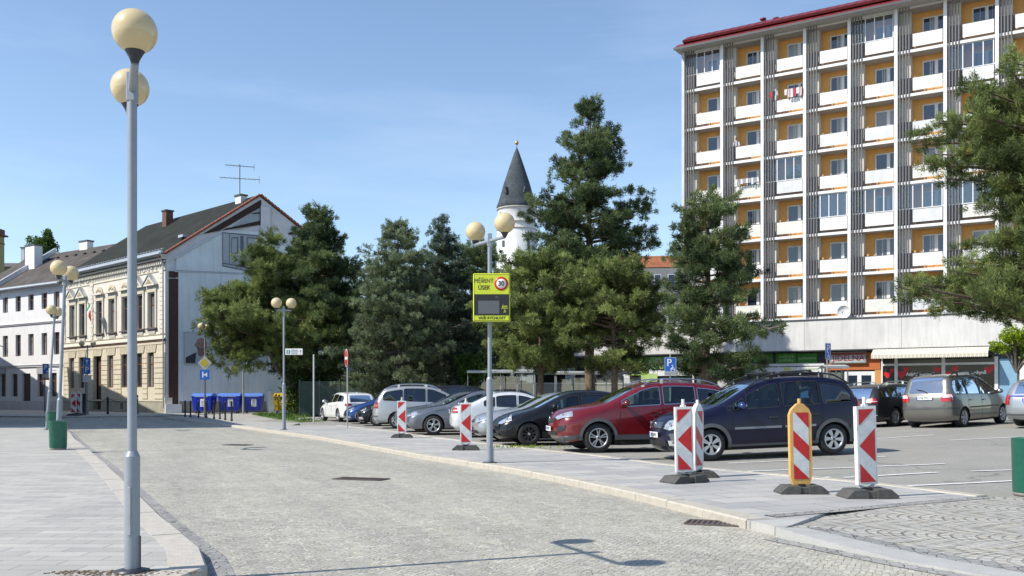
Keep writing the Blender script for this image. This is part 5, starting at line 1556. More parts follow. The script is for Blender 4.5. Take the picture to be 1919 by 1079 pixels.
m_orange = mat('ochre_render', (.80, .42, .13), .85, var=.10, scale=2.5)
m_orange2 = mat('ochre_lit', (.74, .40, .12), .85, var=.08)
m_wpanel = mat('white_panel', (.72, .72, .72), .55, var=.06, scale=1.2)
m_wp2 = mat('white_panel_yellowed', (.70, .69, .64), .6, var=.10, scale=2, streak=.12); m_wp3 = mat('white_panel_grey', (.64, .65, .66), .6, var=.10, scale=2, streak=.16)
m_conc = mat('pale_concrete', (.56, .56, .56), .8, var=.10, scale=1.2)
m_frieze = mat('frieze_render', (.62, .61, .60), .85, var=.10, scale=.7, bump=.2, bscale=20, streak=.16)
m_soffit = mat('soffit', (.48, .46, .43), .85, var=.08)
m_fin = mat('dark_fin', (.15, .14, .14), .6, var=.15)
m_gauze = mat('dark_panel', (.17, .17, .19), .7, var=.2, scale=5)
m_beige = mat('beige_partition', (.66, .63, .56), .85, var=.08)
m_lilac = mat('grey_partition', (.36, .35, .38), .85, var=.08)
m_rail = mat('dark_rail', (.08, .075, .08), .5, var=.1)
m_fr = mat('white_frame', (.70, .70, .70), .45, var=.05)
m_redroof = mat('red_sheet_metal', (.17, .022, .027), .5, metal=.1, var=.18, scale=1.5)
m_dkedge = mat('dark_flashing', (.06, .06, .065), .5, var=.1)
def pane_mat(name, col, rough=.06, var=.3):
    return mat(name, col, rough, var=var, scale=.9, spec=1.0)
m_pane = pane_mat('window_glass', (.02, .03, .05))
m_pane2 = pane_mat('window_glass_curtain', (.20, .21, .22), .3)
m_curt = mat('curtain', (.55, .55, .54), .8, var=.1, scale=8)
g_balc = glass_mat('balcony_glass', (.9, .95, .97), .10, .85)

# ---- block of flats
FB = Facade(12.5, 67.8, .85, -.527)
flats = thing('apartment_block', 'tall block of flats with ochre balconies, white parapets and red roof edge', 'apartment block', (12.5, 67.8, 0), FB.rz)
BW, NB, Z0, SH, NS = 2.89, 10, 6.7, 2.8, 7
LT = NB * BW; ZT = Z0 + SH * NS
w = MB()
w.quad((0, 1.0, 6.46), (LT, 1.0, 6.46), (LT, 1.0, ZT), (0, 1.0, ZT), m_orange)
for x in (0, LT): w.quad((x, -.1, 0), (x, 12.5, 0), (x, 12.5, ZT), (x, -.1, ZT), m_conc)
w.quad((0, 12.5, 0), (LT, 12.5, 0), (LT, 12.5, ZT), (0, 12.5, ZT), m_conc)
w.quad((0, 0, 6.5), (LT, 0, 6.5), (LT, 0, 6.62), (0, 0, 6.62), m_conc)
w.box(-.3, LT, -.2, .12, 6.46, 6.60, m_conc)
w.build('wall', flats)
s = MB()
for i in range(NS + 1):
    z = Z0 + SH * i
    s.box(0, LT, -.06, .99, z - .14, z, m_soffit)
    s.box(-.02, LT, -.12, -.06, z - .16, z + .02, m_wpanel)
s.build('floor_slabs', flats)
for k in range(NB + 1):
    p = MB(); x = k * BW; p.box(x - .10, x + .10, -.24, .99, Z0 - .15, ZT - .02, m_wpanel if k else m_conc, 0); p.box(x + .10, x + .13, .06, .98, Z0, ZT - .15, m_lilac); p.build('pier', flats)
rs = random.Random(4)
for k in range(NB):
    x = k * BW
    f = MB()
    for q in (.20, .38, .56, .74): f.box(x + q, x + q + .055, -.19, -.13, Z0 - .12, ZT - .05, m_fin)
    f.build('louvre_screen', flats)
glazed = {(0, 6), (4, 6), (6, 5), (2, 3), (3, 2), (4, 2), (5, 2), (6, 2), (8, 4), (7, 2)}
for k in range(NB):
    for i in range(NS):
        x, z = k * BW, Z0 + SH * i
        b = MB()
        # store cupboard behind the louvres, parapet, rails
        b.box(x + .14, x + .82, .42, .98, z, z + 2.65, m_beige)
        b.box(x + .14, x + .86, -.055, -.03, z + .12, z + 1.02, m_gauze)
        b.box(x + .98, x + 2.72, -.09, -.05, z + .19, z + 1.0, rs.choice((m_wpanel, m_wpanel, m_wp2, m_wp3)))
        b.box(x + .12, x + 2.78, -.048, -.02, z + 1.01, z + 1.045, m_rail); b.box(x + .12, x + 2.78, -.048, -.02, z + .10, z + .125, m_rail)
        for q in (.90, 1.5, 2.2, 2.76): b.box(x + q - .012, x + q + .012, -.046, -.022, z + .02, z + 1.01, m_rail)
        b.build('balcony', flats)
        b = MB(); b.box(x + .92, x + 1.13, .55, .98, z + .001, z + 1.28, m_orange2); b.build('sunlit_fin', flats)  # added side fin, its separate ochre standing in for sunlit orange
        if i == 0 and k > 7: continue
        wo = MB(); wx0, wx1, wz0, wz1 = x + 1.42, x + 2.79, z + .85, z + 2.28
        wo.box(wx0, wx1, 0.94, 0.995, wz0, wz0 + .08, m_fr); wo.box(wx0, wx1, 0.94, 0.995, wz1 - .08, wz1, m_fr)
        mid = wx0 + .72
        for a, c in ((wx0, wx0 + .07), (mid, mid + .20), (wx1 - .07, wx1)): wo.box(a, c, 0.94, 0.995, wz0 + .08, wz1 - .08, m_fr)
        wi = wo.build('window', flats)
        pm_ = m_pane if rs.random() < .72 else m_pane2
        pn = MB(); ang = rs.uniform(-.012, .012)
        for a, c in ((wx0 + .07, mid), (mid + .2, wx1 - .07)):
            pn.quad((a, 0.965, wz0 + .08), (c, 0.965 + ang, wz0 + .08), (c, 0.965 + ang, wz1 - .08), (a, 0.965, wz1 - .08), pm_)
            if rs.random() < .55:
                for q in range(3): xx = a + (c - a) * (.55 + .17 * q); pn.quad((xx, 0.958, wz0 + .1), (min(c, xx + .05), 0.958, wz0 + .1), (min(c, xx + .05), 0.958, wz1 - .1), (xx, 0.958, wz1 - .1), m_curt)
        pn.build('pane', wi)
        if (k, i) in glazed:
            g = MB(); y = -.03
            for q in (.98, 1.55, 2.12, 2.69): g.box(x + q - .03, x + q + .03, y, y + .04, z + 1.05, z + 2.62, m_fr)
            g.box(x + .12, x + 2.78, y - .002, y + .042, z + 1.045, z + 1.10, m_fr); g.box(x + .12, x + 2.78, y - .002, y + .042, z + 2.58, z + 2.64, m_fr)
            go = g.build('balcony_glazing', flats)
            g = MB(); g.quad((x + .14, .0, z + 1.1), (x + 2.7, .0, z + 1.1), (x + 2.7, .0, z + 2.6), (x + .14, .0, z + 2.6), g_balc)
            if (k, i) in ((3, 2), (6, 2)):
                n = 34
                for q in range(n): xa = x + .85 + 1.85 * q / n; g.quad((xa, .10 + .05 * (q % 2), z + 1.1), (xa + 1.85 / n, .10 + .05 * ((q + 1) % 2), z + 1.1), (xa + 1.85 / n, .10 + .05 * ((q + 1) % 2), z + 2.55), (xa, .10 + .05 * (q % 2), z + 2.55), m_curt)
            g.build('pane', go)
r = MB()
prof = [(-1.05, ZT + .02), (-1.05, ZT + .12), (-.35, ZT + .55), (-.72, ZT + .84), (-.78, ZT + .98), (.5, ZT + 1.75), (.7, ZT + 1.75), (6.2, ZT + 2.1), (13.5, ZT + 1.2), (13.5, ZT + .02)]
r.prism([(a, b) for a, b in prof[:3]] + [(2.0, ZT + .55), (2.0, ZT + .02)], 'x', -.35, LT + .4, m_redroof)
r.prism([(-.68, ZT + .50), (-.76, ZT + .64), (.3, ZT + 1.22), (6.2, ZT + 1.5), (12.8, ZT + 1.2), (12.8, ZT + .5)], 'x', .15, LT + .3, m_redroof)
for q in range(int(LT / .6)):
    xx = .4 + q * .6; r.tube([(xx, -1.03, ZT + .14), (xx, -.37, ZT + .55)], .018, m_redroof, 4); r.tube([(xx + .2, -.74, ZT + .66), (xx + .2, .28, ZT + 1.22)], .018, m_redroof, 4)
ro = r.build('roof', flats)
e = MB(); e.box(-.4, LT + .4, -1.10, -1.04, ZT - .06, ZT + .10, m_dkedge); e.box(-.35, LT + .4, -1.05, 0, ZT - .03, ZT + .018, m_soffit); e.build('eaves', ro)
for q, h_ in ((5.6, .25), (6.5, .1)):
    v = MB(); v.lathe([(.13, 0), (.13, h_), (.22, h_ + .02), (.22, h_ + .12), (.001, h_ + .2)], m_redroof, 12, (q, .6, ZT + 1.15)); v.build('vent', ro)

# ---- things on the balconies
def bal(k, i, dx=0, dy=0, dz=0): 
    q = Matrix.Rotation(FB.rz, 4, 'Z') @ Vector((k * BW + dx, dy, 0)); return (12.5 + q.x, 67.8 + q.y, Z0 + SH * i + dz)
def laundry(label, k, i, dx, cols, n, w_, hh=.65, dz=1.12):
    t = thing('drying_laundry', label, 'laundry', bal(k, i, dx, -.32, dz), FB.rz, 'washing on the balconies')
    r_ = MB(); r_.tube([(-.05, 0, .45), (w_ * n + .05, 0, .45)], .012, m_rail, 5); r_.tube([(0, 0, .45), (0, .25, -.1)], .012, m_rail, 5); r_.tube([(w_ * n, 0, .45), (w_ * n, .25, -.1)], .012, m_rail, 5); r_.build('drying_rack', t)
    for j in range(n):
        c = MB(); x0 = j * w_; m_ = cols[j % len(cols)]; q = rng.uniform(.6, 1) * hh
        vs, fs = [], []
        for a in range(5):
            for b_ in range(4): vs.append((x0 + .02 + (w_ - .03) * a / 4, -.03 - .03 * math.sin(a * 2.1 + b_ + j), .46 - q * b_ / 3))
        for a in range(4):
            for b_ in range(3): fs.append((a * 4 + b_, a * 4 + b_ + 1, a * 4 + b_ + 5, a * 4 + b_ + 4))
        c.add(vs, fs, m_, True); c.build('cloth', t)
mcl = [mat('cloth_white', (.72, .72, .74), .9), mat('cloth_red', (.45, .05, .07), .9), mat('cloth_grey', (.35, .36, .4), .9), mat('cloth_black', (.04, .04, .05), .9), mat('cloth_pink', (.6, .42, .42), .9)]
laundry('red white and pink washing over the balcony, fifth floor above the podium, third bay', 2, 5, 1.55, [mcl[0], mcl[4], mcl[0], mcl[1]], 6, .2, .62)
laundry('red and black washing behind the louvres, left of the white and pink washing', 2, 5, .55, [mcl[1], mcl[3], mcl[2]], 3, .2, .5)
laundry('grey and white striped washing on a rack, balcony of the second bay', 1, 3, 1.0, [mcl[0], mcl[2]], 9, .19, .5, 1.0)
u = thing('folded_parasol', 'yellow green parasol inside a glazed balcony', 'parasol', bal(2, 3, 2.05, .55, 1.35), FB.rz)
b = MB(); vs = [(0, 0, .55)]; n = 12
for k in range(n + 1): a = math.pi * 2 * k / n; vs.append((.75 * math.cos(a), .4 * math.sin(a), .0 + .03 * math.sin(a * 3)))
b.add(vs, [(0, k, k + 1) for k in range(1, n + 1)], mat('parasol_lime', (.42, .46, .05), .8, var=.4, scale=6), True); b.build('canopy', u)
b = MB(); b.tube([(0, 0, -1.3), (0, 0, .5)], .02, m_rail, 6); b.build('pole', u)
# person leaning on a balcony
def person(label, loc, rz, shirt, k=1.0):
    t = thing('person', label, 'person', loc, rz)
    J = [(0, 0, .95), (0, -.02, 1.15), (0, -.06, 1.38), (0, -.08, 1.50), (0, -.10, 1.60),
         (.17, -.06, 1.40), (.24, -.12, 1.14), (.10, -.30, 1.08), (-.17, -.06, 1.40), (-.24, -.12, 1.14), (-.10, -.30, 1.08),
         (.10, 0, .90), (.11, -.02, .50), (.11, .02, .06), (.12, -.12, .03), (-.10, 0, .90), (-.11, -.02, .50), (-.11, .02, .06), (-.12, -.12, .03)]
    E = [(0, 1), (1, 2), (2, 3), (3, 4), (2, 5), (5, 6), (6, 7), (2, 8), (8, 9), (9, 10), (0, 11), (11, 12), (12, 13), (13, 14), (0, 15), (15, 16), (16, 17), (17, 18)]
    Rr = [.15, .14, .16, .06, .055, .07, .05, .035, .07, .05, .035, .10, .065, .045, .035, .10, .065, .045, .035]
    me = bpy.data.meshes.new('body'); me.from_pydata(J, E, [])
    o = bpy.data.objects.new('body', me); COL.objects.link(o)
    md = o.modifiers.new('skin', 'SKIN')
    for sv, r_ in zip(me.skin_vertices[0].data, Rr): sv.radius = (r_, r_)
    me.skin_vertices[0].data[0].use_root = True
    o.modifiers.new('sub', 'SUBSURF').levels = 1
    bpy.context.view_layer.update()
    m2 = bpy.data.meshes.new_from_object(o.evaluated_get(bpy.context.evaluated_depsgraph_get()))
    bpy.data.objects.remove(o)
    skin = mat('skin', (.42, .26, .19), .6, var=.05); trous = mat('trousers', (.05, .055, .07), .8)
    m2.materials.clear()
    for q in (shirt, trous, skin): m2.materials.append(q)
    for p in m2.polygons:
        c = p.center; p.material_index = 1 if c.z < .98 else (2 if (c.z > 1.50 or (abs(c.x) < .2 and c.y < -.22)) else 0); p.use_smooth = True
    o = bpy.data.objects.new('body', m2); COL.objects.link(o); o.parent = t
    h = MB(); h.ball((0, -.12, 1.68), 1, skin, 16, 12, (.078, .095, .12)); h.ball((0, -.215, 1.665), .017, skin, 8, 6); h.ball((.08, -.115, 1.67), .02, skin, 6, 5, (.5, 1, 1.4)); h.ball((-.08, -.115, 1.67), .02, skin, 6, 5, (.5, 1, 1.4))
    for q in (-.03, .03): h.ball((q, -.205, 1.695), .009, m_sign_bk, 6, 5)
    h.box(-.025, .025, -.216, -.205, 1.628, 1.634, mat('lips', (.35, .12, .1), .6)); h.build('head', t)
    h = MB(); h.ball((0, -.095, 1.715), 1, mat('grey_hair', (.35, .33, .31), .9, var=.2), 16, 10, (.085, .095, .098)); h.build('hair', t)
    for sg in (1, -1):
        hd = MB(); hd.ball((sg * .07, -.35, 1.075), 1, skin, 10, 8, (.045, .05, .02))
        for f in range(4): hd.tube([(sg * .045 + sg * .018 * f - sg * .0, -.385, 1.075), (sg * .045 + sg * .018 * f, -.43 - .006 * (f in (1, 2)), 1.07), (sg * .045 + sg * .018 * f, -.45, 1.045)], .008, skin, 5)
        hd.tube([(sg * .035, -.34, 1.08), (sg * .02, -.38, 1.075)], .010, skin, 5); hd.build('hand', t)
    return t
person('grey-haired person in a pale shirt leaning on the balcony rail of the second bay', bal(1, 4, .92, .30, .0), FB.rz, mat('pale_shirt', (.55, .55, .58), .85))
d = thing('satellite_dish', 'white satellite dish at the foot of the block above the podium', 'satellite dish', bal(4, 0, -.25, -.55, -.2), FB.rz)
b = MB(); b.lathe([(.001, .08), (.23, .05), (.40, -.05), (.43, -.09), (.41, -.04), (.23, .06), (.001, .09)], m_wpanel, 30, (0, 0, .42), 'y'); b.build('dish', d)
b = MB(); b.tube([(0, .12, -.02), (0, .12, .55)], .03, m_galv, 8); b.tube([(0, -.05, .1), (0, -.5, .35)], .015, m_galv, 6); b.ball((0, -.52, .38), .05, m_galv, 8, 6); b.build('mount', d)

# ---- podium with the shops: its own long low building in front of the flats
PX0, PX1, PY = -12.0, 31.0, -1.6
pod = thing('shop_podium', 'long white-fronted podium with shops under the block of flats', 'shop building', (12.5, 67.8, 0), FB.rz)
b = MB(); b.box(PX0, PX1, PY, -.13, 4.42, 6.38, m_frieze); b.box(PX0, -.4, -.13, 9, 4.42, 6.38, m_frieze)
b.build('frieze', pod)
b = MB(); b.box(PX0 - .05, PX1, PY - .06, -.125, 6.382, 6.45, m_dkedge); b.box(PX0, PX1, PY - .02, PY + .2, 4.34, 4.418, m_dkedge)
b.build('edge_strip', pod)
b = MB()
for q in range(7): b.box(-9.0 + q * 6.0, -8.975 + q * 6.0, PY - .004, PY - .001, 4.43, 6.37, mat('joint', (.30, .26, .23), .9))
b.build('joint', pod)
b = MB(); b.box(PX0, PX1, PY + .75, -.14, 0, 4.33, mat('shop_inside', (.03, .032, .035), .4, var=.2)); b.build('back_wall', pod)
YS = PY + .72
def X(px): return FB.x(px, YS)
def Zp(px, py): return FB.z(px, py, YS)
m_gsign = mat('green_sign', (.035, .19, .02), .5, var=.08); m_lgreen = mat('light_green', (.28, .55, .16), .5, var=.08); m_shopw = mat('shop_white', (.66, .67, .68), .5, var=.08)
def panel(name, pxa, pxb, pya, pyb, m, y=0.0, th=.04, parent=None):
    xa, xb = X(pxa), X(pxb); pm = (pxa + pxb) / 2
    b_ = MB(); b_.box(xa, xb, YS - y - th, YS - y, Zp(pm, pyb), Zp(pm, pya), m); return b_.build(name, parent or pod)
panel('pilaster', 1060, 1078, 690, 790, m_shopw, .02); panel('pilaster', 1168, 1181, 664, 790, m_shopw, .02)
panel('shop_front', 1090, 1120, 700, 790, mat('grey_door', (.10, .11, .14), .4), .0)
panel('low_wall', 985, 1078, 690, 702, m_shopw, .10)
for a, c in ((1181, 1206), (1208, 1222)): panel('sign_panel', a, c, 669, 687, mat('leaf_green', (.11, .26, .05), .5), .03)
ds = panel('shop_sign', 1221, 1281, 668, 691, m_lgreen, .12, .06); zc = Zp(1250, 676)
text_mesh('lettering', 'DROGERIE', .46, m_shopw, ds, (X(1254), YS - .185, zc), depth=.004, xs=.92, bold=.01)
text_mesh('lettering', 'PARFUMERIE', .20, m_shopw, ds, (X(1254), YS - .185, Zp(1250, 686)), depth=.004, xs=1.0)
panel('white_panel', 1217, 1300, 692, 704, m_shopw, .05); panel('light_green_panel', 1202, 1233, 700, 716, mat('pale_green', (.36, .5, .18), .5), .06)
panel('light_green_panel', 1183, 1214, 695, 703, mat('lime_strip', (.35, .55, .08), .5), .06)
for a, c in ((1302, 1318), (1322, 1362), (1378, 1408)): panel('sign_panel', a, c, 667, 683, m_gsign, .03)
for a, c, tx in ((1412, 1449, 'malířské potřeby') , (1455, 1493, 'malířské\npotřeby'), (1495, 1532, 'parfumerie')):
    o = panel('sign_panel', a, c, 662, 680, m_gsign, .03); pxm = (a + c) / 2
    if a > 1450: text_mesh('lettering', tx, .30 if '\n' in tx else .26, mat('sign_green_text', (.36, .52, .22), .5), o, (X(pxm), YS - .075, Zp(pxm, 671)), depth=.003)
panel('white_band', 1300, 1545, 682, 687, m_shopw, .05)
wbn = panel('shop_banner', 1380, 1540, 688, 698, m_shopw, .09)
for (a, c), m_ in zip(((1381, 1390), (1390, 1402), (1470, 1484)), (mat('b_orange', (.65, .2, .03), .5), mat('b_green', (.05, .45, .15), .5), mat('b_yel', (.6, .6, .2), .5))): panel('banner_print', a, c, 689, 697, m_, .135, .006, wbn)
text_mesh('lettering', 'DROGERIE', .2, mat('pale_green', (.36, .5, .18), .5), wbn, (X(1520), YS - .14, Zp(1520, 692)), depth=.003)
for a, c in ((1345, 1374),): panel('poster_panel', a, c, 690, 730, mat('shop_poster', (.30, .31, .33), .4, var=.4, scale=3, col2=(.6, .6, .6)), .04)
for a in (1300, 1376, 1420, 1460, 1500, 1544): panel('mullion', a - 1.5, a + 1.5, 687, 790, m_shopw, .06)
# canteen bay
m_or = mat('canteen_orange', (.45, .13, .035), .8, var=.12)
panel('dark_reveal', 1545, 1556, 662, 700, mat('maroon', (.10, .03, .03), .6), .02)
panel('orange_surround', 1553, 1650, 661, 693, m_or, .04); panel('orange_pier', 1640, 1652, 693, 790, mat('canteen_ochre', (.55, .27, .08), .8), .04)
js = panel('canteen_sign', 1556, 1625, 659, 681, mat('sign_grey_white', (.42, .45, .45), .4, var=.25, scale=1.5), .20, .08)
b = MB(); xa, xb, za, zb = X(1556), X(1625), Zp(1590, 681), Zp(1590, 659)
rim(b, xa, xb, za, zb, .06, mat('sign_rim', (.16, .2, .18), .4), YS - .282); b.box(xa + .06, xb - .06, YS - .284, YS - .281, zb - .22, zb - .07, mat('sign_top_red', (.30, .04, .03), .5)); b.build('frame', js)
text_mesh('lettering', 'JÍDELNA', .52, mat('jid_red', (.28, .03, .03), .5), js, (X(1592), YS - .29, Zp(1592, 671.5)), depth=.004, xs=1.04, bold=.006)
dr = MB(); xa, xb = X(1583), X(1640); zt = Zp(1610, 696)
dr.box(xa, xb, YS - .06, YS, 0, zt, m_shopw); do = dr.build('entrance_door', pod)
b = MB()
for q0, q1 in ((.10, .42), (.56, .88)): b.box(xa + (xb - xa) * q0, xa + (xb - xa) * q1, YS - .068, YS - .061, .2, zt - .25, m_pane)
b.build('pane', do)
# awning and glazed shop
aw = MB(); xa, xb = FB.x(1633, PY - .6), FB.x(1852, PY - .6); n = 60
za, zb = 4.36, 3.98
for q in range(n):
    x0, x1 = xa + (xb - xa) * q / n, xa + (xb - xa) * (q + 1) / n
    ml = mat('awning_cream', (.62, .60, .50), .8, var=.05) if q % 2 else mat('awning_cream_dark', (.50, .48, .40), .8, var=.05)
    aw.quad((x0, PY - .02, za), (x1, PY - .02, za), (x1, PY - .75, zb), (x0, PY - .75, zb), ml)
    k = 4; pts = [(x0, PY - .752, zb)] + [(x0 + (x1 - x0) * j / k, PY - .752, zb - .20 - .05 * math.sin(math.pi * j / k)) for j in range(k + 1)] + [(x1, PY - .752, zb)]
    aw.poly(pts, ml)
aw.build('awning', pod)
for a, c in ((1652, 1655), (1677, 1683), (1765, 1772), (1864, 1871)): panel('mullion', a, c, 668, 790, m_shopw, .07, .08)
panel('transom', 1652, 1868, 680, 684, m_shopw, .075, .06)
gl = MB(); gl.box(X(1655), X(1864), YS - .05, YS - .01, .2, Zp(1760, 668), mat('shop_glass', (.018, .02, .025), .12, var=.4, scale=.8, spec=.35)); gl = gl.build('shop_window', pod)
def heart(cx, cz, s_, y, mb, m_):
    pts = [(cx + s_ * 16 * math.sin(t) ** 3 / 16, cz + s_ * (13 * math.cos(t) - 5 * math.cos(2 * t) - 2 * math.cos(3 * t) - math.cos(4 * t)) / 16) for t in [2 * math.pi * k / 22 for k in range(22)]]
    mb.poly([(a, y, b_) for a, b_ in pts], m_)
m_heart = mat('heart_red', (.55, .01, .02), .4, var=.1)
b = MB()
for px, py, s_ in ((1663, 702, .24), (1672, 694, .15), (1689, 701, .30), (1698, 692, .18), (1757, 693, .22), (1778, 700, .20), (1790, 691, .2), (1853, 693, .26), (1862, 686, .16)): heart(X(px), Zp(px, py), s_, YS - .058, b, m_heart)
b.build('heart_stickers', gl)
text_mesh('lettering', 'Asijská kuchyně', .27, m_sign_w, gl, (X(1725), YS - .06, Zp(1725, 701)), depth=.002, bold=.01, xs=.95)
text_mesh('lettering', 'Asijská kuchyně', .27, m_sign_w, gl, (X(1820), YS - .06, Zp(1820, 698)), depth=.002, bold=.01, xs=.95)
panel('blue_panel', 1873, 1906, 672, 790, mat('shop_blue', (.20, .36, .50), .6, var=.08), .03); panel('white_panel', 1907, 1935, 660, 790, m_shopw, .03)

# bus shelters in front of the shops
def shelter(label, pxa, pxb, Y, zt, d=1.4, n=4):
    xa, xb = at(pxa, Y), at(pxb, Y); t = thing('bus_shelter', label, 'bus shelter', ((xa + xb) / 2, Y, gz((xa + xb) / 2, Y)), R(-6), 'glass shelters'); h = (xb - xa) / 2; zt = zt - gz((xa + xb) / 2, Y)
    b = MB()
    for i in range(n + 1):
        q = -h + 2 * h * i / n
        for y in (0, d): b.box(q - .03, q + .03, y - .03, y + .03, 0, zt, m_galv)
        b.tube([(q, -.3, zt + .18), (q, d * .4, zt + .28), (q, d + .1, zt + .1)], .03, m_galv, 6)
    b.build('frame', t)
    b = MB(); b.quad((-h, -.35, zt + .2), (h, -.35, zt + .2), (h, d * .4, zt + .31), (-h, d * .4, zt + .31), mat('shelter_roof', (.45, .47, .47), .4)); b.quad((-h, d * .4, zt + .31), (h, d * .4, zt + .31), (h, d + .1, zt + .12), (-h, d + .1, zt + .12), mat('shelter_roof', (.45, .47, .47), .4)); b.box(-h, h, -.36, -.33, zt + .08, zt + .22, m_galv); b.build('roof', t)
    b = MB(); b.quad((-h, d, .2), (h, d, .2), (h, d, zt - .1), (-h, d, zt - .1), g_balc); b.build('glass_wall', t)
    return t
shelter('long glass shelter under the pines behind the pearl saloon', 876, 1000, 58, 2.75)
shelter('glass shelter behind the twin-stemmed pine', 1040, 1200, 60, 2.7, n=5)
shelter('small curved shelter in front of the canteen entrance', 1545, 1588, 52, 2.85, n=2)

# ---- low grey building behind the spruces, and the hedge-dark fence
FG = Facade(-22, 96, 1, -.02)
lg = thing('office_building', 'grey modern building half hidden behind the spruces', 'building', (-22, 96, 0), FG.rz)
b = MB(); ops = []
for fl in range(3):
    for k in range(9): ops.append((1.2 + k * 2.9, 3.2 + k * 2.9, 1.2 + fl * 3.3, 3.0 + fl * 3.3))
mgw = mat('grey_cladding_wall', (.30, .32, .34), .7, var=.15, scale=.6)
wall_holes(b, 0, 28, 0, 10.6, ops, mgw, .25); b.box(0, 28, .26, 10, 0, 10.55, mat('inside_dark', (.05, .05, .05), .9)); b.quad((28, 0, 0), (28, 10, 0), (28, 10, 10.6), (28, 0, 10.6), mgw); b.quad((0, 0, 0), (0, 10, 0), (0, 10, 10.6), (0, 0, 10.6), mgw); b.build('wall', lg)
for o in ops: window(lg, o[0], o[2], o[1] - o[0], o[3] - o[2], .18, m_fr, m_pane2, (1, 0))
b = MB(); b.box(-.3, 28.3, -.3, 10.3, 10.62, 10.9, m_galv); b.build('roof', lg)

f = thing('panel_fence', 'dark green panel fence under the spruces', 'fence', (at(560, 63), 63.2, 0), 0)
b = MB(); n = 9; wl_ = 1.35
for i in range(n): b.box(i * wl_ + .05, (i + 1) * wl_ - .05, 0, .05, .1, 2.4, mat('fence_green', (.03, .055, .045), .6, var=.3))
b.build('panels', f)
for i in range(n + 1): b = MB(); b.box(i * wl_ - .045, i * wl_ + .045, -.02, .07, 0, 2.5, m_rail); b.build('post', f)
# garden wall continuing behind the parked row
f = thing('garden_wall', 'pale rendered wall running behind the shelters', 'wall', (at(790, 66), 66, 0), 0)
b = MB(); b.box(0, 15, 0, .3, 0, 2.25, mat('pale_wall', (.34, .33, .30), .85, var=.15, scale=.8)); b.build('wall_body', f)
b = MB(); b.box(-.05, 15.05, -.05, .35, 2.252, 2.34, m_conc); b.build('coping', f)

# ---- house with grey mansard and orange tiles behind the tall pine
HB = Facade(3.2, 104, 1, -.12)
t = thing('tiled_house', 'house with grey mansard skylights and an orange tiled ridge behind the pines', 'house', (3.2, 104, 0), HB.rz)
m_tile = roof_mat('orange_tiles', (.36, .14, .07), .28); m_man = mat('mansard_grey', (.12, .13, .13), .7, var=.12, scale=1.2)
b = MB(); ops = [(1 + 2.6 * k, 2.4 + 2.6 * k, 9.5, 11.4) for k in range(6)]
wall_holes(b, -2, 17, 0, 12.6, ops, mat('house_grey', (.34, .35, .34), .8, var=.1), .3); b.box(-2, 17, .3, 11, 0, 12.5, mat('inside_dark', (.05, .05, .05), .9)); b.build('wall', t)
for o in ops: window(t, o[0], o[2], o[1] - o[0], o[3] - o[2], .2, m_fr, m_pane, (1, 0))
b = MB(); b.prism([(-.3, 12.6), (1.4, 15.7), (9.6, 15.7), (11.3, 12.6)], 'x', -2.2, 17.2, m_man); ro_ = b.build('mansard', t)
for k in range(5):
    x0 = 9.5 + k * 1.5; b = MB()
    b.quad((x0, .20, 13.6), (x0 + .8, .20, 13.6), (x0 + .8, .95, 14.9), (x0, .95, 14.9), m_galv); b.quad((x0 + .1, .23, 13.75), (x0 + .7, .23, 13.75), (x0 + .7, .86, 14.8), (x0 + .1, .86, 14.8), m_pane); b.build('skylight', ro_)
b = MB(); b.prism([(1.3, 15.72), (5.5, 17.6), (9.7, 15.72)], 'x', 8.2, 17.1, m_tile); b.build('roof', t)
t = thing('tiled_house', 'orange roofed house glimpsed below the round tower', 'house', (2.0, 98, 0), 0)
b = MB(); b.box(0, 3.4, 0, 6, 0, 13.2, mat('house_cream', (.5, .48, .42), .8)); b.build('wall', t)
b = MB(); b.prism([(-.3, 13.21), (1.3, 15.3), (3.7, 13.21)], 'y', -.3, 6.3, m_tile); b.build('roof', t)

# ---- round tower
TW = 1.4 / 14.6
xt, yt = at(968.5, 120), 120
k = yt / F
def tz(py): return zat(py, yt)
tw = thing('round_tower', 'white round tower with dark conical roof and gilded ball', 'tower', (xt, yt, 0))
m_tw = mat('tower_white', (.70, .70, .69), .85, var=.06, scale=.4, streak=.12); m_sl = roof_mat('tower_slate', (.085, .10, .115), .30)
b = MB(); r_ = 36.5 * k
b.lathe([(r_ * 1.03, 0), (r_ * 1.03, tz(442)), (r_ * 1.01, tz(441)), (r_ * 1.0, tz(432)), (r_ * .985, tz(431)), (r_ * .985, tz(420)), (r_ * 1.0, tz(419)), (r_ * .97, tz(416)), (r_ * .97, tz(395)), (r_ * .99, tz(394)), (r_ * .99, tz(389))], m_tw, 40); b.build('wall', tw)
b = MB()
for py in (431.5, 419.5, 393): b.lathe([(r_ * .98, tz(py) - .09), (r_ * 1.035, tz(py) - .07), (r_ * 1.035, tz(py) + .05), (r_ * .98, tz(py) + .09)], mat('tower_band', (.52, .48, .43), .85, var=.1), 40)
b.build('string_courses', tw)
b = MB(); pr = [(r_ * 1.02, tz(391)), (r_ * 1.05, tz(388)), (r_ * .97, tz(381)), (r_ * .84, tz(366)), (r_ * .68, tz(345)), (r_ * .38, tz(312)), (r_ * .15, tz(288)), (.04, tz(276))]
b.lathe(pr, m_sl, 36); rf = b.build('roof', tw)
b = MB(); b.lathe([(.04, 0), (.04, .5), (.001, .55)], m_dkedge, 8, (0, 0, tz(277))); b.tube([(0, 0, tz(266)), (0, 0, tz(250))], .015, m_galv, 5); b.build('finial_rod', rf)
b = MB(); b.ball((0, 0, tz(267.5)), .26, mat('gilding', (.55, .36, .14), .35, metal=.8, var=.1), 18, 12); b.build('gilded_ball', rf)
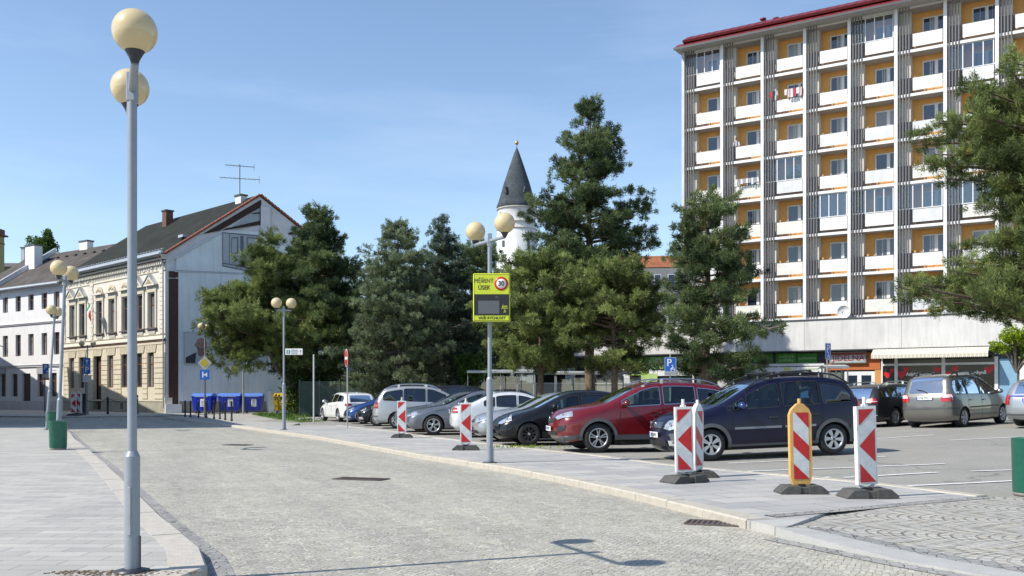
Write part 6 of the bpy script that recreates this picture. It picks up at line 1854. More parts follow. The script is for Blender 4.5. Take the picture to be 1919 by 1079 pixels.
for dx, y0, y1, wd in ((20.5, 399, 413.5, 5), (20.5, 449, 466, 6), (-24, 455, 467, 6), (-31, 401, 404, 3)):
    a = math.asin(dx / 36.5); c = Vector((r_ * math.sin(a), -r_ * math.cos(a), 0)); q = Vector((math.cos(a), math.sin(a), 0))
    b = MB(); W_ = wd * k / 2; nn = Vector((c.x, c.y, 0)).normalized() * .06; c2 = c * (1.02 if y0 > 440 else .975)
    p = [c2 + nn - q * W_, c2 + nn + q * W_]
    b.quad((p[0].x, p[0].y, tz(y1)), (p[1].x, p[1].y, tz(y1)), (p[1].x, p[1].y, tz(y0)), (p[0].x, p[0].y, tz(y0)), m_pane)
    for e0, e1 in ((p[0], p[0] + q * .05), (p[1] - q * .05, p[1])): 
        n2 = nn * .3; b.quad((e0.x + n2.x, e0.y + n2.y, tz(y1)), (e1.x + n2.x, e1.y + n2.y, tz(y1)), (e1.x + n2.x, e1.y + n2.y, tz(y0)), (e0.x + n2.x, e0.y + n2.y, tz(y0)), mat('tower_frame', (.3, .28, .26), .7))
    b.build('window', tw)
for dx in (-22, 16):
    a = math.asin(dx / 36.5); zz = tz(362); rr = r_ * .84; c = Vector((rr * math.sin(a), -rr * math.cos(a), zz))
    b = MB(); b.M = Matrix.Translation(c) @ Matrix.Rotation(a, 4, 'Z'); b.prism([(-.2, -.35), (.2, -.35), (0, .45)], 'y', -.35, .6, m_sl); b.build('dormer', rf)

# ---- cream townhouse with the blank gable
TH = Facade(-28.4, 76.6, .725, -.688)
m_cream = mat('cream_render', (.61, .545, .42), .85, var=.08, scale=1.5, streak=.18)
m_crw = mat('cream_pale', (.67, .64, .56), .85, var=.06, scale=1.5, streak=.14)
m_stucco = mat('stucco_trim', (.56, .50, .38), .85, var=.14, scale=3)
m_base = mat('plinth', (.34, .32, .25), .9, var=.18, scale=1.2)
m_brf = mat('brown_window', (.17, .075, .035), .5, var=.15)
m_brown = mat('brown_frame', (.10, .045, .03), .6, var=.15)
m_darkr = mat('dark_tiles_flat', (.05, .052, .05), .8)
m_darktile = roof_mat('dark_tiles', (.034, .037, .032), .26, dark=.35)
m_gutm = mat('zinc', (.48, .50, .53), .4, metal=.5, var=.1)
town = thing('townhouse', 'ornate cream townhouse with dark roof and large blank gable wall', 'townhouse', (-28.4, 76.6, 0), TH.rz)
W_L = -21.2
Xt = lambda px: TH.x(px)
up = [Xt(q) for q in (137, 155.5, 187.5, 211, 236, 262.6, 285.5)]
lo_ = [Xt(q) for q in (135, 153.7, 183, 207.6, 233.5, 261, 283)]
ops = []
for i, x in enumerate(up): ops.append((x - .58, x + .58, 7.1, 10.0))
for i, x in enumerate(lo_):
    if i == 2: ops.append((x - .85, x + .85, .15, 5.1))
    else: ops.append((x - .58, x + .58, 2.15, 5.05))
b = MB()
wall_holes(b, W_L, 0, 1.02, 6.0, [o for o in ops if o[2] < 6 and o[2] > 1] + [(ops[9][0], ops[9][1], 1.02, 5.1)], m_cream, .26)
wall_holes(b, W_L, 0, 6.0, 13.0, [o for o in ops if o[2] > 6], m_crw, .26)
wall_holes(b, W_L, 0, 0, 1.02, [(ops[9][0], ops[9][1], .15, 1.02), (-8.5, -7.9, .25, .75)], m_base, .5, y=-.06)
b.box(W_L, 0, .5, .55, 0, 13, mat('inside_dark', (.05, .05, .05), .9))
# gable wall: direction of the side street
gx_, gy_ = .318, .947
GL = 15.4
def GP(t_, z, off=0.0): return (gx_ * t_ + gy_ * off, gy_ * t_ - gx_ * off, z)       # off: outwards to the right
AP = 7.63; ZE, ZA = 13.05, 18.55
b.quad((W_L, 0, 13), (W_L, .55, 13), (W_L, .55, 0), (W_L, 0, 0), m_crw)
b.poly([(W_L + gx_ * a, gy_ * a, z) for a, z in ((0, 0), (GL, 0), (GL, ZE), (AP, ZA), (0, ZE))], m_crw)
b.quad(GP(GL, 0), (W_L + gx_ * GL, gy_ * GL, 0), (W_L + gx_ * GL, gy_ * GL, ZE), GP(GL, ZE), m_crw)
b.build('wall', town)
m_gable = mat('gable_render', (.76, .79, .80), .9, var=.10, scale=.5, bump=.15, bscale=15, streak=.14)
m_gup = mat('gable_upper_render', (.70, .67, .68), .9, var=.14, scale=.8)
g = MB(); g.poly([GP(0, 0), GP(GL, 0), GP(GL, ZE), GP(AP, ZA), GP(0, ZE)], m_gup); gab = g.build('gable_wall', town)
def gt(px, off=0.0):
    k_ = (px - CX) / F
    # world direction of the gable line
    gxw, gyw = .725 * gx_ + .688 * gy_, -.688 * gx_ + .725 * gy_
    return (k_ * 76.6 + 28.4) / (gxw - k_ * gyw)
def gzv(px, py):
    t_ = gt(px); gyw = -.688 * gx_ + .725 * gy_
    return zat(py, 76.6 + gyw * t_)
def gpoly(name, pts, m_, off, parent=gab, th=0):
    q = MB(); P_ = [(gt(a), gzv(a, c)) for a, c in pts]
    if th: 
        n = len(P_); vs = [GP(a, c, off) for a, c in P_] + [GP(a, c, off - th) for a, c in P_]
        q.add(vs, [tuple(range(n))] + [(i, (i + 1) % n, n + (i + 1) % n, n + i) for i in range(n)], m_)
    else: q.poly([GP(a, c, off) for a, c in P_], m_)
    return q.build(name, parent)
# thicker lower wall with its sloping capping
gpoly('lower_wall', [(330, 508), (640, 520), (640, 790), (330, 790)], m_gable, .05)
gpoly('lower_wall', [(330, 506), (330, 484), (415, 434), (520, 434), (566, 470), (640, 470), (640, 519)], m_gable, .053)
gpoly('zinc_capping', [(326, 483), (415, 432), (415, 436), (326, 487)], m_gutm, .12, th=.10)
gpoly('zinc_capping', [(327, 507), (640, 518), (640, 520.5), (327, 509.5)], m_gutm, .09, th=.06)
gpoly('brown_brick_strip', [(316, 522), (334, 522), (334, 775), (316, 775)], mat('brown_brick', (.085, .042, .032), .9, var=.25, scale=4), .062)
gpoly('brown_brick_strip', [(316, 508), (334, 508), (334, 520), (316, 520)], mat('brown_brick', (.085, .042, .032), .9), .062)
gpoly('white_pier', [(308, 745), (322, 745), (322, 776), (308, 776)], m_crw, .30, th=.25); gpoly('white_block', [(308, 757), (338, 757), (338, 776), (308, 776)], m_wpanel, .70, th=.62)
gpoly('buttress', [(498, 733), (510, 733), (517, 776), (499, 776)], m_gable, .9, th=.8)
gpoly('grey_plinth', [(336, 752), (500, 752), (500, 776), (336, 776)], m_base, .08)
mb_br = mat('mural_brown', (.045, .024, .018), .85, var=.2); mural_bg = mat('mural_grey', (.42, .44, .46), .85, var=.08); mural_dk = mat('mural_dark', (.14, .15, .18), .85); mural_sky = mat('mural_pane', (.33, .38, .40), .7, var=.15, scale=1.2)
gpoly('painted_sky', [(430, 428), (489, 388), (489, 420), (440, 431)], mural_sky, .075)
gpoly('painted_beam', [(379, 439), (487, 375), (488, 388), (412, 432)], mb_br, .085)
gpoly('painted_beam', [(423, 428), (489, 413), (489, 421), (416, 432)], mb_br, .088)
gpoly('painted_beam', [(486, 375), (489, 375), (489, 422), (486, 422)], mb_br, .091)
gpoly('painted_beam', [(470, 400), (487, 397), (487, 400.5), (474, 401)], mb_br, .094)
gpoly('painted_niche', [(416, 435), (486, 441), (486, 508), (416, 498)], mural_bg, .075)
for k_, pts in enumerate(([(416, 435), (486, 441), (486, 443.5), (416, 437)], [(416, 435), (417.5, 435), (417.5, 498), (416, 497)], [(429, 439), (430, 439), (430, 494), (429, 494)], [(450, 442), (456, 442), (456, 496), (450, 496)], [(416, 492), (452, 498), (452, 500), (416, 494)], [(416, 497), (470, 508), (470, 510), (416, 499)], [(433, 445), (434, 445), (434, 475), (433, 475)], [(444, 445), (446, 445), (446, 474), (444, 474)], [(433, 445), (446, 444), (446, 446), (433, 447)], [(433, 474), (446, 473), (446, 475), (433, 476)], [(462, 444), (463.5, 444), (463.5, 468), (462, 468)], [(462, 444), (486, 446), (486, 448), (462, 446)])):
    gpoly('painted_line', pts, mural_dk, .085 + .002 * k_)
gpoly('painted_pilaster', [(488, 387), (506, 388), (506, 440), (488, 440)], m_gup, .14, th=.08); gpoly('zinc_capping', [(488, 385), (507, 386), (507, 389), (488, 388)], m_gutm, .16, th=.1)
gpoly('painted_beam', [(540, 436), (562, 432), (562, 438), (540, 440)], mb_br, .075)
# plinth, bands, cornices
b = MB()
b.box(W_L, 0, -.11, -.061, .95, 1.10, m_stucco); b.box(W_L, .02, -.10, -.001, 5.95, 6.10, m_brown); b.box(W_L, .04, -.16, -.001, 6.10, 6.22, m_crw); b.box(W_L, 0, -.06, -.001, 6.5, 6.56, m_stucco)
b.box(W_L, 0, -.06, -.001, 11.72, 11.80, m_stucco)
b.box(W_L, .05, -.22, -.001, 12.40, 12.55, m_stucco); b.box(W_L, .10, -.45, -.001, 12.62, 12.85, m_crw); b.box(W_L, .14, -.55, -.001, 12.852, 13.0, m_crw)
for q in range(int(21.2 / .34)): x = W_L + .17 + q * .34; b.box(x - .07, x + .07, -.30, -.002, 12.22, 12.40, m_crw)
b.build('cornice', town)
b = MB(); pcs = [Xt(q) for q in (121, 172.5, 247.5, 303)]
for x in pcs:
    for j in range(14):
        z = 6.6 + j * .38; ww = .34 if j % 2 else .26
        b.box(max(W_L, x - ww), min(0.02, x + ww), -.075, -.001, z, z + .33, m_crw)
b.build('quoins', town)
b = MB(); edges = sorted([W_L] + [e for o in ops if o[2] < 6 for e in (o[0] - .06, o[1] + .06)] + [0])
for i in range(0, len(edges) - 1, 2):
    if edges[i + 1] - edges[i] < .2: continue
    for j in range(9): z = 1.18 + j * .43; b.box(edges[i], edges[i + 1], -.06, -.001, z, z + .37, m_cream)
b.box(W_L, 0, -.05, -.001, 5.72, 5.90, m_cream)
b.build('rustication', town)
for i, x in enumerate(lo_):
    b = MB()
    for q in range(-3, 4):
        x0 = x + q * .26; b.prism([(x0 - .11, 5.06), (x0 + .11, 5.06), (x0 + .12 + q * .045, 5.68), (x0 - .10 + q * .045, 5.68)], 'y', -.075, -.002, m_stucco)
    b.build('lintel', town)
m_sill = mat('window_sill_dark', (.10, .09, .09), .6)
for i, x in enumerate(up):
    b = MB()
    for q in (-1, 1): b.box(x + q * .76 - .09, x + q * .76 + .09, -.12, -.001, 7.1, 10.15, m_crw); b.box(x + q * .66 - .05, x + q * .66 + .05, -.07, -.002, 7.12, 10.05, m_stucco)
    b.box(x - .88, x + .88, -.13, -.001, 10.1, 10.32, m_stucco); b.box(x - .8, x + .8, -.09, -.001, 10.32, 10.62, m_crw)
    if i in (0, 1, 5, 6):
        b.prism([(x - .98, 10.62), (x + .98, 10.62), (x + .98, 10.74), (x, 11.48), (x - .98, 10.74)], 'y', -.34, -.001, m_crw)
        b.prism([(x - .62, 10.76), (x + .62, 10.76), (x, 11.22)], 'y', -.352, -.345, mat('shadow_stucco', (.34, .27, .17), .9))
        for q in (-1, 1): b.prism([(x + q * .98, 10.78), (x + q * 1.08, 10.70), (x, 11.60), (x, 11.50)], 'y', -.42, -.02, m_gutm) if q < 0 else b.prism([(x, 11.50), (x, 11.60), (x + 1.08, 10.70), (x + .98, 10.78)], 'y', -.42, -.02, m_gutm)
    else:
        b.box(x - .98, x + .98, -.34, -.001, 10.62, 10.76, m_crw)
        arc = [(x + .72 * math.cos(t_), 10.76 + .62 * math.sin(t_)) for t_ in [math.pi * k_ / 10 for k_ in range(11)]]; b.prism(arc, 'y', -.14, -.001, m_stucco)
        for q in (-.35, 0, .35): b.ball((x + q, -.16, 10.95 + .12 * (q == 0)), .13, m_stucco, 8, 6)
    b.build('window_surround', town)
    b = MB(); b.box(x - .92, x + .92, -.22, .1, 6.98, 7.09, m_sill); b.box(x - .62, x + .62, -.08, -.001, 6.60, 6.95, mat('balustrade', (.50, .49, .46), .8))
    for q in range(8): b.box(x - .56 + q * .15, x - .52 + q * .15, -.085, -.081, 6.62, 6.92, m_stucco)
    b.build('window_sill', town)
    window(town, x - .58, 7.1, 1.16, 2.9, .17, m_brf, m_pane if i % 3 else m_pane2, (1, 0), .09, transom=.68)
for i, x in enumerate(lo_):
    if i == 2:
        b = MB(); b.box(x - .85, x + .85, .38, .44, .15, 5.1, mat('door_brown', (.09, .05, .035), .6, var=.2)); b.box(x - .04, x + .04, .36, .379, .15, 4.0, m_brown); b.box(x - .85, x + .85, .35, .379, 4.0, 4.12, m_brown); b.build('door', town)
    else: window(town, x - .58, 2.15, 1.16, 2.9, .17, m_brf, m_pane if i % 3 else m_pane2, (1, 0), .09, transom=.68)
b = MB()
for x in pcs[1:3]:
    for q in (-1, 1): pass
for q in range(90):
    x = rng.uniform(W_L + .2, -.2)
    if Xt(172.5) + .4 < x < Xt(247.5) - .4: continue
    b.ball((x, -.03, rng.uniform(11.86, 12.18)), rng.uniform(.05, .11), m_crw, 6, 4, (1.2, .7, .8))
b.build('stucco_ornament', town)
# roof with lines falling to the street
rr = MB(); ov = .6; sl_ = (ZA - ZE) / AP
def RP(xx, t_, z): return (xx + gx_ * t_, gy_ * t_, z)
rr.poly([RP(W_L - .3, -ov, ZE - sl_ * ov + .12), RP(.25, -ov, ZE - sl_ * ov + .12), RP(.25, AP, ZA + .14), RP(W_L - .3, AP, ZA + .14)], m_darktile)
rr.poly([RP(.25, GL + ov, ZE - sl_ * ov + .12), RP(W_L - .3, GL + ov, ZE - sl_ * ov + .12), RP(W_L - .3, AP, ZA + .14), RP(.25, AP, ZA + .14)], m_darktile)
roo = rr.build('roof', town)
rr = MB(); m_redt = mat('verge_tiles', (.36, .12, .07), .8, var=.3, scale=3)
for side in (0, 1):
    n = 30
    for i in range(n):
        a0, a1 = (i / n), ((i + .86) / n)
        if side == 0: t0, t1 = -ov + (AP + ov) * a0, -ov + (AP + ov) * a1
        else: t0, t1 = GL + ov - (GL + ov - AP) * a0, GL + ov - (GL + ov - AP) * a1
        zf_ = lambda t_: ZA + .16 - sl_ * abs(t_ - AP) * (1 if t_ < AP else (ZA - ZE) / (GL - AP) / sl_)
        p0, p1 = RP(.12, t0, zf_(t0)), RP(.12, t1, zf_(t1))
        rr.tube([p0, p1], [.10, .12], m_redt, 6)
rr.build('verge_tiles', roo)
rr = MB(); rr.tube([(W_L - .2, -.62, 13.02), (.2, -.62, 13.02)], .10, m_gutm, 8); rr.box(W_L, .1, -.50, -.30, 13.10, 13.30, m_gutm)
for q in range(40): x = W_L + .3 + q * .53; rr.box(x, x + .03, -.28, -.24, 13.3, 13.55, m_gutm)
rr.tube([(W_L, -.2, 13.5), (0, -.2, 13.5)], .02, m_gutm, 4)
rr.build('gutter', roo)
for x, dn in ((.02, 'a'),): b = MB(); b.tube([(-.12, -.5, 12.95), (-.12, -.18, 12.2), (-.12, -.16, .4)], .06, m_gutm, 8); b.build('downpipe', town)
def chimney_on(parent, name, loc, w_, d_, h_, m1, m2, pots=0):
    b_ = MB(); x, y, z = loc; b_.box(x - w_ / 2, x + w_ / 2, y - d_ / 2, y + d_ / 2, z - 1.5, z + h_, m1); b_.box(x - w_ / 2 - .08, x + w_ / 2 + .08, y - d_ / 2 - .08, y + d_ / 2 + .08, z + h_, z + h_ + .14, m2)
    return b_.build(name, parent)
cx1, cy1, _ = RP(-2.2, 7.2, 0); chimney_on(roo, 'chimney', (cx1, cy1, 18.3), .9, .6, .5, m_wpanel, m_dkedge)
cx2, cy2, _ = RP(-14.0, 6.4, 0); chimney_on(roo, 'chimney', (cx2, cy2, 18.0), .8, .7, 1.0, mat('brick_chimney', (.14, .07, .05), .9, var=.3, scale=5), m_dkedge)
b = MB(); x0, y0, _ = RP(-1.6, 2.3, 0); za_ = ZE + sl_ * 2.3 + .22; b.box(x0 - .35, x0 + .45, y0 - .5, y0 + .5, za_ - .2, za_ + .02, m_gutm); b.quad((x0 - .25, y0 - .55, za_ - .25), (x0 + .35, y0 - .55, za_ - .25), (x0 + .35, y0 + .4, za_ + .08), (x0 - .25, y0 + .4, za_ + .08), m_pane2); b.build('skylight', roo)
# aerial
ax, ay, _ = RP(-2.6, 7.3, 0)
wq = Matrix.Rotation(TH.rz, 4, 'Z') @ Vector((ax, ay, 0)); 
t = thing('roof_aerial', 'tall television aerial on the townhouse ridge', 'aerial', (-28.4 + wq.x, 76.6 + wq.y, 17.4), 0)
b = MB(); b.tube([(0, 0, 0), (0, 0, 4.3)], .04, m_rail, 6); b.build('mast', t)
for zz, L_ in ((3.05, 1.7), (4.15, 1.25)):
    b = MB(); b.tube([(-L_, 0, zz + .1), (L_, 0, zz - .1)], .028, m_rail, 5)
    for q in range(9): xx = -L_ + 2 * L_ * q / 8; b.tube([(xx, -.35, zz + .1 * (1 - q / 4)), (xx, .35, zz + .1 * (1 - q / 4))], .012, m_rail, 4)
    b.tube([(L_, 0, zz - .45), (L_, 0, zz + .2)], .015, m_rail, 4); b.build('antenna', t)
# flag
fx = Xt(196); t = thing('flag', 'green white and red flag hanging from a pole on the townhouse', 'flag', tuple(Matrix.Translation((-28.4, 76.6, 0)) @ Matrix.Rotation(TH.rz, 4, 'Z') @ Vector((fx, -.15, 8.1))), TH.rz)
b = MB(); b.tube([(0, 0, 0), (-.45, -.9, 1.25), (-.6, -1.2, 1.9)], .03, m_galv, 6); b.build('flagpole', t)
for j, m_ in enumerate((mat('flag_green', (.05, .22, .10), .85), mat('flag_white', (.68, .68, .66), .85), mat('flag_red', (.50, .02, .03), .85))):
    b = MB(); vs, fs = [], []
    for a in range(5):
        for c in range(9):
            u_ = (j + a / 4) / 3; v_ = c / 8
            vs.append((-.55 + .85 * u_ * (1 - .2 * v_) - .28 * v_, -1.1 + .1 * math.sin(5 * u_ + 3 * v_), 1.75 - .95 * u_ - 1.0 * v_ * (.55 + .35 * u_)))
    fs = [(a * 9 + c, a * 9 + c + 1, (a + 1) * 9 + c + 1, (a + 1) * 9 + c) for a in range(4) for c in range(8)]
    b.add(vs, fs, m_, True); b.build('cloth', t)
# poster on the gable
def gloc(t_, z, off): 
    q = Matrix.Translation((-28.4, 76.6, 0)) @ Matrix.Rotation(TH.rz, 4, 'Z') @ Vector(GP(t_, z, off)); return tuple(q)
t = thing('wall_poster', 'large white wall poster of a bald bearded man in a dark suit', 'poster', gloc(gt(344), gzv(344, 682), .1), TH.rz + math.atan2(gy_, gx_))
PWd = gt(500) - gt(344); PH = gzv(344, 622) - gzv(344, 682)
b = MB(); b.box(0, PWd, -.06, 0, 0, PH, mat('poster_white', (.50, .53, .56), .5, var=.05)); o = b.build('board', t)
b = MB(); rim(b, 0, PWd, 0, PH, .06, m_galv, -.061); b.build('frame', o)
def pp(name, pts, m_, y): b_ = MB(); b_.poly([(a * PWd, y, c * PH) for a, c in pts], m_); return b_.build(name, o)
ell = lambda cx, cz, rx, rz_: [(cx + rx * math.cos(t_), cz + rz_ * math.sin(t_)) for t_ in [2 * math.pi * k_ / 20 for k_ in range(20)]]
pp('printed_suit', [(.02, .03), (.02, .20), (.10, .32), (.15, .38), (.22, .30), (.27, .36), (.34, .24), (.38, .03)], mat('suit', (.03, .03, .05), .6), -.063)
pp('printed_shirt', [(.13, .03), (.145, .38), (.20, .44), (.26, .36), (.28, .03)], mat('shirt', (.42, .42, .45), .6), -.065)
pp('printed_neck', [(.165, .28), (.155, .5), (.25, .5), (.24, .30), (.20, .24)], mat('skin_print_dark', (.24, .13, .10), .6), -.067)
pp('printed_head', ell(.205, .62, .068, .21), mat('skin_print', (.34, .20, .16), .6), -.069)
pp('printed_ear', ell(.136, .60, .010, .05), mat('skin_print_dark', (.24, .13, .10), .6), -.068)
pp('printed_beard', [(.143, .58), (.155, .47), (.18, .42), (.22, .41), (.25, .46), (.268, .57), (.245, .53), (.205, .515), (.165, .53)], mat('beard', (.16, .13, .12), .7), -.071)
pp('printed_eyes', [(.165, .655), (.19, .66), (.19, .645), (.165, .64)], m_sign_bk, -.072); pp('printed_eyes', [(.222, .66), (.248, .655), (.248, .64), (.222, .645)], m_sign_bk, -.072)
pp('printed_nose', [(.20, .63), (.215, .63), (.222, .56), (.196, .56)], mat('skin_print_dark', (.24, .13, .10), .6), -.0715)
pp('printed_mouth', [(.188, .505), (.228, .505), (.222, .49), (.194, .49)], mat('lips', (.35, .12, .1), .6), -.073)
for a in (.50, .55, .60, .66): pp('printed_mark', [(a, .18), (a + .03, .18), (a + .03, .26), (a, .26)], mat('print_red', (.4, .02, .03), .6), -.064)

# ---- white building further left
WH = Facade(-43.8, 91.2, .819, -.573)
wb = thing('white_building', 'white three-storey building with grey-brown roof at the left edge', 'building', (-43.8, 91.2, 0), WH.rz)
m_wh = mat('white_render', (.70, .70, .71), .85, var=.06, scale=1, streak=.10)
XL = -19.0; Xw = lambda px: WH.x(px)
ops = []
rows = ((556, 585, 10.2, 11.66), (0, 0, 5.5, 7.65), (0, 0, 1.35, 3.6))
for px in (-14, 10, 34, 58, 83, 106):
    x = Xw(px); ops += [(x - .52, x + .52, 10.1, 11.7), (x - .52, x + .52, 5.5, 7.7)]
door_x = Xw(49)
for px in (-14, 5, 27, 76, 100): x = Xw(px); ops.append((x - .6, x + .6, 1.35, 3.7))
ops.append((door_x - .85, door_x + .85, .1, 3.7))
b = MB(); wall_holes(b, XL, 0, 0, 12.5, ops, m_wh, .3); b.box(XL, 0, .42, .5, 0, 12.5, mat('inside_dark', (.05, .05, .05), .9)); b.quad((0, 0, 0), (0, 12, 0), (0, 12, 12.5), (0, 0, 12.5), m_wh); b.quad((XL, 0, 0), (XL, 12, 0), (XL, 12, 12.5), (XL, 0, 12.5), m_wh); b.build('wall', wb)
for o in ops[:-1]: window(wb, o[0], o[2], o[1] - o[0], o[3] - o[2], .22, m_brf, m_pane if rs.random() < .6 else m_pane2, (1, 0), .08, transom=.66)
b = MB(); o = ops[-1]; b.box(o[0], o[1], .24, .29, o[2], o[3], mat('door_brown', (.09, .05, .035), .6)); b.build('door', wb)
b = MB(); b.box(XL, .05, -.10, -.001, 8.65, 8.78, m_lilac); b.box(XL, .06, -.16, -.001, 8.78, 8.86, m_wh); b.box(XL, .05, -.14, -.001, 4.35, 4.48, m_wh); b.box(XL, .05, -.20, -.001, 4.48, 4.54, m_galv)
b.box(XL, .05, -.30, -.001, 12.25, 12.5, m_wh); b.box(XL, .05, -.06, -.001, 0, .9, m_conc)
for o in ops[-6:-1]: x = (o[0] + o[1]) / 2; b.prism([(x - .6, 3.95), (x + .6, 3.95), (x + .3, 4.15), (x - .3, 4.15)], 'y', -.04, -.001, m_wh)
b.build('cornice', wb)
sgn = MB(); xa = Xw(80); sgn.box(xa - .9, xa + .6, -.14, -.06, 3.62, 4.25, mat('dull_sign', (.36, .35, .38), .5)); sgn.build('shop_sign', wb)
sgn = MB(); xa = Xw(6); sgn.box(xa - 1.2, xa + .6, -.14, -.06, 3.7, 4.3, mat('dull_sign', (.36, .35, .38), .5)); sgn.build('shop_sign', wb)
rf = MB(); mw = roof_mat('brown_grey_roof', (.11, .095, .088), .35, dark=.8)
rf.poly([(XL - .2, -.55, 12.35), (.1, -.55, 12.35), (.1, 6.5, 17.3), (XL - .2, 6.5, 17.3)], mw); rf.poly([(.1, 13.5, 12.35), (XL - .2, 13.5, 12.35), (XL - .2, 6.5, 17.3), (.1, 6.5, 17.3)], mw)
roo2 = rf.build('roof', wb)
for q in range(7): b = MB(); x = -1.5 - q * 1.75; yy = 5.2; zz = 12.35 + (yy + .55) * .702; b.prism([(x - .25, zz), (x + .25, zz), (x + .22, zz + .10), (x - .22, zz + .10)], 'y', yy - .25, yy, m_dkedge); b.build('roof_vent', roo2)
b = MB(); b.tube([(XL, -.62, 12.42), (.1, -.62, 12.42)], .12, m_gutm, 8); b.box(XL, .1, -.50, -.3, 12.5, 12.62, m_gutm); b.build('gutter', roo2)
b = MB(); vx = Xw(0) - 1.0
b.prism([(-.6, 12.2), (6.6, 17.35), (6.6, 17.85), (-.6, 12.75)], 'x', vx - .35, vx, m_wh); b.prism([(-.62, 12.76), (6.6, 17.86), (6.6, 17.92), (-.62, 12.84)], 'x', vx - .42, vx + .06, m_gutm); b.build('fire_wall', roo2)
chimney_on(roo2, 'chimney', (vx + .4, 3.9, 15.6), 1.9, .9, 2.1, m_wpanel, m_dkedge); chimney_on(roo2, 'chimney', (-7.2, 6.6, 17.3), 1.5, .7, .7, m_wpanel, m_dkedge)
wl_ = thing('wall_lamp', 'dark globe wall lamp on the white building at the left edge', 'wall lamp', tuple(Matrix.Translation((-43.8, 91.2, 0)) @ Matrix.Rotation(WH.rz, 4, 'Z') @ Vector((Xw(5), -.02, 6.6))), WH.rz)
b = MB(); b.tube([(0, 0, 0), (0, -.9, .2), (0, -1.0, .45)], .05, m_rail, 6); b.build('arm', wl_); b = MB(); b.ball((0, -1.0, .85), .36, mat('smoked_globe', (.06, .06, .06), .2, var=.1), 18, 12); b.build('globe', wl_)

# ---- houses beyond the white building
def far_house(label, px0, px1, Y, ztop, zr, m1, m2, chs):
    x0, x1 = at(px0, Y), at(px1, Y); t_ = thing('far_house', label, 'house', (x0, Y, 0), 0); w_ = x1 - x0
    b_ = MB(); b_.box(0, w_, 0, 9, 0, ztop, m1); b_.build('wall', t_); b_ = MB(); b_.prism([(-.3, ztop), (4.5, zr), (9.3, ztop)], 'x', -.2, w_ + .2, m2); r2 = b_.build('roof', t_)
    for px, z_, w2, m3 in chs: chimney_on(r2, 'chimney', (at(px, Y) - x0, 3.5, z_ - 1.5), w2, .8, 1.5, m3, m_dkedge)
brk = mat('brick_chimney', (.14, .07, .05), .9)
far_house('dark roofed house with chimneys beyond the white building', -60, 44, 128, zat(500, 128), zat(484, 128), mat('far_wall', (.16, .15, .13), .85, var=.2), mat('far_roof', (.10, .09, .085), .8, var=.2), ((20, zat(458, 128), .5, m_conc), (40, zat(472, 128), .75, mat('rose_chimney', (.30, .19, .16), .9))))
t = thing('brick_tower', 'olive and brick chimney tower cut off by the left edge', 'tower', (at(-22, 118), 118, 0), 0)
b = MB(); b.box(-1, .95, 0, 2, 0, zat(440, 118), mat('olive_render', (.27, .25, .13), .85)); b.build('wall', t)
b = MB(); b.box(-1, 1.0, -.05, 2.05, zat(438, 118), zat(426, 118), brk); b.box(-1.1, 1.3, -.3, 2.3, zat(439, 118), zat(436, 118), brk); b.box(-1.05, .98, -.08, 2.1, zat(454, 118), zat(451.5, 118), brk); b.build('cap', t)

# ---- row of houses across the side street (outside the frame; it shades the junction)
def side_house(label, a, c, h, m1, grp):
    L_ = math.hypot(c[0] - a[0], c[1] - a[1]); t_ = thing('side_street_house', label, 'house', (a[0], a[1], 0), math.atan2(c[1] - a[1], c[0] - a[0]), grp)
    b_ = MB(); n = int(L_ / 3); ops_ = [(1 + 3 * i, 2.2 + 3 * i, z_, z_ + 1.8) for i in range(n) for z_ in (1.2, 4.6, 8.0) if z_ + 2.2 < h]
    wall_holes(b_, 0, L_, 0, h, ops_, m1, .25); b_.box(0, L_, .28, 9, 0, h, m1); b_.build('wall', t_)
    for o_ in ops_: window(t_, o_[0], o_[2], 1.2, 1.8, .15, m_fr, m_pane, (1, 0))
    b_ = MB(); b_.prism([(-.4, h), (4.5, h + .8), (9.3, h)], 'x', -.3, L_ + .3, m_darktile); b_.build('roof', t_)
side_house('cream house across the side street, nearest the square', (-27.5, 39.5), (-37.5, 62), 15.0, m_cream, None)
side_house('white house across the side street, beyond the cream one', (-37.5, 62), (-53.5, 86), 15.0, m_wh, None)
side_house('grey house across the side street, farthest from the square', (-53.5, 86), (-67, 105), 12.0, m_conc, None)
# ------------------------------------------------------------------ trees
m_bark = mat('pine_bark', (.13, .085, .06), .95, var=.35, scale=6, bump=.8, bscale=14, col2=(.20, .15, .11))
m_bark_g = mat('grey_bark', (.11, .10, .09), .95, var=.3, scale=6, bump=.8, bscale=14)
m_pine = leaf_mat('pine_needles', (.045, .072, .022), (.32, .385, .125), .32)
m_pine_d = leaf_mat('dark_pine_needles', (.028, .055, .026), (.22, .28, .11), .32)
m_spruce = leaf_mat('grey_spruce_needles', (.07, .095, .05), (.30, .36, .20), .3)
m_spruce_d = leaf_mat('dark_spruce_needles', (.028, .055, .040), (.18, .23, .15), .3)
m_yel = leaf_mat('spring_leaves', (.12, .20, .01), (.36, .46, .03), .4)
m_leafg = leaf_mat('green_leaves', (.03, .07, .012), (.12, .20, .035), .35)

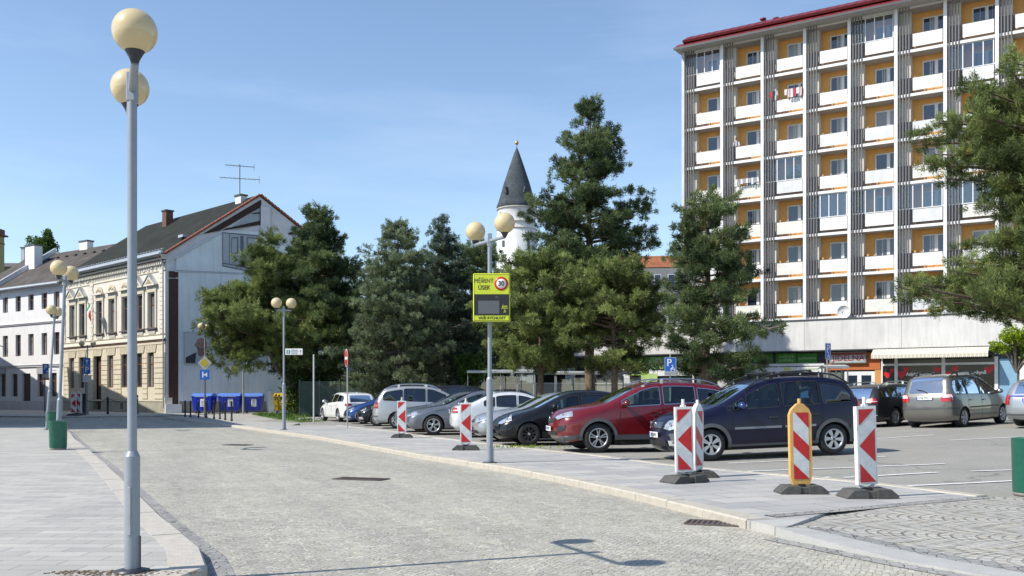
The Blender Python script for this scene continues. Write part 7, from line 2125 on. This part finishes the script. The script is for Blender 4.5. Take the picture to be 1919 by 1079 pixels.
def blades(cent, dirs, n, L, wd, rr, spread=1.0, tint=None, up=.25):
    """needle tufts: n thin triangles fanning from every centre about its direction"""
    N = len(cent)
    d = dirs[:, None, :] + rr.normal(0, spread, (N, n, 3)); d[..., 2] += up
    d /= np.linalg.norm(d, axis=2, keepdims=True) + 1e-9
    side = np.cross(d, rr.normal(0, 1, (N, n, 3))); side /= np.linalg.norm(side, axis=2, keepdims=True) + 1e-9
    l = L * rr.uniform(.55, 1.15, (N, n, 1)); w_ = wd * rr.uniform(.7, 1.3, (N, n, 1))
    c = cent[:, None, :] + rr.normal(0, L * .22, (N, n, 3))
    a = c - side * w_ / 2; b = c + side * w_ / 2; t = c + d * l
    # four-cornered blade, widest in the middle
    mid = c + d * l * .5
    v = np.stack([c, mid - side * w_ / 2, t, mid + side * w_ / 2], axis=2).reshape(-1, 3)
    tt = np.clip(np.repeat(tint, n) + rr.normal(0, .10, N * n), 0, 1) if tint is not None else None
    return v, tt

def pad(rr, c, pr, dens, flat, ptint):
    # a bough is a handful of tight needle brushes with air between them
    ns = int(5.6 * dens * (pr / .6) ** 2) + 2
    o = rr.normal(0, 1, (ns, 3)); o /= np.linalg.norm(o, axis=1, keepdims=True); o *= rr.uniform(.3, 1, (ns, 1)) ** .5
    sc = np.array(c) + o * pr * np.array([1, 1, flat])
    k = 5; oo = np.repeat(o, k, axis=0)
    P_ = np.repeat(sc, k, axis=0) + rr.normal(0, .05 + .035 * pr, (ns * k, 3))
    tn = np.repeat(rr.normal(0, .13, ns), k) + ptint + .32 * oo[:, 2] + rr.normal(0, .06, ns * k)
    return P_, oo, np.clip(tn, 0, 1)

def conifer(label, name, x, y, H, prof, mleaf, seed, trunk_r=.2, h0=.12, step=.55, nb=5, tilt=.15, L=.22, wd=.05, n=9, padr=.6, dens=1.0, lean=(0, 0), bark=None, group=None, cat='tree', z0=0.0, flat=.55, droop=0.0, skip=(), gap=.2, side_scale=None, limbs=None, inner=.25, cmin=0.0):
    """prof: [(height fraction, crown radius)], branches in whorls, each carrying pads of needle tufts"""
    rr = np.random.default_rng(seed); t = thing(name, label, cat, (x, y, z0), 0, group)
    tr = MB(); pts = []
    for i in range(9):
        f = i / 8; pts.append((lean[0] * f ** 1.3 + .12 * math.sin(3 * f + seed) * f * (1 - f) * 3, lean[1] * f, H * f * .985))
    tr.tube(pts, [trunk_r * (1 - .93 * i / 8) + .012 for i in range(9)], bark or m_bark, 12); tro = tr.build('trunk', t)
    def axis(z):
        f = z / H; f = min(max(f, 0), 1); return Vector((lean[0] * f ** 1.3 + .12 * math.sin(3 * f + seed) * f * (1 - f) * 3, lean[1] * f, z))
    hs, rs_ = [p[0] for p in prof], [p[1] for p in prof]
    br = MB(); C, D, TT = [], [], []
    L, wd, n = L * .95, wd * .56, int(n * 1.45)
    z = H * h0; a0 = rr.uniform(0, 6.28)
    while z < H * .985:
        f = z / H; R0 = float(np.interp(f, hs, rs_)); nn = max(3, int(round(nb * (1.0 if f < .8 else .8))))
        a0 += 2.4
        for j in range(nn):
            if rr.random() < gap: continue
            a = a0 + 2 * math.pi * j / nn + rr.normal(0, .25); Rb = R0 * rr.uniform(.68, 1.14)
            if side_scale: Rb *= side_scale(math.cos(a), f)
            Rb = max(Rb, cmin)
            if Rb < .12: continue
            zz = z + rr.uniform(-.5, .5) * step; p0 = axis(min(zz, H)); dirv = Vector((math.cos(a), math.sin(a), 0))
            up = tilt + rr.normal(0, .08); seg = []
            for k in range(5):
                q = k / 4; seg.append(p0 + dirv * Rb * q + Vector((0, 0, Rb * (up * q - droop * q * q + .18 * q ** 3 * (droop > 0)))))
            br.tube(seg, [max(.008, .022 * Rb * (1 - .8 * k / 4) + .006) for k in range(5)], bark or m_bark, 5, False)
            ptint = float(np.clip(rr.normal(.46, .22), .03, .97))
            np_ = max(1, int(Rb / (padr * .92) * dens))
            for k in range(np_):
                q = inner + (1.02 - inner) * (k + rr.uniform(.2, 1)) / np_; q = min(q, 1.02)
                i0 = min(3, int(q * 4)); c = seg[i0].lerp(seg[i0 + 1], q * 4 - i0) if q <= 1 else seg[4]
                pr = padr * rr.uniform(.45, 1.15) * (.55 + .5 * (1 - abs(q - .6)))
                lat = Vector((-dirv.y, dirv.x, 0)) * rr.normal(0, Rb * .16)
                c = c + lat
                P_, O_, Q_ = pad(rr, c, pr, dens, flat, ptint)
                C.append(P_); D.append(O_ * .8 + np.array(dirv) * .4 + np.array([0, 0, .3])); TT.append(Q_)
                if k % 2 == 0: br.tube([seg[i0], c], [.014, .006], bark or m_bark, 4, False)
        z += step * (1.15 - .5 * f)
    br.build('branches', tro)
    C = np.concatenate(C); D = np.concatenate(D); TT = np.concatenate(TT)
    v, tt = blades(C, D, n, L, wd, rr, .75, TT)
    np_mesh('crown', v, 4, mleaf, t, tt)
    return t, len(v) // 4

counts = []
def T(*a, **k): o, c = conifer(*a, **k); counts.append((a[0][:20], c)); return o

# the big leaning pine in front of the gable: two stems from one root, one of them nearly horizontal at first
def px_tree(px, Y, pytop): return at(px, Y), Y, zat(pytop, Y)
x, y, H = px_tree(590, 66, 391)
T('broad dark pine with a second top, right part of the group by the gable', 'pine_tree', x, y, H, [(.12, 2.0), (.25, 3.2), (.45, 3.7), (.62, 3.1), (.78, 2.1), (.92, 1.1), (1, .3)], m_pine_d, 3, .33, .14, .62, 6, .18, .30, .07, 9, .75, 1.1, lean=(.2, 0), group='pines in the square')
x2, y2 = at(600, 65), 65.2
lt = thing('pine_tree', 'leaning pine whose stem bends left over the yellow containers', 'tree', (x2, y2, 0), 0, 'pines in the square')
sp_ = [(0, 0, 0), (-.6, -.1, 1.2), (-1.9, -.2, 2.1), (-3.0, -.3, 3.4), (-3.7, -.3, 5.0), (-3.9, -.2, 7.0), (-3.8, 0, 9.5), (-3.9, 0, 12.2)]
b = MB(); b.tube(sp_, [.34, .28, .22, .20, .17, .14, .09, .03], m_bark, 12); lo2 = b.build('trunk', lt)
rr = np.random.default_rng(5); C, D, TT = [], [], []; b = MB()
pads = []
def spy(z):
    for p, q in zip(sp_, sp_[1:]):
        if p[2] <= z <= q[2]: k = (z - p[2]) / (q[2] - p[2]); return Vector(p).lerp(Vector(q), k)
    return Vector(sp_[-1])
for i in range(62):
    z = rr.uniform(3.6, 12.2); f = (z - 3.6) / 8.6; Rm = 4.3 * (1 - f) ** .6 + .5
    a = rr.uniform(0, 6.28); Rb = Rm * rr.uniform(.55, 1.1) * (1.15 if math.cos(a) < 0 and z < 8 else .8)
    p0 = spy(z); e = p0 + Vector((math.cos(a), math.sin(a), 0)) * Rb + Vector((0, 0, Rb * rr.uniform(.02, .3)))
    mid = p0.lerp(e, .5) + Vector((0, 0, -.1 * Rb)); b.tube([p0, mid, e], [.06, .04, .015], m_bark, 5, False)
    for k in range(int(Rb / .42) + 1):
        q = rr.uniform(.3, 1.03); c = p0.lerp(e, q) + Vector(rr.normal(0, .3, 3)); pads.append((c, rr.uniform(.4, .85)))
for (cx_, cy_, cz_), (rx_, ry_, rz_), m_ in (((-5.7, -.2, 4.9), (2.2, 1.5, 1.9), 44), ((-1.2, -1.4, 5.6), (3.0, 1.4, 2.3), 52)):
    b.tube([spy(4.5), (cx_ * .7 - .8, cy_, cz_ - .6), (cx_ - .8, cy_, cz_)], [.10, .07, .02], m_bark, 6, False)
    for _ in range(m_):
        d_ = rr.normal(0, 1, 3); d_ /= np.linalg.norm(d_); d_ *= rr.uniform(.2, 1) ** .5
        c = Vector((cx_ + d_[0] * rx_, cy_ + d_[1] * ry_, cz_ + d_[2] * rz_)); pads.append((c, rr.uniform(.4, .8)))
        b.tube([(cx_, cy_, cz_ - .3), tuple(c)], [.03, .008], m_bark, 4, False)
for c, pr in pads:
    P_, O_, Q_ = pad(rr, c, pr, 1.25, .55, float(np.clip(rr.normal(.52, .2), 0, 1))); C.append(P_); D.append(O_); TT.append(Q_)
b.build('branches', lo2)
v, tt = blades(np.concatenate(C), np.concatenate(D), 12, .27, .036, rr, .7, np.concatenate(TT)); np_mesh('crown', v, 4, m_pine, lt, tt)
# ivy round the foot of the stems
iv = thing('ivy', 'ivy covering the foot of the leaning pine', 'ivy', (x2 - 1.2, y2 - .25, 0), 0)
c = rr.normal(0, 1, (900, 3)) * np.array([.75, .35, .8]) + np.array([0, 0, 1.2]); c = c[c[:, 2] > .02]
v, tt = blades(c, rr.normal(0, 1, c.shape), 3, .16, .13, rr, .8, rr.uniform(0, 1, len(c))); np_mesh('leaves', v, 4, m_leafg, iv, tt)

x, y, H = px_tree(747, 58, 410)
T('grey-green spruce with a thin see-through top, left of the dark spruce', 'spruce_tree', x, y, H, [(.10, 3.2), (.2, 4.0), (.38, 3.7), (.55, 3.0), (.64, 2.3), (.72, 1.6), (.80, 1.9), (.90, 1.2), (1, .2)], m_spruce, 8, .24, .13, .50, 6, .05, .20, .06, 9, .55, 1.15, bark=m_bark_g, droop=.10, flat=.38, group='spruces in the square', gap=.14, side_scale=lambda c, f: 1.0 if c < 0 else .88)
x, y, H = px_tree(829, 63, 396)
T('dark spruce with a brown pointed leader, right of the grey-green one', 'spruce_tree', x, y, H, [(.08, 3.2), (.25, 3.1), (.45, 2.7), (.62, 2.2), (.75, 1.7), (.85, .9), (.92, .65), (1, .15)], m_spruce_d, 21, .22, .08, .48, 6, .08, .20, .06, 9, .5, 1.1, bark=m_bark_g, droop=.10, flat=.42, group='spruces in the square')
x, y, H = px_tree(895, 70, 462)
T('pine behind the speed display, between the dark spruce and the tower', 'pine_tree', x, y, H, [(.15, 3.0), (.35, 4.2), (.6, 4.0), (.8, 3.0), (.93, 1.8), (1, .5)], m_pine_d, 31, .22, .15, .6, 6, .2, .28, .065, 9, .7, 1.05, group='pines in the square')
x, y, H = px_tree(800, 72, 470)
T('dark pine filling the gap behind the two spruces', 'pine_tree', x, y, H, [(.1, 3.2), (.4, 3.8), (.7, 3.0), (.9, 1.5), (1, .4)], m_pine_d, 32, .22, .1, .65, 5, .15, .28, .065, 8, .7, 1.0, group='pines in the square')
x, y, H = px_tree(690, 74, 492)
T('dark pine in the shade behind the grey-green spruce', 'pine_tree', x, y, H, [(.08, 3.5), (.4, 4.2), (.7, 3.4), (.9, 1.8), (1, .4)], m_pine_d, 33, .22, .08, .65, 5, .15, .28, .065, 8, .7, 1.0, group='pines in the square')

x, y, H = px_tree(1106, 58, 184)
T('tallest pine, with an open pointed top above all the other trees', 'pine_tree', x, y, H, [(.22, 2.8), (.42, 4.0), (.57, 4.0), (.64, 3.5), (.76, 2.8), (.82, 2.1), (.89, 1.25), (.95, .7), (1, .15)], m_pine_d, 41, .34, .24, .75, 7, .26, .26, .065, 9, .64, 1.1, group='pines in the square', gap=.22)
x, y, H = px_tree(1010, 52, 476)
T('low spreading pine with forked stems behind the black hatchback', 'pine_tree', x, y, H, [(.28, 2.2), (.42, 3.5), (.62, 3.9), (.8, 3.1), (.93, 1.9), (1, .6)], m_pine, 52, .20, .30, .50, 6, .22, .24, .06, 9, .62, 1.2, group='pines in the square', lean=(.3, 0))
x, y, H = px_tree(1150, 50, 486)
T('low spreading pine in front of the tallest one, left of the block of flats', 'pine_tree', x, y, H, [(.30, 1.6), (.45, 3.0), (.62, 3.3), (.8, 2.8), (.93, 1.6), (1, .5)], m_pine, 58, .20, .33, .50, 6, .22, .24, .06, 9, .62, 1.15, group='pines in the square')
x, y, H = px_tree(1322, 47, 352)
T('pine standing before the left end of the block of flats', 'pine_tree', x, y, H, [(.20, 2.2), (.30, 3.3), (.42, 3.1), (.52, 2.5), (.62, 2.6), (.74, 2.3), (.85, 1.9), (.94, 1.2), (1, .4)], m_pine_d, 62, .26, .20, .62, 6, .16, .25, .06, 9, .58, 1.15, group='pines in the square', gap=.18, lean=(.1, 0), side_scale=lambda c, f: (1.28 if f < .35 else 1.0) if c > 0 else .84)
x, y = at(1992, 33), 33; H = zat(96, 33)
T('large pine reaching into the picture from the right edge', 'pine_tree', x, y, H, [(.2, 4.2), (.27, 5.6), (.31, 5.2), (.40, 3.6), (.5, 2.7), (.58, 3.1), (.66, 4.0), (.76, 4.4), (.84, 3.1), (.90, 1.9), (.95, .9), (1, .3)], m_pine, 72, .26, .26, .50, 8, .15, .20, .038, 11, .52, 1.35, group='pines in the square', gap=.18, z0=gz(x, y), inner=.2)
x, y, H = px_tree(1224, 84, 538)
T('small conifer top between the tall pine and the flats', 'conifer', x, y, H, [(.1, 1.6), (.5, 1.5), (.8, .9), (1, .2)], m_spruce_d, 77, .12, .1, .5, 5, .3, .22, .06, 7, .5, 1.0)

def broadleaf(label, name, x, y, z0, blobs, mleaf, seed, n, L, wd, trunk=None, cat='tree', group=None):
    rr = np.random.default_rng(seed); t = thing(name, label, cat, (x, y, z0), 0, group)
    b_ = MB()
    if trunk: b_.tube([(0, 0, 0), (.1, 0, trunk[0] * .6), (0, 0, trunk[0])], [trunk[1], trunk[1] * .7, trunk[1] * .3], m_bark_g, 8)
    C, TT = [], []
    for (cx_, cy_, cz_), r_, k in blobs:
        b_.tube([(0, 0, trunk[0] * .6 if trunk else 0), (cx_ * .6, cy_ * .6, cz_ - r_ * .5), (cx_, cy_, cz_)], [.05, .03, .01], m_bark_g, 5, False)
        o = rr.normal(0, 1, (k, 3)); o /= np.linalg.norm(o, axis=1, keepdims=True); o *= rr.uniform(.25, 1, (k, 1)) ** .5
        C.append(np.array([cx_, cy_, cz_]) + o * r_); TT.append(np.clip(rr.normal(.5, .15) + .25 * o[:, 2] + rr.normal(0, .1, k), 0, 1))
    b_.build('trunk', t)
    C = np.concatenate(C); v_, t_ = blades(C, rr.normal(0, 1, C.shape), n, L, wd, rr, .8, np.concatenate(TT)); np_mesh('crown', v_, 4, mleaf, t, t_)
    return t
rr2 = random.Random(3)
x, y = at(1905, 44), 44
broadleaf('young tree with bright yellow-green leaves beneath the right-hand pine', 'young_tree', x, y, gz(x, y), [((rr2.uniform(-1.0, 1.1), rr2.uniform(-.6, .6), rr2.uniform(2.9, 3.9)), rr2.uniform(.25, .5), 60) for _ in range(20)], m_yel, 5, 3, .14, .09, (3.4, .06))
x, y = at(78, 135), 135; zt = zat(440, 135)
broadleaf('thin tree with sparse crown rising behind the white building', 'broadleaf_tree', x, y, 0, [((rr2.uniform(-2.1, 1.7), rr2.uniform(-1.2, 1.2), zt + 1.0 - rr2.uniform(.4, 5.0)), rr2.uniform(.4, .8), 70) for _ in range(26)], m_leafg, 6, 3, .34, .2, (zt - 1, .22))
x, y = at(888, 59), 59
broadleaf('fresh green bush under the speed display', 'bush', x, y, 0, [((rr2.uniform(-.8, .9), rr2.uniform(-.6, .6), rr2.uniform(.8, 3.9)), rr2.uniform(.3, .6), 80) for _ in range(16)], m_leafg, 9, 3, .2, .12, (2.5, .06), 'bush')
x, y = at(620, 70), 70
broadleaf('dark evergreen bush at the foot of the pines', 'bush', x, y, 0, [((rr2.uniform(-3.0, 3.5), rr2.uniform(-1, 1), rr2.uniform(.5, 3.2)), rr2.uniform(.6, 1.0), 110) for _ in range(30)], m_pine_d, 10, 4, .26, .12, (2.0, .08), 'bush')
for k_, (px, py, lab) in enumerate(((968, 840, 'small weeds with yellow flowers at the kerb under the black hatchback'),)):
    x, y = ground_at(px, py); c = nrng.normal(0, 1, (140, 3)) * np.array([.7, .12, .02]) + np.array([x, y, .02])
    v, tt = blades(c, np.tile([0, 0, 1.0], (140, 1)), 2, .07, .02, nrng, .5, nrng.uniform(.2, 1, 140)); o = np_mesh('weeds', v, 4, m_yel, None, tt); tag(o, lab, 'weeds', kind='stuff')
# grass blades over the lawn edge
gp = []
while len(gp) < 5200:
    x, y = nrng.uniform(-20, 0), nrng.uniform(48, 72)
    gp.append((x, y))
gp = np.array(gp); ok = pip(gp[:, 0], gp[:, 1], lawn); gp = gp[ok]
c = np.column_stack([gp, np.full(len(gp), .03)])
v, tt = blades(c, np.tile([0, 0, 1.5], (len(c), 1)), 4, .16, .05, nrng, .5, nrng.uniform(0, 1, len(c)))
o = np_mesh('grass', v, 4, leaf_mat('grass_blades', (.04, .09, .015), (.16, .26, .05)), None, tt); tag(o, 'short green grass around the foot of the pines', 'grass', kind='stuff')
print('TREES', counts, sum(c for _, c in counts))
